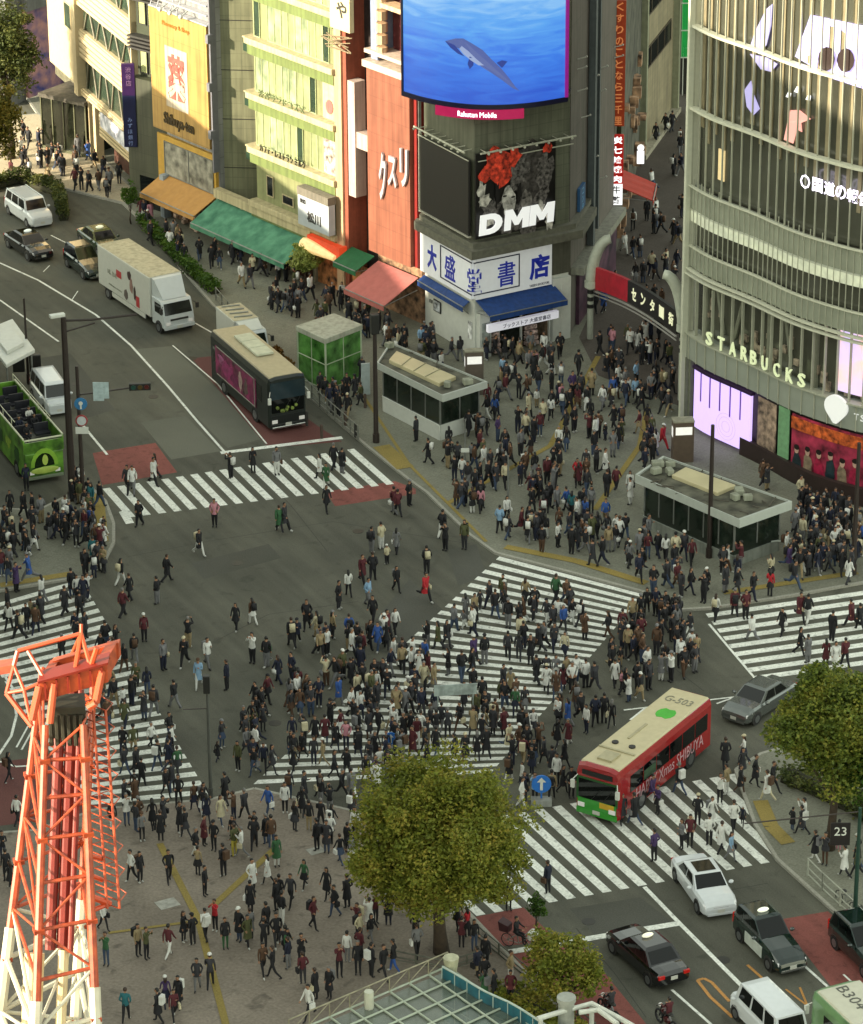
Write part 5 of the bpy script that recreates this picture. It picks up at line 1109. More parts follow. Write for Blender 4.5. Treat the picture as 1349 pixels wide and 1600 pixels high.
railing([(740, 1462), (800, 1512), (930, 1620)], 'low grey railing along the kerb below the big tree', .6, m=mat('rail_dark', '#55564c', .6))
railing([(600, 1500), (700, 1520), (760, 1500)], 'low dark railing around the foot of the big tree', .5, m=MATS['rail_dark'])
# blue traffic arrow signs standing in the crossing
def arrow_sign(px, py, label, s=1.0):
    q = P2(px, py); t = thing('arrow_sign', label, 'sign', pz(q, 0), 0, 'blue arrow signs on the crossing'); b = MB(); b.box((0, 0, .2), (.9 * s, .5, .4)); b.build('base', mat('base_grey', '#8a8c88', .6), t, local=True, bevel=.05)
    b = MB(); b.tube((0, -.02, 1.05 * s), (0, -.08, 1.05 * s), .42 * s, n=20); b.box((0, 0, .45), (.08, .08, .6)); b.build('disc', mat('arrow_blue', '#1f66b8', .4, var=0), t, local=True)
    b = MB(); b.box((0, -.11, 1.0 * s), (.12 * s, .03, .45 * s)); b.face([(-.2 * s, -.11, 1.15 * s), (.2 * s, -.11, 1.15 * s), (0, -.11, 1.38 * s)]); b.build('arrow', M_whitep, t, local=True)
arrow_sign(846, 1258, 'larger blue arrow sign left of the red and green bus', 1.15)
arrow_sign(611, 1176, 'small blue arrow sign in the thick of the crowd above the big tree', .8)
q = P2(712, 1132); b = MB(); b.box((q.x, q.y, 2.0), (2.2, .06, .6), .12); b.tube((q.x - .9, q.y - .1, 0.9), (q.x - .9, q.y - .1, 2.0), .03); b.tube((q.x + .9, q.y + .1, .9), (q.x + .9, q.y + .1, 2.0), .03)
tag(b.build('banner', mat('pale_banner', '#8f9a98', .6, var=.3, scale=3)), 'pale banner held above the heads in the middle of the crossing', 'banner')
# dark glass kiosk in the sunlit plaza, big ad behind
q0, q1 = P2(68, 232), P2(137, 248); WK = Wall(q0, q1); hk = ZAT(q0.x, q0.y, 150)
t = wthing('glass_kiosk', 'dark glass box building on the sunlit pavement at the upper left', 'kiosk', WK, 1, 0)
b = MB(); b.wbox(WK, 0, WK.L, 0, hk, -5, 0); b.build('glass', mat('kiosk_glass', '#171a12', .1, var=.5, scale=.7), t)
b = MB(); b.wbox(WK, -.1, WK.L + .1, hk, hk + .3, -5.2, .2); b.build('roof', mat('kiosk_roof', '#4a463e', .8, var=.4), t)
b = MB()
for k in range(5): b.wbox(WK, WK.L * k / 4 - .05, WK.L * k / 4 + .05, 0, hk, 0, .06)
b.wbox(WK, 0, WK.L, 0, .35, .0, .2); b.build('mullion', mat('olive_mullion', '#4a4c34', .5), t)
q0, q1 = P2(42, 214), P2(80, 200); WP = Wall(q0 + Vector((0, 10)), q1 + Vector((0, 10)))
t = wthing('billboard', 'blue and pink picture billboard behind the trees at the upper left', 'billboard', WP, 1, 6)
va, vb_ = vz(WP, 1, 105), vz(WP, 1, 8)
b = MB(); b.wbox(WP, -1.2, WP.L + .1, va - 2, vb_, -.3, 0); b.build('board', mat('ad_mix', '#3a46a8', .5, var=.4, scale=.9, col2='#b08078'), t)
b = MB(); b.wbox(WP, WP.L + .1, WP.L + .8, 0, 36, -.3, .2); b.wbox(WP, -3, -1.2, 0, 36, -.6, -.3); b.wbox(WP, -1.2, WP.L + .1, vb_, vb_ + 1.0, -.3, .3); b.build('frame', mat('grey_frame', '#6d6f70', .6), t)
b = MB(); b.wbox(WP, WP.L + .0, WP.L + 1, vb_ - .8, vb_ + 3, .25, .5); b.build('green_mark', mat('vivid_green', '#1a8a30', .5), t)
# ---------------------------------------------------------------- red and white lattice tower on a roof near the camera
ZT = 58.0     # distance ahead
def TP(px, py, dist): r = ray(px, py); return CAMP + r * (dist / r.dot(FWD))
M_or = mat('tower_orange', '#92371a', .5, var=.25, scale=6, col2='#a44420'); M_ord = mat('tower_orange_deep', '#6e1806', .5, var=.1); M_wt = mat('tower_white', '#b4ae9c', .5, var=.12)
tw = thing('lattice_tower', 'orange and white lattice tower rising in front of the crossing', 'tower', TP(90, 1500, ZT) * Vector((1, 1, 0)) if False else Vector((TP(90, 1500, ZT).x, TP(90, 1500, ZT).y, 38)))
# four legs : (top px, bottom px) front pair nearer, rear pair farther
top = {'FL': TP(72, 1100, ZT - 1), 'FR': TP(128, 1075, ZT - 1), 'BL': TP(60, 1100, ZT + .8), 'BR': TP(146, 1075, ZT + .8)}
botm = {'FL': TP(56, 1600, ZT - 1.7), 'FR': TP(150, 1600, ZT - 1.3), 'BL': TP(-2, 1600, ZT + .3), 'BR': TP(118, 1600, ZT + 1.6)}
legs = {}
ztop = sum(p.z for p in top.values()) / 4
for k in top:
    d = botm[k] - top[k]; s_ = (ztop - top[k].z) / d.z; a = top[k] + d * s_; e_ = a + d * ((38 - a.z) / d.z); legs[k] = (a, e_)
def LP(k, z): a, e_ = legs[k]; return a.lerp(e_, (a.z - z) / (a.z - e_.z))
zsplit = {'FL': TP(60, 1510, ZT).z, 'FR': TP(145, 1483, ZT).z, 'BL': TP(15, 1460, ZT).z, 'BR': TP(95, 1440, ZT).z}
zs_ = sum(zsplit.values()) / 4
for k in legs:
    b = MB(); b.tube(LP(k, ztop), LP(k, zs_), .06, .075, 8); b.build('orange_leg', M_or, tw)
    b = MB(); b.tube(LP(k, zs_), LP(k, 38), .10, .13, 8); b.build('white_leg', M_wt, tw)
zz = [ztop - i * (.46 + .02 * i) for i in range(30)]; zz = [z for z in zz if z > 38]
ob = MB(); wb_ = MB(); pr_ = [('FL', 'FR'), ('FR', 'BR'), ('BR', 'BL'), ('BL', 'FL')]
for i in range(len(zz) - 1):
    b = ob if zz[i + 1] > zs_ - .3 else wb_; r = .032 if b is ob else .045
    for j, (k, l) in enumerate(pr_):
        b.tube(LP(k, zz[i + 1]), LP(l, zz[i + 1]), r, n=6)
        if (i + j) % 2: b.tube(LP(k, zz[i]), LP(l, zz[i + 1]), r * .7, n=6)
        else: b.tube(LP(l, zz[i]), LP(k, zz[i + 1]), r * .7, n=6)
    if b is wb_: b.tube(LP('FL', zz[i + 1]), LP('BR', zz[i + 1]), r * .6, n=5)
for k in legs:
    for z in zz[1:14:2]: q_ = LP(k, z); b = MB(); b.box((q_.x, q_.y, q_.z), (.17, .17, .07), .3); b.build('gusset_plate', M_or, tw)
ob.build('orange_bracing', M_or, tw); wb_.build('white_bracing', M_wt, tw)
# central ducts and cable tray
ctr = lambda z: (LP('FL', z) + LP('FR', z) + LP('BL', z) + LP('BR', z)) / 4
b = MB()
for dx, dy, r in ((-.1, .1, .09), (.1, .15, .11), (.24, 0, .05)): b.tube(ctr(ztop + .1) + Vector((dx, dy, 0)), ctr(zs_) + Vector((dx, dy, 0)), r, n=10)
b.build('orange_duct', M_ord, tw)
b = MB()
for dx, dy, r in ((-.35, 0, .17), (.12, .1, .09)): b.tube(ctr(zs_) + Vector((dx, dy, 0)), ctr(38) + Vector((dx, dy, 0)), r, n=10)
b.build('white_duct', mat('tower_cream', '#c2ae88', .5), tw)
b = MB(); p = ctr(ztop - .1); b.box((p.x + .05, p.y - .35, p.z - .05), (.6, .5, .55), .1)
for k in range(6): b.tube((p.x - .2 + k * .1, p.y - .6, p.z + .1), (p.x - .2 + k * .1, p.y - .62, p.z - .45), .04, n=6)
b.build('cable_bundle', mat('cable_olive', '#2c2a1c', .7, var=.4), tw)
# ladder cage on the right
b = MB(); lt, lb_ = TP(146, 1110, ZT - .4), TP(168, 1420, ZT - .6)
for off in (0, .2): b.tube(lt + Vector((off, .1 * off, 0)), lb_ + Vector((off, 0, 0)), .022, n=6)
b.tube(lt + Vector((-.2, .3, 0)), lb_ + Vector((-.25, .3, 0)), .025, n=6)
for k in range(26):
    p = lt.lerp(lb_, k / 25); b.tube(p + Vector((-.2, .3, 0)), p + Vector((.2, 0, 0)), .011, n=5); 
    if k % 3 == 0: b.path([p + Vector((.22, 0, 0)), p + Vector((.3, .25, 0)), p + Vector((.1, .5, 0)), p + Vector((-.2, .3, 0))], .01, 5)
b.build('ladder', M_or, tw)
b = MB(); p = TP(140, 1400, ZT - .8); e_ = TP(172, 1412, ZT - .5); b.tube(p, e_, .055); b.tube(TP(140, 1424, ZT - .8), e_, .04); b.tube(TP(136, 1335, ZT - .8), TP(160, 1342, ZT - .5), .04); b.tube(TP(136, 1365, ZT - .8), TP(160, 1375, ZT - .5), .04); b.build('side_bracket', mat('tower_bright', '#bc4420', .45), tw)
# head : deck beam, side plates, antenna frame
b = MB(); A_, B_ = TP(62, 1070, ZT - 1.1), TP(168, 1040, ZT - 1.1); dv = (B_ - A_); bk_ = Vector((.12, .75, 0)); dn = Vector((0, 0, -.26)); up_ = Vector((0, 0, .05))
def slab(b, a, c, back, z0, z1):
    b.hexa([a + Vector((0, 0, z0)), c + Vector((0, 0, z0)), c + back + Vector((0, 0, z0)), a + back + Vector((0, 0, z0)), a + Vector((0, 0, z1)), c + Vector((0, 0, z1)), c + back + Vector((0, 0, z1)), a + back + Vector((0, 0, z1))])
slab(b, A_, B_, Vector((.04, .22, 0)), -.30, .04); slab(b, A_ + bk_, B_ + bk_, Vector((.02, .15, 0)), -.25, .04)
slab(b, A_ + Vector((0, .22, 0)), A_ + Vector((.14, .22, 0)), Vector((.1, .6, 0)), -.3, .04); slab(b, B_ + Vector((-.16, .22, 0)), B_ + Vector((0, .22, 0)), Vector((.1, .6, 0)), -.3, .04)
b.build('head_frame', M_or, tw)
b = MB(); slab(b, A_ + Vector((-.02, -.05, 0)), B_ + Vector((.02, -.05, 0)), Vector((0, .4, 0)), .04, .08)
for k in range(6): p = A_.lerp(B_, (k + .5) / 6); b.box((p.x, p.y - .03, p.z - .13), (.03, .03, .3))
b.build('head_flange', M_ord, tw)
b = MB()
for p, q in (((62, 1072), (50, 1125)), ((160, 1048), (150, 1098)), ((150, 1098), (138, 1105)), ((85, 1068), (78, 1130))): b.tube(TP(*p, ZT - 1.05), TP(*q, ZT - 1.0), .065)
# frame arms
pts = {'a': (28, 1017), 'b': (127, 990), 'c': (71, 1063), 'd': (118, 1045), 'e': (152, 1012), 'f': (142, 1042), 'g': (22, 1040), 'h': (10, 1083), 'i': (50, 1135), 'j': (38, 1078), 'k': (44, 1017)}
dd = {'a': .2, 'b': .3, 'e': -.2, 'g': .2, 'h': .1, 'k': .2}
T_ = {k: TP(v[0], v[1], ZT - 1 + dd.get(k, 0)) for k, v in pts.items()}
for p, q, r in (('a', 'b', .035), ('k', 'c', .035), ('b', 'd', .04), ('b', 'f', .035), ('e', 'f', .045), ('a', 'g', .04), ('g', 'h', .035), ('h', 'i', .045), ('h', 'j', .03), ('j', 'i', .03), ('j', 'c', .025), ('g', 'j', .03)): b.tube(T_[p], T_[q], r, n=6)
b.tube(T_['b'], TP(127, 975, ZT - .7), .03); b.tube(TP(95, 1062, ZT + .9), TP(127, 990, ZT - .7), .03)
b.build('antenna_frame', mat('tower_salmon', '#b44a28', .45, var=.06), tw)
b = MB(); b.hexa([TP(-30, 1048, ZT - .8), TP(26, 1038, ZT - .8), TP(26, 1050, ZT - .8), TP(-30, 1060, ZT - .8)] + [TP(x, y, ZT - .4) for x, y in ((-30, 1036), (24, 1028), (24, 1038), (-30, 1046))]); b.build('antenna_plate', M_or, tw)
tb_ = thing('office_or_shade_block', 'rooftop office block carrying the lattice tower below the picture', 'building', (legs['FL'][1].x, ZT - 6, 0))
# rooftop building below the frame (carries the tower)
b = MB(); cx_ = TP(90, 1600, ZT).x; cyy = sum(l[1].y for l in legs.values()) / 4; b.prism([(cx_ - 9, cyy - 18), (cx_ + 5, cyy - 18), (cx_ + 5, cyy + 3), (cx_ - 9, cyy + 3)], 0, 37.95); b.build('wall', mat('office_grey', '#6d6c66', .7), tb_)
b = MB()
for fl in range(10):
    for i in range(6): b.box((cx_ - 7.5 + i * 2.2, cyy + 3.03, 2 + fl * 3.6), (1.5, .06, 1.8)); b.box((cx_ + 5.03, cyy - 16.5 + i * 3.2, 2 + fl * 3.6), (.06, 2.0, 1.8))
b.build('window', M_glass, tb_)
# ---------------------------------------------------------------- unseen blocks added outside the frame to shade crossing and street
def office(label, x0, y0, x1, y1, h, m):  # added mass with window bands, sized by the shadow it must cast
    t = thing('office_or_shade_block', label, 'building', ((x0 + x1) / 2, (y0 + y1) / 2, 0)); b = MB(); b.prism([(x0, y0), (x1, y0), (x1, y1), (x0, y1)], 0, h); b.build('wall', m, t)
    b = MB(); n = int(h / 3.6)
    for k in range(n): b.box((x1 + .03, (y0 + y1) / 2, 2 + k * 3.6), (.06, (y1 - y0) * .94, 1.7))
    b.build('window_band', M_glass, t); b = MB(); b.prism([(x0 - .2, y0 - .2), (x1 + .2, y0 - .2), (x1 + .2, y1 + .2), (x0 - .2, y1 + .2)], h, h + .8); b.build('parapet', m, t); return t
M_shade_block = mat('shade_block_beige', '#8a8678', .7)
office('tall unseen block added left of the crossing to shade it', -56, 84, -44, 195, 47, M_shade_block)
office('lower unseen block added left of the shop street to shade it', -72, 195.3, -50, 228.5, 20, M_shade_block)
# ---------------------------------------------------------------- glass canopy, blue net and white pipes at the bottom
cz = 6.0
cA, cB, cC_, cD = P2(700, 1512, cz), P2(452, 1618, cz), P2(640, 1760, cz), P2(880, 1640, cz)
t = thing('glass_canopy', 'low glass roof with white lattice bars at the bottom edge', 'canopy', pz(cA, 0))
bl4 = lambda s, w: cA.lerp(cB, s).lerp(cD.lerp(cC_, s), w)
b = MB(); b.face([pz(bl4(0.02, .02), cz), pz(bl4(1, .02), cz), pz(bl4(1, 1), cz), pz(bl4(.02, 1), cz)]); 
b.v = b.v; mg = mat('canopy_glass', '#5f6a60', .2, var=.3, scale=.8, spec=.8); b.face([pz(bl4(0.02, .02), cz - .03), pz(bl4(.02, 1), cz - .03), pz(bl4(1, 1), cz - .03), pz(bl4(1, .02), cz - .03)]); b.build('glass', mg, t)
mg.node_tree.nodes['Principled BSDF'].inputs['Alpha'].default_value = .55
b = MB()
for i in range(9):
    s = i / 8
    b.tube(pz(bl4(s, 0), cz + .06), pz(bl4(s, 1), cz + .06), .05, n=5)
    b.tube(pz(bl4(0, s), cz + .06), pz(bl4(1, s), cz + .06), .05, n=5)
b.build('lattice', mat('lattice_pale', '#9aa292', .5), t)
b = MB()
for i in range(9):
    s = i / 8; p = bl4(s, 0); q = bl4(min(1, s + .0625), 0); b.tube(pz(p, cz + .06), pz(p, cz + .75), .03, n=5)
    if i < 8: p2 = bl4((i + 1) / 8, 0); b.tube(pz(p, cz + .75), pz(p2, cz + .75), .035, n=5); b.tube(pz(p, cz + .75), pz(p2, cz + .1), .025, n=5)
b.build('edge_truss', mat('truss_beige', '#86806a', .6), t)
b = MB()
for p in (bl4(.04, .04), bl4(.96, .04), bl4(.04, .9)): b.tube(pz(p, .1), pz(p, cz), .12)
b.build('column', M_steel, t)
q = P2(705, 1512, cz + .4); b = MB(); b.tube(pz(q, cz + .1), pz(q, cz + .9), .22, .34, 10); b.build('pale_tray', mat('tray_pale', '#a8a68c', .6, var=.2), t)
q = P2(637, 1530, cz); b = MB(); b.tube(pz(P2(577, 1575, cz), cz), pz(P2(577, 1575, cz), cz + .8), .2, n=8); b.build('vent_pipe', mat('vent_pale', '#b0b0a0', .5), t)
net = thing('safety_net', 'blue mesh screen hanging beside the glass canopy', 'net', pz(P2(700, 1520, cz), 2))
npts = [(692, 1522), (720, 1538), (760, 1562), (800, 1580), (850, 1612), (890, 1640)]
WN = CWall([P2(x, y + 6, cz) for x, y in npts], 4); b = MB(); b.wbox(WN, 0, WN.L, cz - 2.0, cz + .5, 0, .02, n=20)
mn = mat('blue_mesh', '#1f6070', .7, var=.3, scale=2); mn.node_tree.nodes['Principled BSDF'].inputs['Alpha'].default_value = .8; b.build('mesh', mn, net)
b = MB(); b.path([WN.P(WN.L * i / 12, cz + .55, 0) for i in range(13)], .05, 6)
for i in range(11): p = WN.P(WN.L * i / 10, 0, .04); b.tube((p.x, p.y, cz - 2), (p.x, p.y, cz + .5), .022, n=5)
for z in (-1.2, -.4): b.path([WN.P(WN.L * i / 12, cz + z, .04) for i in range(13)], .02, 5)
b.build('frame', mat('net_frame', '#a3b0a8', .5), net)
pp = thing('vent_stack', 'white pipework frame with a round grey stack at the bottom edge', 'pipework', pz(P2(900, 1600, 7), 0))
b = MB()
def PQ(x, y, z=7.0): return G(x, y, z)
for ch in ([(840, 1592), (880, 1580), (925, 1568), (970, 1592), (1010, 1615)], [(905, 1582), (935, 1578), (965, 1600)], [(850, 1605), (900, 1620)]): b.path([PQ(*c) for c in ch], .11, 8)
for c in ((925, 1568), (845, 1592)): p = PQ(*c); b.tube(p, (p.x, p.y, 0), .1)
b.build('pipe', mat('white_pipe', '#b8bab2', .4), pp)
b = MB(); p = PQ(885, 1574, 7); b.tube((p.x, p.y, 3.8), (p.x, p.y, 7.3), .33, n=14); b.tube((p.x, p.y, 7.3), (p.x, p.y, 7.5), .39, n=14); b.build('stack', mat('stack_grey', '#8b8d86', .5, var=.15), pp)
# low roof of entrance at far left with white canopy
q = [P2(x, y, 3.0) for x, y in ((-30, 520), (20, 500), (55, 548), (10, 572))]
t = thing('canopy', 'small white pitched canopy at the left edge by the road', 'canopy', pz(q[0], 0)); b = MB(); b.prism(q, 2.85, 3.1); m_ = sum(q, Vector((0, 0))) / 4; b.prism([m_ + (p - m_) * .6 for p in q], 3.1, 3.35); b.build('roof', M_whitep, t, bevel=.05)
for p in q: b = MB(); b.tube(pz(m_ + (p - m_) * .85, 0), pz(m_ + (p - m_) * .85, 2.9), .06); b.build('post', M_steel, t)
# ---------------------------------------------------------------- trees
def leafmat(name, a, b_, c):
    m = D.materials.new(name); m.use_nodes = True; t = m.node_tree; N = t.nodes; Lk = t.links; p = N['Principled BSDF']; p.inputs['Roughness'].default_value = .6; p.inputs['Specular IOR Level'].default_value = .25
    tc = N.new('ShaderNodeTexCoord'); nz = N.new('ShaderNodeTexNoise'); nz.inputs['Scale'].default_value = .9; nz.inputs['Detail'].default_value = 4; Lk.new(tc.outputs['Object'], nz.inputs[0])
    n2 = N.new('ShaderNodeTexNoise'); n2.inputs['Scale'].default_value = 9; Lk.new(tc.outputs['Object'], n2.inputs[0])
    av = N.new('ShaderNodeMath'); av.operation = 'ADD'; Lk.new(nz.outputs[0], av.inputs[0]); Lk.new(n2.outputs[0], av.inputs[1])
    hf = N.new('ShaderNodeMath'); hf.operation = 'MULTIPLY'; hf.inputs[1].default_value = .5; Lk.new(av.outputs[0], hf.inputs[0])
    rp = N.new('ShaderNodeValToRGB'); e = rp.color_ramp.elements; e[0].position = .38; e[0].color = lin(a); e[1].position = .62; e[1].color = lin(c); x = e.new(.5); x.color = lin(b_); Lk.new(hf.outputs[0], rp.inputs[0]); Lk.new(rp.outputs[0], p.inputs['Base Color'])
    tr = N.new('ShaderNodeBsdfTranslucent'); Lk.new(rp.outputs[0], tr.inputs[0]); mx = N.new('ShaderNodeMixShader'); mx.inputs[0].default_value = .25; Lk.new(p.outputs[0], mx.inputs[1]); Lk.new(tr.outputs[0], mx.inputs[2]); Lk.new(mx.outputs[0], N['Material Output'].inputs[0]); return m
M_leaf = leafmat('leaves_olive', '#525c1e', '#6f7628', '#948438'); M_leafg = leafmat('leaves_green', '#263c14', '#3d5a1c', '#5c7428'); M_leafd = leafmat('leaves_dark', '#2c381c', '#454f26', '#6a6a34')
M_bark = mat('bark', '#3a2f24', .9, var=.3, scale=4, bump=.5)
def tree(label, base, h, cz_, rx, ry, rz_, n, leaf, lm, seed, nb=11, name='tree', trunk_r=.28, density=26, lean=(0, 0)):
    rr = random.Random(seed); t = thing(name, label, 'tree' if name == 'tree' else name.replace('_', ' '), (base.x, base.y, .1)); B = Vector((base.x, base.y, .1)); C_ = Vector((base.x + lean[0], base.y + lean[1], cz_))
    b = MB(); fork = B.lerp(C_, .35) + Vector((0, 0, 0)); b.path([B, B.lerp(fork, .5) + Vector((rr.uniform(-.1, .1), 0, 0)), fork, C_.lerp(fork, .4)], [trunk_r * 1.3, trunk_r, trunk_r * .85, trunk_r * .5], 10)
    b.build('trunk', M_bark, t, smooth=True)
    centers = []; lb = MB()
    for k in range(nb * 4):
        # clump centres: mostly on the crown shell
        z = rr.uniform(-.75, 1); a = rr.uniform(0, 2 * math.pi); rxy = math.sqrt(max(0, 1 - z * z)); f = rr.uniform(.45, .93)
        centers.append((C_ + Vector((rx * rxy * math.cos(a) * f, ry * rxy * math.sin(a) * f, rz_ * z * f)), rr.uniform(.14, .32) * (rx + rz_) / 2))
    for k in range(nb):
        c = centers[k * 4][0]; s = fork.lerp(C_, rr.uniform(0, .6)); mdl = s.lerp(c, .5) + Vector((rr.uniform(-.3, .3), rr.uniform(-.3, .3), rr.uniform(0, .4)))
        lb.path([s, mdl, c], [trunk_r * .4, trunk_r * .25, .03], 6)
    lb.build('limbs', M_bark, t)
    V = []; F = []
    for k in range(n):
        c, r = centers[rr.randrange(len(centers))] if k % 3 else (C_, min(rx, rz_) * .97)
        d = Vector((rr.gauss(0, 1), rr.gauss(0, 1), rr.gauss(0, 1))).normalized() * r * (rr.random() ** .45)
        p = c + Vector((d.x, d.y * ry / rx, d.z * .8))
        if mnoise.noise(p * 1.1) > .46: continue
        s = leaf * rr.uniform(.6, 1.35); nx = Vector((rr.gauss(0, 1), rr.gauss(0, 1), rr.gauss(0, .6))).normalized(); ny = nx.cross(Vector((rr.gauss(0, 1), rr.gauss(0, 1), rr.gauss(0, 1)))).normalized()
        i = len(V); V += [p - nx * s, p - ny * s * .55, p + nx * s, p + ny * s * .55]; F.append((i, i + 1, i + 2, i + 3))
    cb = MB(); cb.v = [tuple(v) for v in V]; cb.f = F; cb.m = [0] * len(F)
    me = D.meshes.new('crown'); inv = wmat(t).inverted(); me.from_pydata([tuple(inv @ Vector(v)) for v in V], [], F); me.materials.append(lm); o = D.objects.new('crown', me); COL.objects.link(o); o.parent = t
    return t
M_leafo = leafmat('leaves_olive_green', '#3c4a1c', '#5c6a26', '#8a8436')
bp = P2(690, 1492); tree('large round olive green tree on the plaza beside the lower zebra crossing', bp, 10, 5.9, 4.75, 4.4, 4.0, 76000, .095, M_leaf, 11, 26, trunk_r=.3, lean=(-.3, 0))
tree('large green tree on the pavement at the right edge', P2(1296, 1330), 10, 6.8, 3.7, 3.4, 3.3, 36000, .11, M_leafo, 12, 18, trunk_r=.22, lean=(.35, 0))
tree('lower green tree crown at the far right behind the banner pole', P2(1370, 1330), 7, 4.6, 2.6, 2.6, 2.6, 9000, .11, M_leafg, 13, 12, trunk_r=.18)
tree('small olive tree in the planting at the bottom beside the black taxi', P2(880, 1590), 5, 2.6, 1.9, 1.9, 1.9, 9000, .09, M_leaf, 14, 12, trunk_r=.14)
tree('dark olive tree at the top left corner', P2(18, 250), 12, 8.6, 2.6, 2.6, 4.6, 12000, .14, M_leafd, 15, 16, trunk_r=.25)
tree('yellowish tree at the left edge beside the sunlit pavement', P2(-12, 300), 9, 5.5, 2.6, 2.6, 3.6, 10000, .14, leafmat('leaves_yellow', '#38401a', '#5c5a22', '#8a7a34'), 16, 14, trunk_r=.2)
tree('small bright green tree in front of the end of the long green awning', P2(478, 452), 4, 2.3, 1.3, 1.2, 1.1, 2600, .13, leafmat('leaves_bright', '#5a6a30', '#8a9448', '#b4b478'), 17, 7, trunk_r=.07)
tree('young tree beside the pale building and the shop row corner', P2(205, 352), 4, 2.2, .7, .7, 1.3, 900, .1, M_leafg, 18, 5, trunk_r=.05)
tree('slim shrub beside the red lane below the lower zebra crossing', P2(838, 1462), 3, 1.5, .5, .5, .9, 700, .08, M_leafg, 19, 5, trunk_r=.05)
def hedge(label, px, w, h, n, lm, seed, leaf=.11):
    rr = random.Random(seed); pts = [P2(*p) for p in px]; t = thing('hedge', label, 'hedge', pz(pts[0], .13)); V = []; F = []; L = [(c - a).length for a, c in zip(pts, pts[1:])]; tot = sum(L)
    for k in range(n):
        s = rr.uniform(0, tot); i = 0
        while i < len(L) - 1 and s > L[i]: s -= L[i]; i += 1
        p = pts[i].lerp(pts[i + 1], s / L[i]); hh = h * (.7 + .3 * mnoise.noise(Vector((p.x, p.y, 0)) * .8)); q = Vector((p.x + rr.uniform(-w, w), p.y + rr.uniform(-w, w), .15 + hh * rr.random() ** .5))
        sz = leaf * rr.uniform(.6, 1.3); nx = Vector((rr.gauss(0, 1), rr.gauss(0, 1), rr.gauss(0, .6))).normalized(); ny = nx.cross(Vector((rr.gauss(0, 1), rr.gauss(0, 1), rr.gauss(0, 1)))).normalized(); j = len(V); V += [q - nx * sz, q - ny * sz * .6, q + nx * sz, q + ny * sz * .6]; F.append((j, j + 1, j + 2, j + 3))
    me = D.meshes.new('foliage'); inv = wmat(t).inverted(); me.from_pydata([tuple(inv @ v) for v in V], [], F); me.materials.append(lm); o = D.objects.new('foliage', me); COL.objects.link(o); o.parent = t
    b = MB(); 
    for a, c in zip(pts, pts[1:]): b.tube(pz(a, .2), pz(c, .2), w * .8, n=8)
    b.build('soil_bed', mat('soil', '#2c2c1c', .9), t)
hedge('clipped hedge along the kerb behind the white box truck', [(222, 352), (262, 392), (300, 432), (338, 462)], .45, 1.1, 5000, M_leafg, 1)
hedge('dark shrubs along the far left roadside by the white minivan', [(-20, 300), (30, 285), (90, 305), (100, 345)], .45, 1.4, 4000, M_leafd, 2)
hedge('low shrubs in the planting under the bottom tree', [(790, 1560), (850, 1600), (930, 1660)], .7, .9, 4500, M_leaf, 3)
hedge('shrubs with pale flowers along the right kerb under the tree', [(1230, 1220), (1300, 1250), (1380, 1290)], .7, 1.0, 3500, M_leafd, 4)
hedge('thin planting beside the railing near the wrapped bus', [(430, 560), (455, 588)], .25, 1.0, 800, leafmat('leaves_rust', '#5a3a1c', '#7a5524', '#4a4a20'), 5)
# ---------------------------------------------------------------- vehicles
M_tyre = mat('tyre', '#16161a', .8, var=.1); M_rim = mat('rim', '#8a8d90', .3, .8); M_vg = mat('vehicle_glass', '#06090a', .05, var=.2, scale=.8, spec=.45); M_chrome = mat('chrome', '#a8aaac', .15, .9)
M_hl = mat('headlight_glass', '#b4b8bc', .1, emit='#fff4dc', es=.05, var=0); M_tl = mat('tail_light', '#8a1414', .2, emit='#ff2010', es=.04, var=0); M_plate = mat('plate', '#b8b8b0', .5, var=0)
def wheel(t, x, y, r=.32, w=.24):
    s = 1 if y > 0 else -1; b = MB(); b.tube((x, y - s * w, r), (x, y, r), r, n=18); o = b.build('wheel', M_tyre, t, local=True)
    b = MB(); b.tube((x, y - s * .02, r), (x, y + s * .015, r), r * .62, n=14); b.build('rim', M_rim, o, local=True)
    b = MB(); b.tube((x, y - s * w, r + .03), (x, y - s * .005, r + .03), r + .07, n=18); b.build('wheel_arch', M_dark, t, local=True)
def quad4(pts, f0, f1, g0, g1, off):
    a, b_, c, d = [Vector(p) for p in pts]; n = (b_ - a).cross(d - a).normalized()
    P = lambda s, w: a.lerp(b_, s).lerp(d.lerp(c, s), w) + n * off
    return [P(f0, g0), P(f1, g0), P(f1, g1), P(f0, g1)]
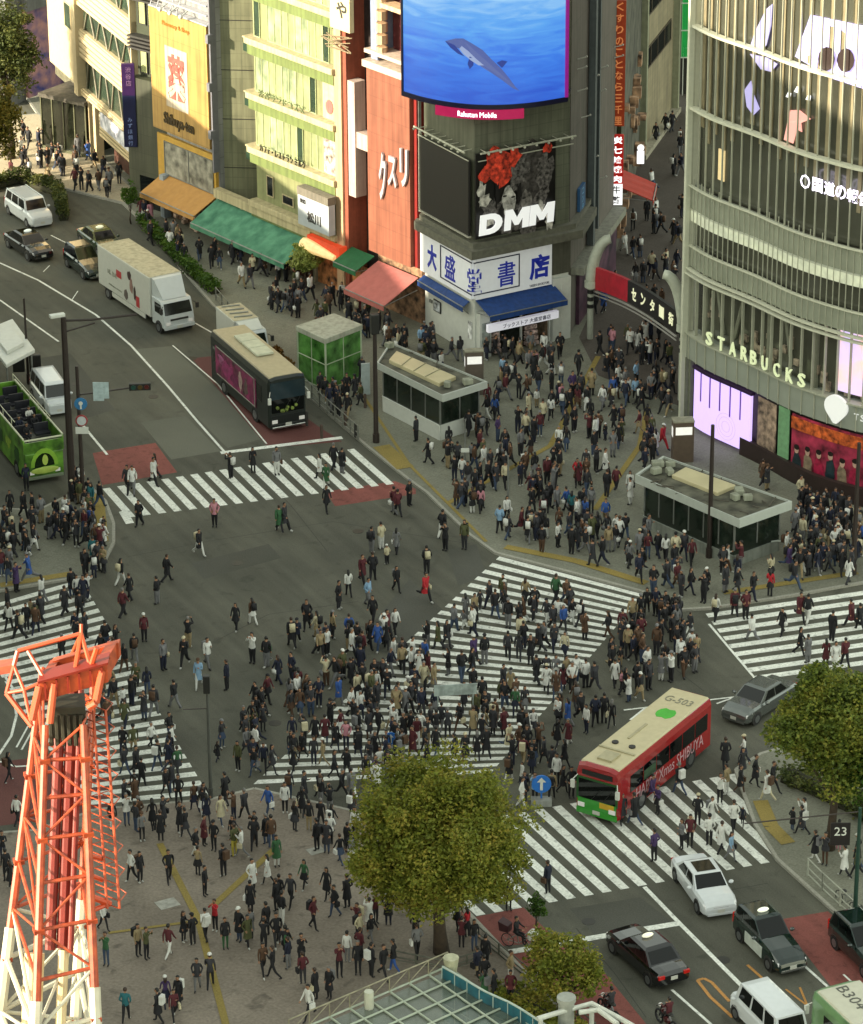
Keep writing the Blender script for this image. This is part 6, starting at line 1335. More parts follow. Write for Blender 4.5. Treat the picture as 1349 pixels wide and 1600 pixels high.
def car(name, label, cat, kind, paint, center, dirpx, roof=None, lamp=None, extra=None, group=None):
    K = dict(sedan=(4.7, 1.82, 1.46, .78, .95, .62, 1.3, 1.75, .85), taxi=(4.4, 1.70, 1.75, .75, 1.08, .62, 1.7, 2.15, .45), minivan=(4.9, 1.85, 1.9, .95, 1.15, .45, 1.0, .9, .2), van=(4.4, 1.69, 1.95, 1.0, 1.12, .3, .55, .35, .12), black=(4.8, 1.8, 1.5, .78, .96, .62, 1.35, 1.75, .8))
    L, Wd, H, hb, belt, rb_, fh, wf, wr = K[kind]
    c = P2(*center); d = (P2(center[0] + dirpx[0], center[1] + dirpx[1]) - c); rz = math.atan2(d.y, d.x)
    t = thing(name, label, cat, pz(c, 0), rz, group); hw = Wd / 2
    # sections from rear to front: x, halfwidth, low, top
    boot = belt if kind in ('taxi', 'minivan', 'van') else belt - .02
    st = [(-L / 2, hw * .86, .34, boot * .80), (-L / 2 + .12, hw * .95, .24, boot * .97), (-L / 2 + .6, hw, .2, boot), (-.3, hw, .19, belt), (L / 2 - fh, hw, .2, belt), (L / 2 - fh * .5, hw * .985, .21, (belt + hb) / 2 + .06), (L / 2 - .25, hw * .93, .22, hb + .04), (L / 2 - .05, hw * .84, .26, hb - .1), (L / 2, hw * .76, .32, hb - .24)]
    rs = []
    for x, w, z0, z1 in st:
        h = z1 - z0; half = [(w * .88, z0), (w, z0 + h * .18), (w, z0 + h * .55), (w * .975, z0 + h * .85), (w * .86, z1), (w * .45, z1 + .025)]
        rs.append([Vector((x, y, z)) for y, z in half] + [Vector((x, -y, z)) for y, z in reversed(half)])
    b = MB(); b.rings(rs); b.build('body', paint, t, local=True, smooth=False, bevel=.0)
    x0, x1 = -L / 2 + wr_(kind), L / 2 - fh; tx0, tx1 = x0 + (rb_ if kind in ('sedan', 'black') else .28), x1 - (wf * .38 if kind != 'van' else .3)
    bw, tw_ = hw * .93, hw * .78 if kind in ('sedan', 'black') else hw * .82
    bt = [Vector((x0, -bw, belt - .02)), Vector((x1, -bw * .95, belt - .02)), Vector((x1, bw * .95, belt - .02)), Vector((x0, bw, belt - .02))]
    tp = [Vector((tx0, -tw_, H - .06)), Vector((tx1, -tw_ * .96, H - .06)), Vector((tx1, tw_ * .96, H - .06)), Vector((tx0, tw_, H - .06))]
    ti = [p + (Vector(((tx0 + tx1) / 2, 0, H)) - p) * .22 for p in tp]; ti = [Vector((p.x, p.y, H)) for p in ti]
    b = MB(); b.rings([bt, tp, ti]); b.build('cabin', paint if roof is None else roof, t, local=True)
    def pane(nm, q, f0, f1, g0=.1, g1=.92): b = MB(); b.face(quad4(q, f0, f1, g0, g1, .012)); b.build(nm, M_vg, t, local=True)
    pane('windshield', [bt[1], bt[2], tp[2], tp[1]], .04, .96, .06, .95); pane('rear_window', [bt[3], bt[0], tp[0], tp[3]], .08, .92, .12, .9)
    for sd in (0, 1):
        q = [bt[0], bt[1], tp[1], tp[0]] if sd == 0 else [bt[2], bt[3], tp[3], tp[2]]
        for f0, f1 in (((.06, .30), (.34, .62), (.66, .93)) if kind in ('minivan', 'van', 'taxi') else ((.1, .48), (.52, .88))):
            if sd == 1: f0, f1 = 1 - f1, 1 - f0
            pane('side_window', q, f0, f1)
    wx = L / 2 - .85 if kind != 'van' else L / 2 - .75
    for x in (wx, -L / 2 + .8):
        for s in (-1, 1): wheel(t, x, s * (hw + .005))
    for s in (-1, 1):
        b = MB(); b.hexa([(L / 2 - .32, s * hw * .55, hb - .2), (L / 2 - .02, s * hw * .5, hb - .2), (L / 2 - .06, s * hw * .84, hb - .18), (L / 2 - .42, s * hw * .93, hb - .14), (L / 2 - .36, s * hw * .55, hb - .0), (L / 2 - .1, s * hw * .5, hb - .07), (L / 2 - .14, s * hw * .84, hb - .05), (L / 2 - .5, s * hw * .95, hb - .02)]); b.build('headlight', M_hl, t, local=True)
        b = MB(); b.box((-L / 2 + .03, s * hw * .72, boot * .8), (.12, hw * .34, .16 if kind in ('sedan', 'black') else .5)); b.build('tail_light', M_tl, t, local=True)
        b = MB(); b.ball((x1 - .25, s * (hw + .12), belt + .05), (.1, .13, .09), 8, 5); b.build('mirror', paint, t, local=True)
    b = MB(); b.box((L / 2 - .01, 0, .45), (.05, .34, .17)); b.build('license_plate', M_plate, t, local=True)
    b = MB(); b.box((-L / 2 - .01, 0, .62), (.05, .34, .17)); b.build('license_plate', M_plate, t, local=True)
    b = MB(); b.box((L / 2 - .06, 0, hb - .22), (.08, hw * .8, .14)); b.build('grille', M_dark if kind != 'taxi' else M_chrome, t, local=True)
    b = MB(); b.box((L / 2 - .04, 0, .3), (.12, hw * 1.45, .14)); b.build('bumper', paint if kind != 'taxi' else M_chrome, t, local=True, bevel=.03)
    if extra == 'sunroof': b = MB(); b.box(((tx0 + tx1) / 2 + .1, 0, H + .006), ((tx1 - tx0) * .7, tw_ * 1.3, .02)); b.build('sunroof', M_vg, t, local=True)
    if lamp:
        b = MB(); b.ball((tx1 - .45, 0, H + .08), (.14, .3, .11), 10, 6); b.build('roof_lamp', mat('taxi_lamp_' + lamp.strip('#'), lamp, .4, emit=lamp, es=.12, var=0), t, local=True)
    if extra == 'door':
        for s in (-1, 1):
            b = MB(); b.hexa([(-.85, s * (hw + .012), .32), (.75, s * (hw + .012), .32), (.75, s * (hw - .05), .32), (-.85, s * (hw - .05), .32), (-.85, s * (hw + .014), .88), (.75, s * (hw + .014), .88), (.75, s * (hw - .05), .88), (-.85, s * (hw - .05), .88)]); b.build('door_panel', mat('white_door', '#b8beb8', .3), t, local=True)
    if extra == 'rails':
        for s in (-1, 1): b = MB(); b.tube((tx0, s * tw_ * .98, H - .02), (tx1, s * tw_ * .96, H - .02), .03, n=6); b.build('roof_rail', M_chrome, t, local=True)
    return t
def wr_(k): return dict(sedan=.75, taxi=.12, minivan=.12, van=.1, black=.75)[k]
P_white = mat('paint_white', '#c4c8cc', .18, var=.03, coat=.6); P_black = mat('paint_black', '#0e0f12', .12, var=.1, coat=.8); P_dk = mat('paint_dark_green', '#10201e', .12, var=.1, coat=.8); P_silver = mat('paint_silver', '#646866', .22, .6, var=.05, coat=.5)
car('car', 'white sedan turning below the lower zebra crossing', 'car', 'sedan', P_white, (1100, 1398), (43, 62), extra='sunroof')
car('taxi', 'tall dark taxi with white front door panel and pale roof lamp', 'taxi', 'taxi', P_dk, (1203, 1488), (58, 58), lamp='#e8ecd8', extra='door')
car('taxi', 'black sedan taxi seen from behind with a red tail light at the lower stop line', 'taxi', 'black', P_black, (1010, 1507), (-58, -52), lamp='#f0ead0')
car('van', 'small white van cut by the bottom edge of the picture', 'van', 'van', P_white, (1200, 1612), (-52, -52))
car('taxi', 'dark green taxi cut by the right edge beside the red lane', 'taxi', 'taxi', P_dk, (1352, 1500), (58, 58), extra='rails')
car('car', 'silver car half hidden by the right tree behind the red and green bus', 'car', 'sedan', P_silver, (1186, 1108), (-60, 38))
car('van', 'white minivan at the upper left among the shrubs', 'van', 'minivan', P_white, (46, 342), (60, 42), extra='rails')
car('car', 'black sedan waiting beside the white minivan at the upper left', 'car', 'black', P_black, (46, 394), (60, 40), lamp='#e0e8e0')
car('taxi', 'dark taxi just behind the white box truck', 'taxi', 'taxi', P_dk, (135, 424), (60, 46))
car('taxi', 'yellow roofed green taxi behind the dark taxi by the hedge', 'taxi', 'black', mat('paint_green', '#1c3018', .2, coat=.6), (158, 388), (60, 46), roof=mat('paint_yellow', '#50542a', .25, coat=.5), lamp='#f0f0d0')
car('van', 'small white van in front of the open top green bus', 'van', 'van', P_white, (80, 632), (38, 52))
# ---- box truck
def boxprism(b, x0, x1, y0, y1, z0, z1): b.hexa([(x0, y0, z0), (x1, y0, z0), (x1, y1, z0), (x0, y1, z0), (x0, y0, z1), (x1, y0, z1), (x1, y1, z1), (x0, y1, z1)])
def place(name, label, cat, center, dirpx): 
    c = P2(*center); d = P2(center[0] + dirpx[0], center[1] + dirpx[1]) - c; return thing(name, label, cat, pz(c, 0), math.atan2(d.y, d.x))
def truck(label, center, dirpx, L, bh, decor, wd=2.2, name='box_truck'):
    t = place(name, label, 'truck', center, dirpx); hw = wd / 2; xc = L / 2 - 1.75
    b = MB(); boxprism(b, -L / 2, xc - .1, -hw, hw, .75, bh); bo = b.build('cargo_box', mat('box_white', '#bdbeb6', .45, var=.04), t, local=True, bevel=.05)
    b = MB(); boxprism(b, -L / 2 + .05, xc - .15, -hw + .05, hw - .05, bh - .02, bh + .02); b.build('box_roof', mat('box_roof_cream', '#b2aa90', .6, var=.08), t, local=True)
    b = MB(); boxprism(b, -L / 2 + .1, L / 2 - .3, -hw + .3, hw - .3, .4, .75); b.build('chassis', M_dark, t, local=True)
    prof = [(xc, .45), (L / 2 - .02, .45), (L / 2, .9), (L / 2 - .08, 1.3), (L / 2 - .35, 2.1), (L / 2 - .5, 2.25), (xc, 2.3)]
    b = MB(); b.rings([[Vector((x, y, z)) for x, z in prof] for y in (-hw + .08, hw - .08)]); cb = b.build('cab', mat('cab_white', '#b9bfc0', .3, coat=.4, var=.03), t, local=True, bevel=.06)
    b = MB(); b.rings([[Vector((x, y * s, z)) for x, y, z in ((xc, hw * .9, 2.25), (L / 2 - .55, hw * .7, 2.28), (xc + .25, hw * .85, bh - .05), (xc, hw * .88, bh))] for s in (-1, 1)]); b.build('wind_deflector', MATS['cab_white'], t, local=True)
    b = MB(); b.face([(L / 2 - .062, -hw + .2, 1.35), (L / 2 - .062, hw - .2, 1.35), (L / 2 - .325, hw - .25, 2.08), (L / 2 - .325, -hw + .25, 2.08)]); b.build('windshield', M_vg, t, local=True)
    for s in (-1, 1):
        y = s * (hw - .068); b = MB(); b.face([(xc + .45, y, 1.35), (L / 2 - .2, y, 1.35), (L / 2 - .42, y, 2.05), (xc + .45, y, 2.05)]); b.build('side_window', M_vg, t, local=True)
        b = MB(); b.box((L / 2, s * hw * .68, .78), (.06, .32, .2)); b.build('headlight', M_hl, t, local=True)
        b = MB(); b.box((L / 2 + .05, s * (hw + .12), 1.75), (.12, .2, .36)); b.tube((L / 2 - .15, s * (hw - .1), 2.0), (L / 2 + .05, s * (hw + .12), 1.9), .025); b.build('mirror', M_dark, t, local=True)
        for x in (L / 2 - .75, -L / 2 + 1.3): wheel(t, x, s * (hw - .02), .38, .3)
        b = MB(); boxprism(b, -L / 2 + 2, xc - .9, s * hw * .97 - .03, s * hw * .97 + .03, .4, .72); b.build('side_guard', MATS['box_white'], t, local=True)
    b = MB(); b.box((L / 2, 0, .5), (.14, wd * .92, .26)); b.build('bumper', MATS['cab_white'], t, local=True, bevel=.03)
    b = MB(); b.box((L / 2 + .03, 0, 1.02), (.04, 1.3, .12)); b.build('grille', M_dark, t, local=True); b = MB(); b.box((L / 2 + .09, 0, .5), (.03, .4, .2)); b.build('license_plate', M_plate, t, local=True)
    return t, hw, xc
t, hw, xc = truck('white box truck with red and brown pictures on its side', (230, 486), (106, 71), 9.6, 3.5, True, 2.4)
def side_text(t, s, x, z, w, h, m, y, keep=False):
    sg = -1 if y < 0 else 1
    M_ = wmat(t); text('lettering', s, lambda a, c, d: M_ @ Vector((x - sg * a, y + sg * (.01 + d), z + c)), w, h, m, t, .01, keep)
yv = -hw
for (x, z, w, h, m) in ((-1.6, 2.35, .75, .5, mat('red_print', '#a83034', .5)), (1.15, 1.25, .5, .75, MATS['red_print'])):
    b = MB(); b.box((x, yv - .012, z), (w, .012, h)); b.build('side_print', m, t, local=True)
Rr = random.Random(2)
def lblob(t, nm, x, z, rx, rz2, y, m, seed, n=14, rag=.2):
    rr = random.Random(seed); pts = [(x + rx * (1 + rr.uniform(-rag, rag)) * math.cos(2 * math.pi * k / n), z + rz2 * (1 + rr.uniform(-rag, rag)) * math.sin(2 * math.pi * k / n)) for k in range(n)]
    b = MB(); b.rings([[Vector((p[0], yy, p[1])) for p in pts] for yy in (y, y - .012)]); b.build(nm, m, t, local=True)
lblob(t, 'side_picture', .0, 2.75, .28, .32, yv - .012, mat('brown_print', '#3a2422', .5), 1); lblob(t, 'side_picture', .25, 2.1, .22, .55, yv - .012, mat('skin_print', '#8a6a60', .5, var=.2), 2); lblob(t, 'side_picture', .75, 1.7, .15, .5, yv - .012, MATS['brown_print'], 3); lblob(t, 'side_picture', -.6, 1.25, .3, .35, yv - .012, mat('grey_print', '#5a504c', .5), 4)
side_text(t, '渋谷で会おう', -2.3, 2.75, 1.6, .35, mat('olive_print', '#6a6c58', .5), yv - .012) if False else None
side_text(t, 'いま、会いに', -2.6, 2.1, 1.4, .4, mat('olive_print', '#6a6c58', .5), yv - .012); side_text(t, 'shibuya music', -2.2, 1.2, 2.0, .16, mat('olive_print', '#6a6c58', .5), yv - .012)
# small white truck with open cargo bed behind the wrapped bus
t, hw, xc = truck('small white truck with a ribbed cargo roof just behind the wrapped bus', (381, 552), (95, 80), 4.9, 2.55, False, 1.75, 'small_truck')
b = MB()
for k in range(4): b.tube((-2.1 + k * .7, -.6, 2.62), (-1.9 + k * .7, .6, 2.62), .05, n=6)
b.build('roof_rib', mat('rib_pale', '#8a8c84', .5), t, local=True)
# ---- buses
def bus(name, label, center, dirpx, L, wd, H, side, frontm, roofm, center_z=None):
    t = place(name, label, 'bus', center, dirpx); hw = wd / 2
    rs = []
    for x, s_, dz in ((-L / 2, .93, .1), (-L / 2 + .15, 1, 0), (L / 2 - .2, 1, 0), (L / 2, .94, .1)):
        prof = [(-hw, .35), (-hw, 1.0), (-hw, H - .35), (-hw * .93, H - .08), (-hw * .6, H - .0), (hw * .6, H - .0), (hw * .93, H - .08), (hw, H - .35), (hw, 1.0), (hw, .35)]
        rs.append([Vector((x, y * s_, z - (dz if z > 1 else 0))) for y, z in prof])
    b = MB(); b.rings(rs); b.build('body', side, t, local=True)
    b = MB(); b.hexa([(-L / 2 + .15, -hw * .9, H - .1), (L / 2 - .2, -hw * .9, H - .1), (L / 2 - .2, hw * .9, H - .1), (-L / 2 + .15, hw * .9, H - .1), (-L / 2 + .2, -hw * .86, H + .03), (L / 2 - .3, -hw * .86, H + .03), (L / 2 - .3, hw * .86, H + .03), (-L / 2 + .2, hw * .86, H + .03)]); b.build('roof', roofm, t, local=True, bevel=.04)
    for s in (-1, 1):
        for x in (L / 2 - 2.3, -L / 2 + 2.2): wheel(t, x, s * (hw + .01), .46, .3)
        n = 6
        for i in range(n):
            x0 = -L / 2 + .5 + i * (L - 1.6) / n; b = MB(); b.box((x0 + (L - 1.6) / n / 2, s * (hw + .004), H * .62), ((L - 1.6) / n - .07, .02, H * .3)); b.build('side_window', M_vg, t, local=True)
        b = MB(); b.box((L / 2 + .03, s * hw * .72, .75), (.07, .36, .22)); b.build('headlight', M_hl, t, local=True)
        b = MB(); b.box((L / 2 + .22, s * (hw + .05), H * .62), (.12, .2, .42)); b.tube((L / 2 - .05, s * hw * .9, H * .78), (L / 2 + .22, s * (hw + .05), H * .7), .025); b.build('mirror', M_whitep, t, local=True, bevel=.03)
        b = MB(); b.box((-L / 2, s * hw * .8, 1.2), (.08, .16, .6)); b.build('tail_light', M_tl, t, local=True)
    b = MB(); b.box((L / 2 + .005, 0, H * .54), (.03, wd * .86, H * .36)); b.build('windshield', M_vg, t, local=True)
    b = MB(); b.box((L / 2 + .01, 0, H * .85), (.04, wd * .7, .26)); b.build('destination_display', M_blk, t, local=True)
    b = MB(); b.box((L / 2 + .0, 0, .42), (.12, wd * .94, .3)); b.build('bumper', frontm, t, local=True, bevel=.03)
    b = MB(); b.box((L / 2 + .005, 0, .85), (.03, wd * .9, .55)); b.build('front_panel', frontm, t, local=True)
    b = MB(); b.box((L / 2 + .07, 0, .5), (.03, .4, .2)); b.build('license_plate', M_plate, t, local=True)
    b = MB(); 
    for s in (-.3, .3): b.tube((L / 2 + .05, s, H * .38), (L / 2 + .05, s + .5, H * .6), .015, n=4)
    b.build('wiper', M_blk, t, local=True)
    return t, hw
# red and green city bus: roof corners in the photograph give its place
rc = [P2(900, 1190, 3.0), P2(968, 1207, 3.0), P2(1115, 1092, 3.0), P2(1048, 1068, 3.0)]; bc = sum(rc, Vector((0, 0))) / 4; bdv = ((rc[0] + rc[1]) - (rc[2] + rc[3])) / 2
def place(name, label, cat, center, dirpx):
    if isinstance(center, Vector): return thing(name, label, cat, pz(center, 0), math.atan2(dirpx.y, dirpx.x))
    c = P2(*center); d = P2(center[0] + dirpx[0], center[1] + dirpx[1]) - c; return thing(name, label, cat, pz(c, 0), math.atan2(d.y, d.x))
P_red = mat('bus_red', '#8e1418', .25, var=.08, coat=.5); P_bgreen = mat('bus_green', '#2f8a2a', .3, coat=.4, var=.08)
t, hw = bus('city_bus', 'red sided green fronted city bus turning beside the crossing', bc, bdv, bdv.length, 2.4, 3.0, P_red, P_bgreen, mat('bus_roof', '#b8ad8c', .5, var=.06))
L = bdv.length; H_ = 3.0
b = MB(); b.box((L / 2 + .001, 0, H_ * .55), (.03, 2.3, H_ * .42)); b.build('front_surround', mat('bus_green_dark', '#1a4a1c', .3), t, local=True)
b = MB(); b.box((L / 2 + .012, .55, .95), (.03, .8, .3)); b.build('yellow_panel', mat('bus_yellow', '#c09a28', .4), t, local=True)
b = MB(); b.box((L / 2 - 1.1, 0, 3.08), (.9, .8, .12)); b.box((L / 2 - 1.9, 0, 3.05), (.12, 2.0, .08)); b.box((L / 2 - 4.2, -.15, 3.05), (1.8, .14, .06)); b.build('roof_hatch', mat('roof_beige', '#9f977a', .5), t, local=True)
for y in (-.5, .45): b = MB(); b.tube((L / 2 - 2.6, y, 3.0), (L / 2 - 2.6, y, 3.1), .17, n=12); b.build('roof_vent', M_dark, t, local=True)
b = MB(); b.rings([[Vector((-L / 2 + 2.9 + .55 * math.cos(a * .524) * (1.1 if a % 3 else .8), .1 + .5 * math.sin(a * .524), z)) for a in range(12)] for z in (3.03, 3.045)]); b.build('roof_mark', mat('mark_green', '#3fa02c', .5), t, local=True)
M_ = wmat(t); text('roof_lettering', 'G-503', lambda a, c, d: M_ @ Vector((-L / 2 + 1.35 - c, .0 + a, 3.05 + d)), 1.5, .6, mat('roof_grey', '#7a7868', .5), t, .01, False)
for s in (-1, 1): 
    sgy = s * (hw + .012)
    if s < 0 or True: text('side_lettering', 'HAPPY Xmas SHIBUYA', lambda a, c, d, s=s: M_ @ Vector((-.4 - s * a, s * (hw + .012 + d), 1.05 + c)), L * .72, .62, mat('pink_white', '#b89098', .5), t, .01, False)
b = MB(); b.box((1.7, hw + .02, 1.75), (1.2, .02, .5)); b.build('route_panel', mat('dark_route', '#28402c', .5, var=.6, scale=3), t, local=True)
# dark wrapped bus
t, hw = bus('wrapped_bus', 'dark bus wrapped in a magenta picture waiting at the upper crossing', (404, 632), (95, 83), 9.5, 2.5, 3.6, mat('wrap_dark', '#1e2422', .35, var=.2), mat('bus_front_dark', '#161c1c', .3), mat('bus_roof_cream', '#a89c80', .5, var=.08))
L = 9.5
for k in range(3): b = MB(); b.box((-2.0 + k * 1.25, .1, 3.75), (1.2, 1.15, .16)); b.build('roof_unit', mat('roof_white', '#b8baa6', .4), t, local=True, bevel=.04)
b = MB(); b.box((.7, -hw - .03, 1.95), (6.5, .03, 1.9)); b.v = [(x - 1.2, y, z) for x, y, z in b.v]; b.build('side_picture', mat('wrap_magenta', '#2a1420', .4, var=.8, scale=1.2, col2='#7a2450'), t, local=True)
for k, (x, z, rx, rz2, c) in enumerate(((-1.8, 1.9, .9, .5, '#8a2a60'), (-.6, 1.6, .6, .4, '#6a1a4a'), (.3, 1.9, .35, .6, '#a08a84'), (-2.8, 2.3, .5, .3, '#96527a'), (1.2, 1.8, .3, .55, '#5a4a48'))): lblob(t, 'side_picture', x, z, rx, rz2, -hw - .05, mat('wrapc%d' % k, c, .4, var=.4, scale=3), k + 10, 16, .35)
b = MB()
for z in (1.05, 2.88): b.box((-.5, -hw - .05, z), (6.1, .04, .06))
b.box((2.58, -hw - .05, 1.95), (.06, .04, 1.9)); b.build('picture_frame', mat('frame_pale', '#8a8c80', .4), t, local=True)
b = MB(); b.box((L / 2 + .03, 0, 2.75), (.04, 2.3, 1.1)); b.build('upper_front_glass', mat('blue_glass', '#1c2c34', .15), t, local=True)
b = MB(); b.box((L / 2 + .08, 0, .36), (.1, 2.2, .14)); b.build('chrome_bumper', M_chrome, t, local=True, bevel=.03)
b = MB()
for k in range(7): b.ball((L / 2 + .1, random.uniform(-.9, .9), random.uniform(1.4, 1.7)), .12, 6, 4)
b.build('dash_flowers', mat('dash_green', '#6a7a34', .6, var=.6, scale=6), t, local=True)
# open top green bus
t = place('open_top_bus', 'open top green sightseeing bus at the left edge', 'bus', (34, 710), (52, 62)); L, hw, H = 9.5, 1.2, 2.9
mg = mat('bus_lime', '#2a5418', .4, var=.6, scale=1.1, col2='#5c8a2c')
b = MB(); boxprism(b, -L / 2, L / 2, -hw, hw, .35, 2.0); b.build('body', mg, t, local=True, bevel=.08)
b = MB()
for s in (-1, 1): boxprism(b, -L / 2, L / 2, s * hw - .05, s * hw + .05, 2.0, H)
boxprism(b, L / 2 - .1, L / 2, -hw + .05, hw - .05, 2.0, H - .2); boxprism(b, -L / 2, -L / 2 + .1, -hw + .05, hw - .05, 2.0, H); b.build('upper_side', mg, t, local=True)
b = MB()
for s in (-1, 1): b.tube((-L / 2, s * hw, H + .05), (L / 2 - .05, s * hw, H + .05), .06); b.tube((-L / 2, s * (hw - .1), H + .45), (L / 2 - 2, s * (hw - .1), H + .45), .025)
b.tube((L / 2 - .05, -hw, H - .05), (L / 2 - .05, hw, H - .05), .06)
for s in (-1, 1):
    for k in range(5): b.tube((-L / 2 + k * 1.7, s * (hw - .1), H), (-L / 2 + k * 1.7, s * (hw - .1), H + .45), .025)
b.build('top_rail', mat('rail_cream', '#b5b8a0', .4), t, local=True)
b = MB()
for k in range(6):
    for y in (-.6, .6): b.box((-3.6 + k * 1.25, y, 2.35), (.5, .9, .12)); b.box((-3.85 + k * 1.25, y, 2.62), (.1, .9, .6))
b.build('seat', mat('seat_dark', '#1c1c26', .7), t, local=True)
b = MB(); boxprism(b, -L / 2 + .1, L / 2 - .1, -hw + .05, hw - .05, 2.0, 2.06); b.build('deck', mat('deck_grey', '#5a5a54', .7), t, local=True)
for s in (-1, 1):
    for x in (L / 2 - 1.8, -L / 2 + 2.0): wheel(t, x, s * (hw + .01), .45, .3)
    b = MB(); b.box((L / 2 + .01, s * .8, .75), (.05, .3, .2)); b.build('headlight', M_hl, t, local=True)
    for k in range(5): lblob(t, 'side_print', -3.6 + k * 1.7, 1.5 + .4 * (k % 2), .5, .6, s * hw - (.012 if s < 0 else -.024), mat('leafprint%d' % (k % 2), ['#1c4a14', '#8aa838'][k % 2], .4, var=.3), k + 3, 16, .4)
b = MB(); b.rings([[Vector((xx, .85 * math.cos(a * math.pi / 9), 1.1 + 1.15 * math.sin(a * math.pi / 9))) for a in range(10)] for xx in (L / 2, L / 2 + .02)]); b.build('front_arch', mat('arch_lime', '#7ea838', .4), t, local=True)
b = MB(); b.rings([[Vector((xx, .62 * math.cos(a * math.pi / 9), 1.1 + .85 * math.sin(a * math.pi / 9))) for a in range(10)] for xx in (L / 2 + .02, L / 2 + .035)]); b.build('windshield', mat('dark_green_shade', '#13240e', .2, var=.3), t, local=True)
b = MB(); b.ball((L / 2 + .02, .05, 1.5), (.03, .22, .4), 10, 6); b.ball((L / 2 + .03, .0, .85), (.05, .9, .22), 12, 6); b.build('front_print', mat('pale_lime', '#a8bc58', .4, var=.2), t, local=True)
b = MB(); b.box((L / 2, 0, .42), (.14, 2.3, .2)); b.build('bumper', mat('bumper_grey', '#6f7a66', .5), t, local=True, bevel=.04)
OPEN_BUS = t
# white and green bus roof at the lower right corner
rcn = P2(1268, 1545, 3.0); dd_ = (P2(1368, 1640, 3.0) - rcn).normalized(); pn = Vector((dd_.y, -dd_.x)); pn = pn if pn.x > 0 else -pn
cen = rcn + dd_ * 4.6 + pn * 1.2
t, hw = bus('city_bus', 'green sided bus with pale lettered roof cut by the lower right corner', cen, -dd_, 9.2, 2.4, 3.0, mat('bus_side_green', '#5f7f58', .3, var=.3, scale=.8, coat=.4), P_whiteb if False else M_whitep, mat('bus_roof_white', '#b4b2a2', .5, var=.05))
M_ = wmat(t)
text('roof_lettering', 'B304', lambda a, c, d: M_ @ Vector((3.2 - a, -c, 3.04 + d)), 1.9, .55, mat('roof_dark', '#4a4a44', .5), t, .01, False)
# ---- motorcycle + bicycles
def bike(name, label, cat, center, dirpx, motor=True, box=None, seatbox=False):
    t = place(name, label, cat, center, dirpx); r = .3 if motor else .32
    for x in (-.62, .62):
        b = MB(); n = 14; b.path([(x + r * math.cos(2 * math.pi * k / n), 0, r + r * math.sin(2 * math.pi * k / n)) for k in range(n + 1)], .055 if motor else .022, 6); b.build('wheel', M_tyre, t, local=True)
        b = MB()
        for k in range(5): b.tube((x, 0, r), (x + r * .9 * math.cos(k * 1.257), 0, r + r * .9 * math.sin(k * 1.257)), .012, n=4)
        b.build('spokes', M_steel, t, local=True)
    b = MB(); fr = .04 if motor else .025
    b.path([(.62, 0, r), (.48, 0, .75), (.42, 0, .98)], fr, 6); b.tube((.42, -.3, 1.0), (.42, .3, 1.0), .02, n=6); b.path([(-.62, 0, r), (-.2, 0, .68), (.45, 0, .72)], fr, 6); b.path([(-.05, 0, .3), (-.15, 0, .85)], fr, 6); b.path([(-.05, 0, .3), (.47, 0, .75)], fr, 6); b.tube((-.62, 0, r), (-.05, 0, .3), fr * .8, n=6); b.build('frame', P_black if motor else M_steel, t, local=True)
    b = MB(); b.ball((-.2, 0, .86), (.32 if motor else .14, .13, .07), 10, 5); b.build('saddle', M_dark, t, local=True)
    if motor: b = MB(); b.ball((.15, 0, .78), (.28, .16, .15), 10, 6); b.ball((-.05, 0, .45), (.25, .17, .2), 8, 5); b.build('tank_and_engine', mat('moto_maroon', '#3a1418', .25, coat=.5), t, local=True); b = MB(); b.ball((.55, 0, .9), (.08, .1, .1), 8, 5); b.build('headlight', M_hl, t, local=True)
    if seatbox: b = MB(); b.hexa([(-.95, -.2, .8), (-.5, -.2, .8), (-.5, .2, .8), (-.95, .2, .8), (-1.0, -.25, 1.3), (-.5, -.22, 1.15), (-.5, .22, 1.15), (-1.0, .25, 1.3)]); b.build('rear_seat', mat('maroon_seat', '#3a1820', .6), t, local=True)
    if box: b = MB(); b.box((.72, 0, .95), (.4, .5, .42)); b.build('basket_cover', box, t, local=True, bevel=.08)
    return t
BK = [bike('motorcycle', 'motorcycle with rider at the bottom behind the black sedan taxi', 'motorcycle', (1042, 1606), (-50, -45)),
      bike('bicycle', 'bicycle with white covered basket and dark rear seat in the red lane', 'bicycle', (812, 1483), (48, 14), False, M_whitep, True),
      bike('bicycle', 'bicycle parked beside the red shop front in the lower right by the railing', 'bicycle', (1322, 1420), (40, 35), False),
      bike('scooter', 'dark scooter half hidden by the small bottom tree', 'scooter', (952, 1590), (-45, -40))]
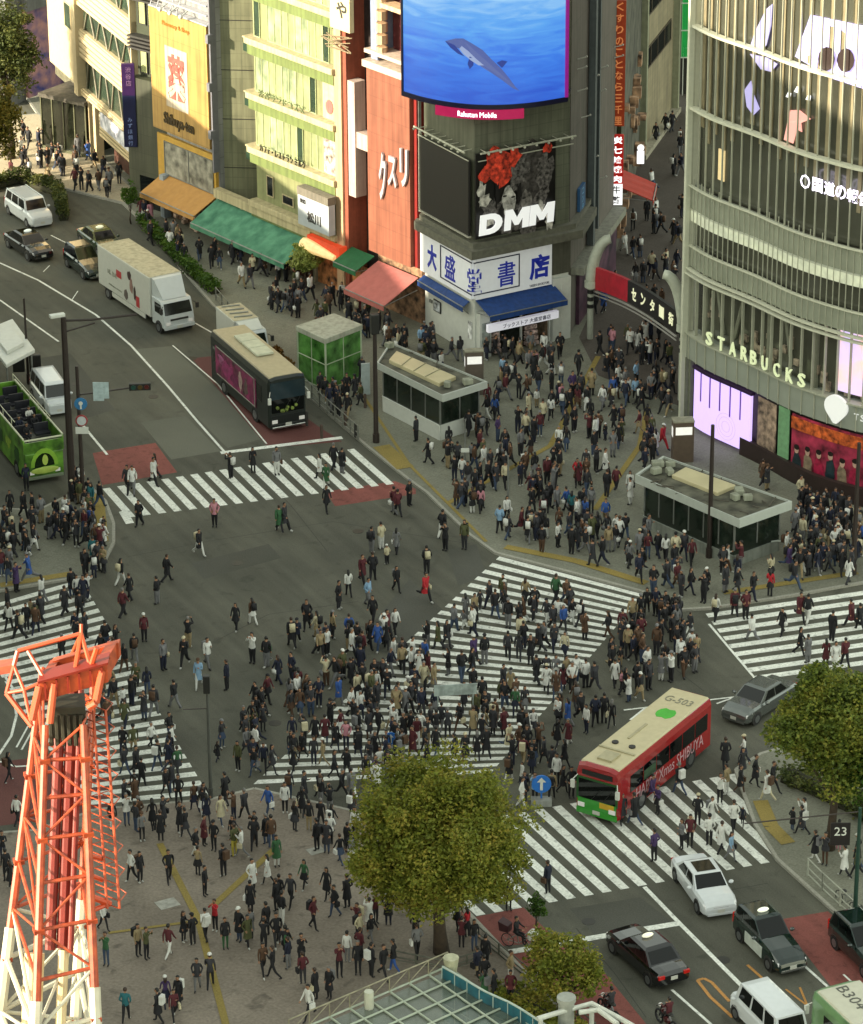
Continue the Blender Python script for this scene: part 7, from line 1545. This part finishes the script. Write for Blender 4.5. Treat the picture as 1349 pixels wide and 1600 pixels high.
# ---------------------------------------------------------------- people
def seg_d(p, a, b):
    ab = b - a; t = max(0, min(1, (p - a).dot(ab) / max(ab.length_squared, 1e-9))); return (p - (a + ab * t)).length
def person_tpl(stride=0.0, knee=0.0, arms='swing', fem=False, bulk=1.0, lean=0.0, lod=0, sit=False):
    """one continuous skinned body facing +X; returns verts, faces, material index (0 skin 1 top 2 trousers 3 shoes 4 dark features)"""
    V = []; Rd = []; E = []; seg = []
    def add(p, r, par=None, kind=None):
        V.append(Vector(p)); Rd.append(r); i = len(V) - 1
        if par is not None: E.append((par, i)); seg.append((par, i, kind))
        return i
    s = bulk; hipz = .90 if not sit else .93
    pel = add((0, 0, hipz + .02), .125 * s); sp = add((lean * .3, 0, 1.10), .115 * s, pel, 1); ch = add((lean * .7, 0, 1.28), (.135 if not fem else .12) * s, sp, 1); nk = add((lean, 0, 1.425), .06, ch, 1); hd = add((lean + .02, 0, 1.50), .052, nk, 0)
    for sd in (-1, 1):
        ph = stride * sd
        hip = add((0, sd * .085, hipz - .07), .088 * s, pel, 2)
        if sit: kx, kz, ax, az = .38, hipz - .12, .42, hipz - .5
        else:
            kx = .42 * math.sin(ph); kz = hipz - .07 - .42 * math.cos(ph); bend = (knee if ph < 0 else 0.0); a2 = ph - bend - (.12 if ph > 0 else 0); ax = kx + .40 * math.sin(a2); az = kz - .40 * math.cos(a2)
        kn = add((kx, sd * .09, kz), .058 * s, hip, 2); an = add((ax, sd * .09, max(az, .07)), .043, kn, 2); add((ax + .15, sd * .10, max(az - .045, .035)), .036, an, 3)
        sh = add((lean * .85, sd * .165, 1.375), .058 * s, ch, 1)
        aa = -stride * sd * .8
        if arms == 'swing': el = (lean * .8 + .27 * math.sin(aa), sd * .215, 1.375 - .27 * math.cos(aa)); wr = (el[0] + .24 * math.sin(aa + .35), sd * .215, el[2] - .24 * math.cos(aa + .35))
        elif arms == 'down': el = (.0, sd * .21, 1.11); wr = (.05, sd * .215, .87)
        elif arms == 'phone': el = (.05, sd * .2, 1.12) if sd > 0 else (.0, sd * .21, 1.11); wr = (.25, .07, 1.25) if sd > 0 else (.06, sd * .22, .87)
        elif arms == 'photo': el = (.2, sd * .2, 1.3); wr = (.3, sd * .08, 1.5)
        elif arms == 'pocket': el = (-.08, sd * .25, 1.13); wr = (.08, sd * .18, .95)
        else: el = (.12, sd * .22, 1.18); wr = (.36, sd * .15, 1.15)
        e_ = add(el, .043 * s, sh, 1); w_ = add(wr, .032, e_, 1); d = (Vector(wr) - Vector(el)).normalized(); add(Vector(wr) + d * .08, .03, w_, 0)
    me = D.meshes.new('tmp'); me.from_pydata([tuple(v) for v in V], E, []); ob = D.objects.new('tmp', me); COL.objects.link(ob)
    md = ob.modifiers.new('Skin', 'SKIN'); md.use_smooth_shade = True; sv = me.skin_vertices[0].data
    for i, r in enumerate(Rd): sv[i].radius = (r, r * (1.0 if i not in (1, 2, 0) else 1.0)); sv[i].use_root = (i == 0)
    for i in (0, 1, 2): sv[i].radius = (Rd[i] * 1.15, Rd[i] * .82)
    if lod == 0: ss = ob.modifiers.new('Sub', 'SUBSURF'); ss.levels = 1; ss.render_levels = 1
    dg = bpy.context.evaluated_depsgraph_get(); dg.update(); m2 = D.meshes.new_from_object(ob.evaluated_get(dg))
    PV_ = [v.co.copy() for v in m2.vertices]; PF = [tuple(p.vertices) for p in m2.polygons]; PM = []
    for f in PF:
        c = sum((PV_[i] for i in f), Vector()) / len(f); best = min(seg, key=lambda q: seg_d(c, V[q[0]], V[q[1]]) - .5 * (Rd[q[0]] + Rd[q[1]]) / 2); k = best[2]
        if k == 2 and c.z > hipz - .02: k = 1
        if k == 1 and c.z > 1.45 and abs(c.y) < .08: k = 0
        PM.append(k)
    D.objects.remove(ob); D.meshes.remove(me); D.meshes.remove(m2)
    b = MB(); b.v = [tuple(v) for v in PV_]; b.f = PF; b.m = PM
    hc = Vector((lean + .03, 0, 1.595)); b.ball(hc, (.092, .075, .115), 10 if lod == 0 else 6, 8 if lod == 0 else 4, 0)
    if lod == 0:
        b.tube(hc + Vector((.085, 0, .01)), hc + Vector((.115, 0, -.025)), .008, .017, 5, 0)
        for sd in (-1, 1):
            b.ball(hc + Vector((.082, sd * .03, .012)), (.012, .014, .009), 6, 3, 4); b.ball(hc + Vector((.0, sd * .077, -.005)), (.018, .01, .03), 6, 4, 0)
        b.box(hc + Vector((.083, 0, -.055)), (.012, .045, .01), 0, 4)
        # fingers: four fingers and a thumb on each palm
        for q in seg:
            if q[2] == 0 and q[0] != 3:
                a, e_ = V[q[0]], V[q[1]]; d = (e_ - a).normalized(); sdw = Vector((0, 1, 0)) if abs(d.y) < .7 else Vector((1, 0, 0)); sdw = (sdw - d * sdw.dot(d)).normalized(); cu = d.cross(sdw)
                for i, L_ in enumerate((.055, .065, .06, .048)): p = e_ + sdw * (i - 1.5) * .016 - d * .0; m_ = p + d * L_ * .55; b.path([p, m_, m_ + (d * .7 + cu * .7) * L_ * .5], [.009, .008, .006], 5, 0)
                p = a + d * .04 + sdw * .02; b.path([p, p + (d + sdw * .9 + cu * .3) * .035, p + (d * 1.6 + sdw + cu * .5) * .045], [.011, .009, .007], 5, 0)
    return b
def hair_b(long_=False, lean=0.0, lod=0):
    b = MB(); hc = Vector((lean + .012, 0, 1.615)); n = 10 if lod == 0 else 6; rs = []
    for z, r in ((-.05, .088), (.0, .096), (.05, .09), (.09, .06), (.113, .015)):
        rs.append([hc + Vector(((math.cos(2 * math.pi * k / n) * r * 1.05 - (.02 if math.cos(2 * math.pi * k / n) > .3 and z < .03 else 0) * 3), math.sin(2 * math.pi * k / n) * r * .93, z)) for k in range(n)])
    b.rings(rs)
    if long_: b.rings([[hc + Vector((-.045 + .05 * math.cos(2 * math.pi * k / 8) - dx, w * math.sin(2 * math.pi * k / 8), z)) for k in range(8)] for z, w, dx in ((.02, .08, 0), (-.1, .09, .02), (-.22, .075, .03), (-.27, .04, .03))])
    return b
def coat_b(z0, z1, r0, r1, lean=0.0, n=10):
    b = MB(); b.rings([[Vector((.85 * r * math.cos(2 * math.pi * k / n), r * math.sin(2 * math.pi * k / n), z)) for k in range(n)] for z, r in ((z1, r1), ((z0 + z1) / 2, (r0 + r1) / 2 * 1.0), (z0, r0))], cap=False); return b
POSES = [dict(stride=.42, knee=.5), dict(stride=.3, knee=.35, fem=True, bulk=.88), dict(stride=0.04, arms='down'), dict(stride=-.4, knee=.45, arms='phone'), dict(stride=.03, arms='photo', bulk=.95), dict(stride=-.26, knee=.3, arms='pocket', bulk=1.1), dict(stride=.05, arms='phone', fem=True, bulk=.86), dict(stride=.55, knee=.9, lean=.06), dict(stride=-.35, knee=.4, arms='swing', fem=True, bulk=.84), dict(stride=0.05, arms='pocket', bulk=1.06)]
PN = ['walking', 'walking', 'standing', 'walking while holding a phone', 'standing and taking a photo', 'walking with hands in pockets', 'standing with a phone', 'striding fast', 'walking', 'standing with hands in pockets']
SKIN = mat('skin', '#9a7258', .6, var=.05)
COLS = dict(black='#15151a', navy='#171c30', charcoal='#2b2b30', grey='#6a6a6c', white='#c8c8c4', cream='#b5ac90', beige='#8a7a5c', brown='#4a3424', maroon='#4c1a22', red='#a8202a', blue='#2a4c8c', teal='#1e5a62', green='#2c5434', olive='#45482a', pink='#b07884', purple='#3c2a54', lightblue='#7a98b4', yellow='#a89a3c', denim='#34425a')
CM = {k: mat('cloth_' + k, v, .85, var=.12, scale=6) for k, v in COLS.items()}
HM = {'black': mat('hair_black', '#0e0c0b', .5, var=.1), 'brown': mat('hair_brown', '#2c1c12', .5, var=.1), 'grey': mat('hair_grey', '#6a6866', .6, var=.1)}
SHOE = {'dark': mat('shoe_dark', '#18161a', .6), 'white': mat('shoe_white', '#b0b0ac', .6)}
def to_mesh(b, nm, nm_mats, smooth=True):
    me = D.meshes.new(nm); me.from_pydata([tuple(v) for v in b.v], [], b.f)
    for m in nm_mats: me.materials.append(m)
    me.polygons.foreach_set('material_index', b.m); me.polygons.foreach_set('use_smooth', [smooth] * len(me.polygons)); me.update(); return me
TPL = []; TPLB = []
for i, p in enumerate(POSES):
    b = person_tpl(**p); TPLB.append(person_tpl(lod=1, **p)); TPL.append(to_mesh(b, 'person_body', [SKIN, CM['black'], CM['black'], SHOE['dark'], HM['black']]))
HAIR = [to_mesh(hair_b(False), 'hair', [HM['black']]), to_mesh(hair_b(True), 'hair', [HM['black']])]
HAIRB = [hair_b(False, 0, 1), hair_b(True, 0, 1)]
COAT = [to_mesh(coat_b(.52, 1.0, .225, .155), 'coat', [CM['black']]), to_mesh(coat_b(.62, .98, .25, .14), 'skirt', [CM['black']]), to_mesh(coat_b(.78, 1.0, .19, .165), 'jacket_hem', [CM['black']])]
COATB = [coat_b(.52, 1.0, .225, .155, n=6), coat_b(.62, .98, .25, .14, n=6), coat_b(.78, 1.0, .19, .165, n=6)]
_b = MB(); _b.box((-.22, 0, 1.2), (.17, .28, .42)); bpm = _b; _b2 = MB(); _b2.box((-.22, 0, 1.2), (.17, .28, .42)); BPK = to_mesh(_b, 'backpack', [CM['black']], False)
_h = MB(); _h.rings([[Vector((.012 + r * 1.08 * math.cos(k * .6283) + (.05 if z < .03 and math.cos(k * .6283) > .5 else 0), r * math.sin(k * .6283), 1.615 + z)) for k in range(10)] for z, r in ((.02, .105), (.06, .1), (.1, .075), (.125, .03))]); HAT = to_mesh(_h, 'cap', [CM['white']]); HATB = _h
_g = MB(); _g.box((.02, .26, .78), (.26, .1, .24)); _g.tube((-.08, .26, .9), (.02, .24, 1.0), .01, n=4); _g.tube((.12, .26, .9), (.02, .24, 1.0), .01, n=4); BAG = to_mesh(_g, 'shoulder_bag', [CM['white']], False); BAGB = _g
def inpoly(x, y, P):
    c = False; n = len(P); j = n - 1
    for i in range(n):
        xi, yi, xj, yj = P[i][0], P[i][1], P[j][0], P[j][1]
        if (yi > y) != (yj > y) and x < (xj - xi) * (y - yi) / (yj - yi) + xi: c = not c
        j = i
    return c
def gz(q): return .135 if any(inpoly(q.x, q.y, P) for P in PV['polys']) else .008
CODE = dict(k='black', w='white', g='grey', b='blue', r='red', m='maroon', n='beige', t='teal', G='green', p='pink', N='navy', c='charcoal', P='purple', l='lightblue', B='brown', o='olive', e='cream', d='denim', y='yellow')
EXPL = """208,772,wg 200,770,ck 243,748,mk 241,758,wk 218,822,kk 336,823,pk 361,748,kk 396,738,kk 433,742,gw 445,830,ck 437,832,Gk 312,868,kw 262,910,kk 190,915,kw 203,937,kk 246,944,kg 193,965,mk 226,1002,mk 211,1034,kg 256,1047,gN 289,1042,kk 295,1012,kn 325,1043,wg 273,1107,kg 231,1087,Nd 369,985,kk 395,1036,wk 417,1042,kg 395,976,Bw 355,1078,Nk 311,1075,lw
511,800,kk 500,748,wk 510,763,Gw 535,740,kg 522,735,kk 622,808,mk 640,790,kk 616,804,mg 696,860,kk 692,840,kw 726,858,oc 581,864,cg 596,858,ew 620,925,kk 605,882,ek 620,865,gk 667,896,kk 567,912,mk 583,909,kk 665,940,rk 545,932,wk 576,947,lg 530,952,kc 583,974,kk 480,984,kk 496,998,en 520,998,nk 546,1003,bw 618,992,wk 456,1012,kk 465,1010,Nk 418,1040,Gg 435,1068,NN 456,1064,NN 605,1000,mk 500,1022,gk 512,1024,wk
17,808,kk 38,812,kk 52,813,kk 42,766,Nk 105,852,kk 120,858,ck 128,770,wk 140,790,kw 118,775,kk 163,860,wk 150,862,Bk 10,870,kk
177,1302,kw 223,1318,gk 252,1318,kk 282,1305,kk 206,1381,wk 220,1383,kk 265,1383,kk 320,1325,mk 335,1333,kk 307,1345,kw 310,1372,nk 321,1404,kk 350,1374,kk 367,1342,oy 378,1344,wg 398,1331,kk 395,1398,wk 392,1431,kk 433,1358,Gw 433,1428,kk 417,1467,kk 433,1484,kc 388,1484,ok 353,1487,kG 337,1459,rk 322,1473,wk 302,1481,kk 288,1476,kk 265,1501,mw 230,1503,ok 217,1498,nk 167,1513,Gd 163,1458,wk 198,1600,tk 260,1578,PN 280,1581,kk 248,1602,kk 273,1600,mk 412,1529,Bk 427,1534,kk 447,1504,kk 413,1206,Nk 437,1419,kk 455,1420,ck 450,1504,Gk 474,1542,mc 413,1492,kk 491,1456,mk 476,1393,Gk 511,1408,kk 543,1423,kk 559,1464,mk 578,1457,wk 493,1568,kk 515,1565,kk 483,1597,wk 531,1531,mk 543,1508,wg 563,1505,mk 560,1527,kk 581,1531,kk 600,1534,kk 615,1523,kb 652,1500,gk 759,1519,kk 798,1572,mk 757,1568,Gk 772,1568,kk 843,1556,wg 856,1397,Nk 795,1423,ck 715,1457,ck 730,1469,rk
1022,1347,Pk 1065,1327,gk 1078,1324,mk 1108,1322,wk 1127,1334,wk 1142,1346,lg 1112,1291,wk 1146,1300,wk 1160,1291,Nk 1125,1257,wk 1133,1202,kk 1162,1193,wN 1160,1218,cg 1180,1232,kk 1198,1256,we 1206,1242,kk 1028,1272,Pk 1135,1242,nw 1090,1290,kk 1252,1309,ck 1273,1350,kw 1310,1332,wp 870,1227,wk 862,1252,nk 893,1247,kk 820,1252,Nk 836,1254,lk 816,1264,ww 880,1240,kk
1222,992,kk 1250,1024,kk 1262,1036,gg 1290,1042,mk 1305,1047,ww 1320,1042,mk 1300,1002,kk 1250,972,mk 1262,974,kw 1175,1004,wg 1165,967,mk 1330,982,mk 1343,986,kk 1203,935,rk 1148,967,mk 1118,970,wk
850,562,wm 875,562,kk 904,590,kk 862,620,kk 873,636,Nk 877,640,pk 168,312,kk 128,300,kk 140,302,kk 187,290,kk 172,300,gk 118,298,mk 15,985,wk 30,1000,kk 433,470,kw 466,500,kk 520,480,kk 535,478,wk 1040,880,wk 872,858,wk 972,1080,pk 915,1075,wk 1035,705,rr 904,765,mk 902,760,rk 15,1222,kk 28,1290,wk 18,1395,kk"""
people = []
for tok in EXPL.split():
    x, y, c = tok.split(','); people.append((float(x), float(y), CODE[c[0]], CODE[c[1]]))
DENS = [([(640, 1010), (720, 950), (800, 930), (960, 960), (1070, 1000), (1100, 1080), (1050, 1070), (900, 1180), (880, 1250), (800, 1225), (700, 1190), (560, 1190), (560, 1150), (520, 1100)], 175),
 ([(540, 1100), (640, 1010), (700, 1190), (600, 1240), (520, 1260), (400, 1235), (420, 1190)], 48), ([(430, 1070), (520, 1010), (600, 1000), (640, 1020), (540, 1100), (460, 1130)], 26),
 ([(640, 690), (740, 640), (760, 600), (830, 600), (900, 570), (960, 640), (1040, 690), (1000, 780), (960, 900), (860, 880), (800, 850), (700, 790)], 165), ([(930, 540), (1060, 560), (1050, 660), (960, 640)], 34), ([(935, 450), (1060, 480), (1060, 560), (920, 560)], 12), ([(985, 330), (1075, 330), (1060, 470), (950, 470)], 22), ([(1000, 250), (1070, 180), (1070, 330), (1010, 330)], 7),
 ([(950, 900), (1010, 850), (1120, 890), (1230, 870), (1349, 850), (1349, 915), (1110, 950), (1000, 930)], 52), ([(1090, 725), (1200, 770), (1349, 820), (1349, 870), (1240, 845), (1240, 780), (1050, 710)], 30), ([(950, 960), (1090, 960), (1100, 1060), (1000, 1010)], 22), ([(1250, 800), (1349, 830), (1349, 905), (1240, 905)], 16),
 ([(0, 830), (160, 800), (170, 900), (60, 920), (0, 930)], 34), ([(0, 940), (130, 915), (180, 1010), (240, 1110), (330, 1245), (200, 1250), (150, 1100), (60, 1000), (0, 1000)], 56), ([(100, 770), (160, 775), (170, 850), (100, 850)], 14),
 ([(180, 1262), (330, 1258), (420, 1240), (570, 1280), (560, 1340), (420, 1340), (180, 1300)], 38), ([(430, 1330), (560, 1330), (640, 1420), (700, 1500), (600, 1540), (440, 1540), (400, 1440)], 16), ([(700, 1450), (740, 1480), (820, 1560), (760, 1560)], 5), ([(150, 1320), (400, 1330), (420, 1590), (160, 1590)], 3),
 ([(240, 345), (345, 395), (520, 470), (640, 525), (720, 560), (700, 580), (560, 540), (440, 500), (330, 430)], 46), ([(470, 500), (570, 560), (600, 640), (560, 650), (480, 600)], 6), ([(500, 600), (590, 620), (560, 680), (500, 640)], 12), ([(560, 500), (730, 570), (690, 590), (590, 540)], 14), ([(740, 560), (900, 555), (880, 590), (760, 600)], 12),
 ([(0, 220), (70, 190), (140, 255), (210, 320), (150, 300), (60, 290), (0, 280)], 30), ([(200, 330), (240, 345), (330, 440), (300, 430), (220, 370)], 14), ([(0, 1330), (20, 1330), (20, 1420), (0, 1420)], 2), ([(1230, 1290), (1349, 1330), (1349, 1420), (1290, 1390)], 5), ([(440, 1080), (350, 1130), (320, 1230), (400, 1220), (420, 1160)], 16), ([(940, 1270), (1200, 1210), (1190, 1330), (1040, 1350)], 5)]
EXCL = [[(570, 600), (600, 560), (760, 625), (735, 665), (685, 705), (570, 650)], [(1000, 815), (1040, 760), (1250, 830), (1170, 890), (1140, 885)], [(462, 600), (520, 570), (568, 590), (510, 625)], [(725, 600), (757, 600), (757, 630), (725, 630)], [(1045, 700), (1088, 700), (1088, 735), (1045, 735)], [(325, 600), (390, 585), (490, 660), (430, 690)], [(895, 1270), (985, 1285), (1130, 1165), (1110, 1130), (1050, 1110), (895, 1230)], [(665, 515), (745, 565), (890, 532), (960, 425), (900, 400), (660, 480)], [(1130, 1140), (1250, 1100), (1250, 1060), (1160, 1070)], [(1060, 1340), (1150, 1420), (1100, 1440), (1050, 1380)], [(1150, 705), (1349, 795), (1349, 780), (1160, 690)], [(130, 340), (330, 340), (330, 540), (130, 540)] if False else [(0, 0), (1, 0), (1, 1)], [(66, 230), (137, 250), (150, 200), (60, 190)], [(333, 560), (420, 600), (400, 520), (340, 520)], [(676, 1480), (704, 1480), (704, 1500), (676, 1500)]]
rp_ = random.Random(21); pos = []
TOPW = ['black'] * 44 + ['navy'] * 10 + ['charcoal'] * 16 + ['grey'] * 6 + ['white'] * 10 + ['cream'] * 4 + ['beige'] * 4 + ['brown'] * 6 + ['maroon'] * 4 + ['olive'] * 4 + ['blue'] * 2 + ['teal', 'pink', 'purple', 'lightblue', 'green']
BOTW = ['black'] * 28 + ['navy'] * 8 + ['denim'] * 9 + ['charcoal'] * 8 + ['grey'] * 5 + ['beige'] * 3 + ['white'] * 4 + ['brown'] * 2
for x, y, a, c in people:
    q = P2(x, y); pos.append((q, a, c, (x, y), True))
cell = {}
def near(q, r):
    cx, cy = int(q.x // 1), int(q.y // 1)
    for i in (-1, 0, 1):
        for j in (-1, 0, 1):
            for p in cell.get((cx + i, cy + j), ()):
                if (p - q).length < r: return True
    return False
for p in pos: cell.setdefault((int(p[0].x // 1), int(p[0].y // 1)), []).append(p[0])
for poly, n in DENS:
    xs = [p[0] for p in poly]; ys = [p[1] for p in poly]; k = 0; tries = 0
    while k < n and tries < n * 60:
        tries += 1; x = rp_.uniform(min(xs), max(xs)); y = rp_.uniform(min(ys), max(ys))
        if not inpoly(x, y, poly) or any(inpoly(x, y, e) for e in EXCL): continue
        q = P2(x, y)
        if near(q, .46): continue
        cell.setdefault((int(q.x // 1), int(q.y // 1)), []).append(q); pos.append((q, rp_.choice(TOPW), rp_.choice(BOTW), (x, y), False)); k += 1
        if rp_.random() < .35:   # walk in pairs
            q2 = q + Vector((rp_.uniform(.45, .6) * rp_.choice((-1, 1)), rp_.uniform(-.2, .2))); x2, y2 = proj((q2.x, q2.y, 0))
            if inpoly(x2, y2, poly) and not near(q2, .44) and not any(inpoly(x2, y2, e) for e in EXCL):
                cell.setdefault((int(q2.x // 1), int(q2.y // 1)), []).append(q2); pos.append((q2, rp_.choice(TOPW), rp_.choice(BOTW), (x2, y2), False)); k += 1
pos.sort(key=lambda p: p[0].y)
print('people', len(pos))
ZONES = [([(0, 1270), (160, 1270), (160, 1620), (0, 1620)], 'left of the lattice tower'), ([(150, 1440), (300, 1440), (300, 1640), (150, 1640)], 'right of the tower foot'),
 ([(150, 1300), (310, 1300), (310, 1440), (150, 1440)], 'right of the tower middle'), ([(300, 1440), (440, 1440), (440, 1640), (300, 1640)], 'on the plaza right of the yellow strip'), ([(310, 1300), (440, 1300), (440, 1440), (310, 1440)], 'between the yellow strips'),
 ([(440, 1400), (640, 1400), (680, 1640), (440, 1640)], 'on the plaza above the glass canopy'), ([(440, 1290), (640, 1290), (640, 1400), (440, 1400)], 'left of the big tree crown'), ([(640, 1400), (900, 1400), (900, 1640), (640, 1640)], 'by the foot of the big tree'),
 ([(150, 1230), (360, 1230), (360, 1300), (150, 1300)], 'near the foot of the left zebra'), ([(360, 1230), (600, 1230), (600, 1300), (360, 1300)], 'near the foot of the central zebra'),
 ([(1150, 1150), (1400, 1150), (1400, 1500), (1150, 1500)], 'on the pavement near the right tree'), ([(900, 1200), (1160, 1200), (1160, 1420), (900, 1420)], 'on the lower zebra'), ([(780, 1180), (920, 1180), (920, 1300), (780, 1300)], 'left of the red and green bus'), ([(780, 1300), (900, 1300), (900, 1420), (780, 1420)], 'at the left end of the lower zebra'),
 ([(0, 900), (345, 900), (345, 1260), (0, 1260)], 'on the left zebra'), ([(345, 1100), (560, 1100), (560, 1240), (345, 1240)], 'on the lower central zebra'), ([(560, 1100), (800, 1100), (800, 1240), (560, 1240)], 'above the big tree crown'), ([(800, 1100), (1000, 1100), (1000, 1200), (800, 1200)], 'behind the red and green bus')]
def zone(x, y):
    for z, n in ZONES:
        if inpoly(x, y, z): return n
    return 'in the middle of the crossing' if x > 600 else 'on the open road left of the crossing middle'
DIRS = [R(a) for a in (-60, 120, -125, 55, -90, 90, -35, 150)]
NIND = 298; seen = {}; crowd = MB(); cmats = []; cidx = {}
def cm(m):
    if m.name not in cidx: cidx[m.name] = len(cmats); cmats.append(m)
    return cidx[m.name]
inds = []
for i, (q, ta, bo, (px, py), ex) in enumerate(pos):
    rr = random.Random(i * 7 + 3); ti = rr.choice((0, 1, 3, 5, 7, 8, 0, 8, 1, 2, 6, 9, 4)) if py < 1260 or py > 1600 else rr.choice((2, 2, 9, 6, 9, 4, 0, 1, 5, 3, 8))
    fem = POSES[ti].get('fem', False); sc_ = (rr.uniform(.93, 1.0) if fem else rr.uniform(.97, 1.08)) * (.7 if rr.random() < .03 else 1); rz = rr.choice(DIRS) + rr.uniform(-.35, .35)
    hairk = rr.choice(['black'] * 6 + ['brown'] * 3 + ['grey']); long_ = fem and rr.random() < .75; coat = rr.choice((0, None, None, 2)) if not fem else rr.choice((0, 1, 1, None)); acc = rr.choice([None] * 7 + ['backpack', 'backpack', 'cap', 'bag', 'bag']); ac = rr.choice(['black', 'white', 'white', 'grey', 'brown', 'black', 'cream'])
    z = gz(q); lean = POSES[ti].get('lean', 0)
    sh = SHOE['white'] if rr.random() < .3 else SHOE['dark']
    if i < NIND:
        o = D.objects.new('person', TPL[ti]); COL.objects.link(o); o.location = (q.x, q.y, z); o.rotation_euler = (0, 0, rz); o.scale = (sc_,) * 3
        for k, m in enumerate((SKIN, CM[ta], CM[bo], sh, HM[hairk])): o.material_slots[k].link = 'OBJECT'; o.material_slots[k].material = m
        def kid(me, nm, m):
            c = D.objects.new(nm, me); COL.objects.link(c); c.parent = o; c.location = (lean if nm in ('hair', 'cap') else 0, 0, 0); c.material_slots[0].link = 'OBJECT'; c.material_slots[0].material = m
        kid(HAIR[long_], 'hair', HM[hairk])
        garment = 'jacket'
        if coat == 0: kid(COAT[0], 'coat', CM[ta]); garment = 'long coat'
        elif coat == 1: kid(COAT[1], 'skirt', CM[bo])
        elif coat == 2: kid(COAT[2], 'jacket_hem', CM[ta])
        elif fem: garment = 'top'
        if acc == 'backpack': kid(BPK, 'backpack', CM[ac])
        elif acc == 'cap': kid(HAT, 'cap', CM[ac])
        elif acc == 'bag': kid(BAG, 'shoulder_bag', CM[ac])
        nmz = {'lightblue': 'light blue'}
        low = 'skirt' if coat == 1 else 'trousers'
        look = 'person in %s %s and %s %s' % (nmz.get(ta, ta), garment, nmz.get(bo, bo), low)
        if acc: look += ' with %s %s' % (ac, {'bag': 'shoulder bag'}.get(acc, acc))
        inds.append((o, look, PN[ti], zone(px, py), px))
        o['category'] = 'person'; o['group'] = 'people crossing and waiting'
    else:
        Mx = Matrix.Translation((q.x, q.y, z)) @ Matrix.Rotation(rz, 4, 'Z') @ Matrix.Scale(sc_, 4)
        def app(b, mm, off=0):
            n0 = len(crowd.v); crowd.v += [tuple(Mx @ (Vector(v) + Vector((off, 0, 0)))) for v in b.v]; crowd.f += [tuple(n0 + a for a in f) for f in b.f]; crowd.m += [cm(mm[k] if isinstance(mm, (list, tuple)) else mm) for k in b.m]
        app(TPLB[ti], (SKIN, CM[ta], CM[bo], sh, HM[hairk])); app(HAIRB[long_], HM[hairk], lean)
        if coat is not None: app(COATB[coat], CM[bo] if coat == 1 else CM[ta])
        if acc == 'backpack': app(bpm, CM[ac])
        elif acc == 'cap': app(HATB, CM[ac], lean)
        elif acc == 'bag': app(BAGB, CM[ac])
ORD = ['first', 'second', 'third', 'fourth', 'fifth', 'sixth', 'seventh', 'eighth', 'ninth', 'tenth', 'eleventh', 'twelfth']
groups = {}
for t_ in inds: groups.setdefault((t_[1], t_[3]), []).append(t_)
for (lk, zn), L_ in groups.items():
    L_.sort(key=lambda a: a[4])
    for k, t_ in enumerate(L_):
        lab = '%s %s' % (lk, zn) if len(L_) == 1 else '%s %s, %s from left' % (lk, zn, ORD[min(k, 11)])
        lab = lab.replace(', first from left', ', leftmost'); w = lab.split()
        if len(w) > 16: lab = lab.replace(' with ', ', ').replace('shoulder bag', 'bag').replace('on the ', '').replace(' and ', ', ').replace('person in ', 'person, '); w = lab.split()
        if len(w) > 16: lab = ' '.join(w[:16])
        t_[0]['label'] = lab
me = D.meshes.new('crowd'); me.from_pydata(crowd.v, [], crowd.f)
for m in cmats: me.materials.append(m)
me.polygons.foreach_set('material_index', crowd.m); me.polygons.foreach_set('use_smooth', [True] * len(me.polygons)); me.update()
cro = D.objects.new('crowd', me); COL.objects.link(cro); cro['kind'] = 'stuff'; cro['label'] = 'dense crowd of people filling the far half of the crossing and pavements'; cro['category'] = 'crowd'
# riders and bus passengers
def seated(M_, ta, bo, label, riding=True):
    b = person_tpl(sit=True, arms='reach'); me = to_mesh(b, 'person_body', [SKIN, CM[ta], CM[bo], SHOE['dark'], HM['black']]); o = D.objects.new('person', me); COL.objects.link(o)
    o.matrix_world = M_; o['label'] = label; o['category'] = 'person'; c = D.objects.new('hair', HAIR[0]); COL.objects.link(c); c.parent = o; return o
for bk_, ta, lb in ((BK[0], 'maroon', 'rider in maroon jacket seated on the motorcycle at the bottom edge'), (BK[1], 'black', 'cyclist in black riding the bicycle with the white basket'), (BK[3], 'charcoal', 'rider in charcoal on the scooter by the small bottom tree')):
    seated(wmat(bk_) @ Matrix.Translation((-.18, 0, -.02)), ta, 'black', lb)
for k, (x, y, ta) in enumerate(((1.9, -.5, 'navy'), (1.9, .45, 'black'), (.7, .5, 'white'), (3.1, -.4, 'black'))):
    seated(wmat(OPEN_BUS) @ Matrix.Translation((x - .35, y, 1.5)), ta, 'black', ['passenger in navy seated on the near left of the open green bus', 'passenger in black seated right of the navy passenger on the green bus', 'passenger in white seated further back on the open green bus', 'passenger in black in the front seat of the open green bus'][k])
